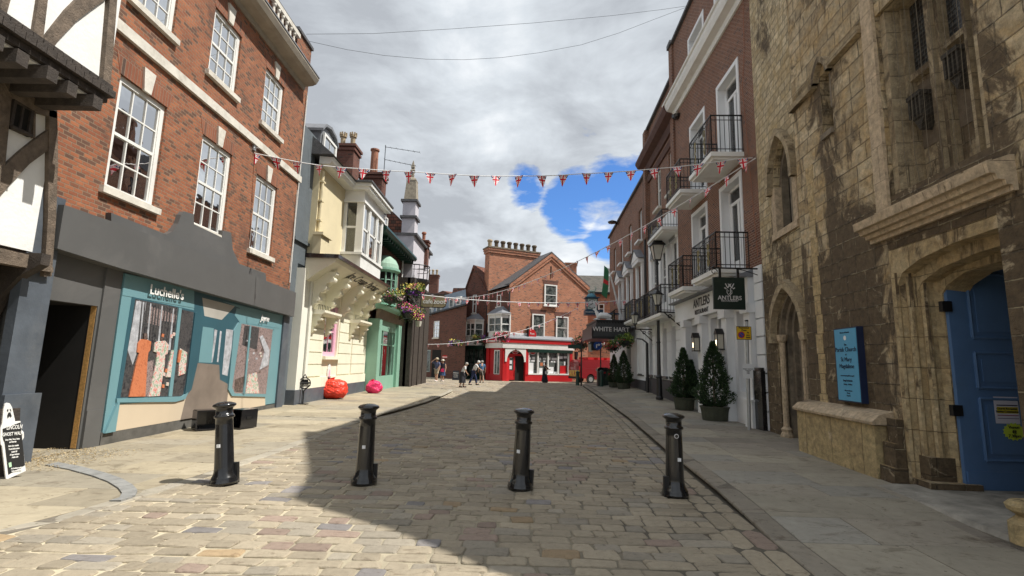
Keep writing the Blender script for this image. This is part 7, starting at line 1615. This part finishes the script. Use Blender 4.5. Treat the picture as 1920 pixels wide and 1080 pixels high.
# ================================================================ PEOPLE
SKIN = pm('skin', (.50, .30, .21), .6, .08, 6); 
def cloth(n, c): return pm(n, c, .9, .15, 8)
def skinned(name, verts, edges, radii, mat, parent, root=0, sub=1):
    me = bpy.data.meshes.new(name); off = WLOC[parent.name]
    me.from_pydata([tuple(Vector(v)-off) for v in verts], edges, []); me.materials.append(mat)
    o = bpy.data.objects.new(name, me); COL.objects.link(o); o.parent = parent
    md = o.modifiers.new('skin', 'SKIN'); md.use_smooth_shade = True
    if not me.skin_vertices: me.skin_vertices.new()
    for i, r in enumerate(radii): me.skin_vertices[0].data[i].radius = (r, r) if isinstance(r, float) else r
    me.skin_vertices[0].data[root].use_root = True
    s = o.modifiers.new('sub', 'SUBSURF'); s.levels = sub; s.render_levels = sub; return o
def person(label, pos, yaw, H, lean=0.0, stride=.15, top=None, bottom='trousers', bm=None, shoe=None, hair=None, hat=None, armL=None, armR=None, bag=None, stick=None, group=None, headtilt=0.0, sleeve=.45):
    T = thing('person', label, 'person', pos, group); o = Vector(pos); k = H/1.75; Z = Vector((0, 0, 1))
    f = Vector((math.cos(yaw), math.sin(yaw), 0)); l = Vector((-f.y, f.x, 0))
    def W(a, b, c): return o+(f*a+l*b+Z*c)*k
    hip = .92; ln = lambda h: lean*(h-hip)
    pel = W(0, 0, hip); sp = W(ln(1.12), 0, 1.12); ch = W(ln(1.33), 0, 1.33-.12*lean); nk = W(ln(1.5)+.01, 0, 1.47-.22*lean); hd = W(ln(1.62)+.03+headtilt, 0, 1.60-.28*lean); tp = W(ln(1.7)+.04+headtilt*1.4, 0, 1.70-.32*lean)
    V = [pel, sp, ch, nk, hd, tp]; E = [(0, 1), (1, 2), (2, 3), (3, 4), (4, 5)]; R_ = [.135*k, .115*k, .13*k, .055*k, .095*k, .075*k]
    legs = []
    for sg, st in ((1, stride), (-1, -stride)):
        i = len(V); h_ = W(0, .09*sg, .88); kn = W(st*.55+.04, .095*sg, .48); an = W(st-.02, .10*sg, .09); toe = W(st+.13, .11*sg, .045)
        V += [h_, kn, an, toe]; E += [(0, i), (i, i+1), (i+1, i+2), (i+2, i+3)]; R_ += [.085*k, .058*k, .042*k, .038*k]; legs.append((h_, kn, an, toe))
    arms = []
    for sg, tgt in ((1, armL), (-1, armR)):
        sh = W(ln(1.40), .19*sg, 1.40-.18*lean)
        if tgt is None: tgt = ((.06+ln(1.1), .27*sg, 1.13-.1*lean), (.14+ln(.9), .27*sg, .90-.1*lean))
        el = W(*tgt[0]); wr = W(*tgt[1]); d = (wr-el).normalized(); hn = wr+d*.07*k
        i = len(V); V += [sh, el, wr, hn]; E += [(2, i), (i, i+1), (i+1, i+2), (i+2, i+3)]; R_ += [.055*k, .040*k, .028*k, .034*k]; arms.append((sh, el, wr, hn, d, sg))
    skinned('body', V, E, R_, SKIN, T, 0, 2)
    # fingers and thumb on each palm
    for sh, el, wr, hn, d, sg in arms:
        h = MB(); side = d.cross(l if abs(d.dot(l)) < .8 else f).normalized()
        for q in range(4): a = hn+side*(.012*(q-1.5)*2)*k; h.tube([a, a+d*(.045+.01*(1-abs(q-1.5)))*k, a+(d*.075-l*sg*.02)*k], [.010*k, .009*k, .007*k], 5)
        a = wr+d*.03*k+side*.03*k; h.tube([a, a+(d*.03+side*.03)*k], [.011*k, .008*k], 5); h.build('hand', SKIN, T)
    # head details
    m = MB().ball(hd+f*.085*k+Z*.0, .018*k, 6)
    m.ball(hd+l*.085*k, .022*k, 6).ball(hd-l*.085*k, .022*k, 6); m.build('face', SKIN, T)
    e = MB().ball(hd+f*.078*k+l*.03*k+Z*.03*k, .009*k, 6).ball(hd+f*.078*k-l*.03*k+Z*.03*k, .009*k, 6); e.build('eyes', M['inkk'], T)
    if hair is not None: MB().ball(hd-f*.02*k+Z*.035*k, .108*k, 12, sz=1.0).build('hair', hair, T, smooth=True)
    if hat is not None: MB().lathe(hd+Z*.05*k, [(.17*k, 0), (.17*k, .012*k), (.105*k, .02*k), (.10*k, .09*k), (.06*k, .12*k), (.01, .125*k)], 14).build('hat', hat, T)
    # clothing follows the same skeleton
    tv = [pel-Z*.05*k, sp, ch, W(ln(1.42), 0, 1.42-.18*lean)]; te = [(0, 1), (1, 2), (2, 3)]; tr = [.155*k, .140*k, .155*k, .085*k]
    for sh, el, wr, hn, d, sg in arms:
        i = len(tv); m_ = el+(wr-el)*max(0, sleeve-.5)*2 if sleeve > .5 else sh+(el-sh)*sleeve*2; tv += [sh, m_]; te += [(2, i), (i, i+1)]; tr += [.075*k, .062*k]
    if top is not None: skinned('top', tv, te, tr, top, T, 1, 2)
    if bottom in ('trousers', 'shorts'):
        v = [pel+Z*.03*k]; e = []; r = [.150*k]
        for h_, kn, an, toe in legs:
            i = len(v)
            if bottom == 'trousers': v += [h_, kn, an+Z*.02*k]; e += [(0, i), (i, i+1), (i+1, i+2)]; r += [.105*k, .082*k, .072*k]
            else: v += [h_, kn+(h_-kn)*.12]; e += [(0, i), (i, i+1)]; r += [.105*k, .095*k]
        skinned(bottom, v, e, r, bm, T, 0, 2)
    else:
        zl = {'skirt': .30, 'shortskirt': .48, 'dress': .08}[bottom]
        m = MB(); prof = [(.15, hip+.10), (.165, hip), (.20, hip-.2), (.235 if bottom != 'dress' else .30, zl)]; rg = []
        n = 18
        for r_, z in prof:
            i = len(m.v); m.v += [tuple(W(math.cos(q*2*math.pi/n)*r_*(1+.05*math.sin(q*4))+stride*.2*(hip-z), math.sin(q*2*math.pi/n)*r_*(1+.05*math.sin(q*3)), z)) for q in range(n)]; rg.append(i)
        for a in range(3):
            for q in range(n): w = (q+1) % n; m.f.append((rg[a]+q, rg[a]+w, rg[a+1]+w, rg[a+1]+q)); m.m.append(0)
        m.build('skirt', bm, T, smooth=True)
    s = MB()
    for h_, kn, an, toe in legs: s.tube([an-f*.05*k-Z*.03*k, an+f*.05*k-Z*.04*k, toe+f*.03*k], [.045*k, .05*k, .038*k], 8)
    s.build('shoes', shoe or M['inkk'], T, smooth=True)
    if bag: q = W(*bag[0]); b = MB().wbox(q.x-.12, q.x+.12, q.y-.07, q.y+.07, q.z-.22, q.z); b.tube([q, W(ln(1.4), .08, 1.45)], .012, 4); b.build('shoulder_bag', bag[1], T)
    return T, arms
G1 = 'people walking at the far end of the street'
wt = cloth('white_cotton', (.68, .69, .70)); dk = cloth('charcoal_cloth', (.035, .035, .045)); nv = cloth('navy_cloth', (.02, .03, .09))
gr = cloth('grey_hair', (.38, .36, .33)); wh = cloth('white_hair', (.70, .69, .66))
p = gnd(866, 726.5); T, ar = person('stooped grey-haired woman in white top and dark skirt walking with a stick', (p.x, p.y, 0), rad(12), 1.62, .32, .14, wt, 'skirt', dk, hair=gr, armR=((.16, -.24, 1.12), (.30, -.2, .92)), group=G1, headtilt=.03)
def stick(T, a, b, m, name='walking_stick', label='walking stick'):
    s = thing(name, label, 'walking stick', tuple(b)); MB().tube([b, a], .014, 6).build('shaft', m, s); MB().tube([a, a+Vector((-.03, 0, .04)), a+Vector((-.09, 0, .02))], .016, 6).build('handle', m, s)
a = ar[1][3]; stick(T, a, Vector((a.x-.35, a.y-.2, .01)), M['inkk'], label='black walking stick slanting from the grey-haired woman')
p = gnd(884, 723.5); T, ar = person('white-haired man in pale shirt and navy trousers leaning forward mid-stride', (p.x, p.y+1.2, 0), rad(5), 1.78, .38, .24, wt, 'trousers', nv, hair=wh, armR=((.34, -.2, 1.12), (.50, -.12, 1.02)), group=G1, headtilt=.06)
a = ar[1][3]; stick(T, a, Vector((a.x+.28, a.y-.1, .01)), cloth('pale_wood', (.55, .52, .48)), 'folded_umbrella', 'pale stick in the hand of the white-haired man')
p = gnd(903, 718); person('person in blue shirt and dark shorts seen from behind the white-haired man', (p.x, 38.2, 0), rad(100), 1.72, .12, .1, cloth('denim_blue', (.07, .15, .27)), 'shorts', cloth('brown_shorts', (.06, .045, .04)), hair=gr, group=G1)
p = gnd(818, 715.5); person('man in navy t-shirt and beige shorts shading his eyes with a raised arm', (p.x, p.y, 0), rad(-110), 1.78, .0, .10, cloth('blue_grey_tee', (.09, .11, .20)), 'shorts', cloth('beige', (.42, .37, .28)), hair=cloth('dark_hair', (.05, .035, .03)), hat=cloth('straw', (.55, .48, .36)), armR=((.18, -.42, 1.42), (.16, -.14, 1.62)), shoe=M['whiteR'], group=G1)
p = gnd(829, 715.5); person('woman in sun hat, black top and blue skirt with a red shoulder bag', (p.x, p.y, 0), rad(-95), 1.68, .0, .10, cloth('black_top', (.02, .02, .035)), 'shortskirt', cloth('blue_print', (.04, .08, .18)), hair=cloth('brown_hair', (.12, .07, .04)), hat=cloth('cream_hat', (.70, .66, .56)), shoe=M['whiteR'], bag=((.14, .02, 1.0), M['bagp']), sleeve=.1, group=G1)
p = gnd(1021, 717.5); T, ar = person('woman in long black dress walking right past the post office window', (p.x, p.y, 0), rad(10), 1.66, .08, .14, cloth('black_dress', (.012, .012, .016)), 'dress', cloth('black_dress_skirt', (.012, .012, .016)), hair=cloth('dark_brown_hair', (.05, .03, .022)), armR=((.12, -.24, 1.16), (.34, -.2, 1.14)), bag=((.1, -.25, .98), M['curtain']), sleeve=.9, group=G1)
# ================================================================ BUNTING AND CABLES
def bunting(pts, flagw, fl_every, label, name='bunting', hang=1.1, start=.2, ribbon=.012):
    T = thing(name, label, 'bunting', tuple(pts[0]), 'union flag bunting strung across the street')
    P = [Vector(p) for p in pts]; MB().tube(P, ribbon, 4).build('ribbon', M['whiteR'], T)
    acc = start; last = P[0]; L_ = 0
    seg = [(P[i], P[i+1]) for i in range(len(P)-1)]; tot = sum((b-a).length for a, b in seg); d = start; n = 0
    while d < tot-.1:
        r = d
        for a, b in seg:
            q = (b-a).length
            if r <= q: break
            r -= q
        t = (b-a).normalized(); p = a+t*r; w = flagw; yw = random.uniform(-.6, .6) if n % 3 else random.uniform(-1.0, 1.0); 
        u = Vector((t.x, t.y, t.z)); out = u.cross(Vector((0, 0, 1))).normalized()
        sw = out*random.uniform(-.10, .10)+u*random.uniform(-.06, .06); m = MB(); col = []
        u2 = (u*math.cos(yw*.8)+out*math.sin(yw*.8)); N_ = 5; idx = {}
        if n == 0 or True:
            for i in range(N_+1):
                for j in range(N_+1-i):
                    v = i/N_; x = (j+.5*i)/N_; q = p+u2*(x-.5)*w-Vector((0, 0, 1))*v*w*hang+sw*v*w*3+out*.10*w*math.sin(x*6+n)*(v+.2); idx[(i, j)] = len(m.v); m.v.append(tuple(q)); col.append((x, 1-v, 0, 1))
            for i in range(N_):
                for j in range(N_-i):
                    m.f.append((idx[(i, j)], idx[(i, j+1)], idx[(i+1, j)])); m.m.append(0)
                    if j < N_-i-1: m.f.append((idx[(i, j+1)], idx[(i+1, j+1)], idx[(i+1, j)])); m.m.append(0)
        m.build('flag', M['flag'], T, tint=col); n += 1; d += fl_every*random.uniform(.96, 1.04)
    return T
FB_ = FRONT(12.75)
pp_ = [(462, 283), (480, 288), (520, 296), (560, 304), (600, 310), (640, 314), (684, 317), (727, 320), (771, 322), (815, 325), (862, 328), (906, 330), (952, 330), (999, 330), (1042, 329), (1086, 326), (1131, 324), (1177, 321), (1222, 317), (1268, 313), (1310, 308), (1355, 302), (1392, 297), (1411, 296)]
a_ = [Vector(FB_.P(*FB_.px(*q))) for q in pp_]
bunting(a_, .29, .60, 'nearest bunting string, hung level across the street between the brick fronts', start=.24)
def cat(a, b, sag, n=24): a = Vector(a); b = Vector(b); return [a+(b-a)*(i/n)-Vector((0, 0, 1))*sag*4*(i/n)*(1-i/n) for i in range(n+1)]
bunting(cat((6.3, 12.7, 7.15), bpx(800, 549, 43), 1.7, 40), .27, .72, 'long bunting string running away from the restaurant wall to the far roofs', start=.3, ribbon=.015)
bunting(cat(bpx(752, 548, 27.6), bpx(1175, 563, 31), .35), .27, .62, 'level bunting string behind the cafe sign crossing to the hotel', start=.6, ribbon=.02)
bunting(cat(bpx(770, 645, 36), bpx(1085, 577, 41), .9), .26, .75, 'faint far bunting string low in front of the post office', start=.5, ribbon=.014)
bunting(cat(bpx(1411, 296, 12.75), bpx(1337, 345, 14.0), .02, 4)[:1]+[Vector(bpx(1411, 297, 12.75)), Vector(bpx(1360, 330, 13.6))], .22, .4, 'short bunting tail beside the wall hook on the right', start=.2) if False else None
def cable(pts, Ys, label):
    P = [Vector(bpx(x, y, Y)) for (x, y), Y in zip(pts, Ys)]; T = MB().tube(P, .006, 5).build('overhead_cable', M['iron'], None); tag(T, label, 'cable', 'cables across the sky')
cable([(574, 64), (700, 63), (850, 54), (1000, 43), (1150, 29), (1240, 18), (1296, 10)], [15.3, 15.8, 16.4, 17, 17.6, 18, 18.2], 'upper thin cable, nearly straight, across the sky')
cable([(578, 77), (650, 93), (720, 104), (800, 111), (870, 112), (940, 108), (1010, 99), (1090, 84), (1160, 62), (1230, 35), (1296, 10)], [15.3, 15.6, 15.9, 16.2, 16.5, 16.8, 17.1, 17.4, 17.7, 18, 18.2], 'lower thin cable sagging in a curve across the sky')
T = thing('security_light', 'black floodlight under the end of the white cornice', 'floodlight', bpx(1270, 219, 19.5)); q = Vector(bpx(1270, 219, 19.5)); MB().lathe(q, [(.02, -.1), (.2, -.06), (.24, .05), (.12, .14), (.02, .16)], 10).tube([q, q+Vector((.5, 0, .1))], .03, 5).build('lamp_head', M['black'], T)
T = thing('floodlight', 'small black floodlight on the far roof edge', 'floodlight', bpx(1148, 417, 36)); q = Vector(bpx(1148, 417, 36)); MB().lathe(q, [(.02, -.1), (.3, -.06), (.34, .05), (.12, .16)], 8).tube([q, q+Vector((.6, .2, -.1))], .04, 5).build('lamp_head', M['black'], T)
# wood chippings at the boarded doorway and the curved channel stone
def chips():
    m = MB()
    for _ in range(1500):
        r = random.random(); x = -7.05+random.random()**2*.9-.5*(random.random() < .35); y = 7.75+random.uniform(-.6, .9)-(.3*random.random()); s = random.uniform(.008, .024); a = random.uniform(0, 3.14)
        if x > -7.0 and random.random() < .35: x += random.uniform(0, .4)
        dx, dy = math.cos(a)*s, math.sin(a)*s; z = .012+random.uniform(0, .01); m.poly([(x-dx, y-dy, z), (x+dy*.4, y-dx*.4, z+.008), (x+dx, y+dy, z), (x-dy*.4, y+dx*.4, z+.004)])
    o = m.build('wood_chips', pm('pale_wood_chips', (.62, .50, .30), .9, .2, 30), None); tag(o, 'pale wood chippings scattered at the boarded doorway', 'wood chips'); o['kind'] = 'stuff'
    pts = [gnd(x, y) for x, y in ((96, 872), (140, 880), (185, 892), (215, 903), (235, 915), (243, 925), (238, 935), (215, 942))]
    m = MB()
    for a, b in zip(pts, pts[1:]):
        for q in range(2):
            p0 = a+(b-a)*q/2; p1 = a+(b-a)*(q+.96)/2; t = (b-a).normalized(); n = Vector((-t.y, t.x, 0))*.07; 
            m.hexa([p0-n+Vector((0, 0, -.02)), p1-n+Vector((0, 0, -.02)), p1+n+Vector((0, 0, -.02)), p0+n+Vector((0, 0, -.02)), p0-n+Vector((0, 0, .018)), p1-n+Vector((0, 0, .018)), p1+n+Vector((0, 0, .03)), p0+n+Vector((0, 0, .03))])
    m.build('curved_kerb', pm('blue_grey_kerb', (.25, .25, .24), .8, .2, 6, .005), None, kind='structure')
chips()
S.render.film_transparent = False
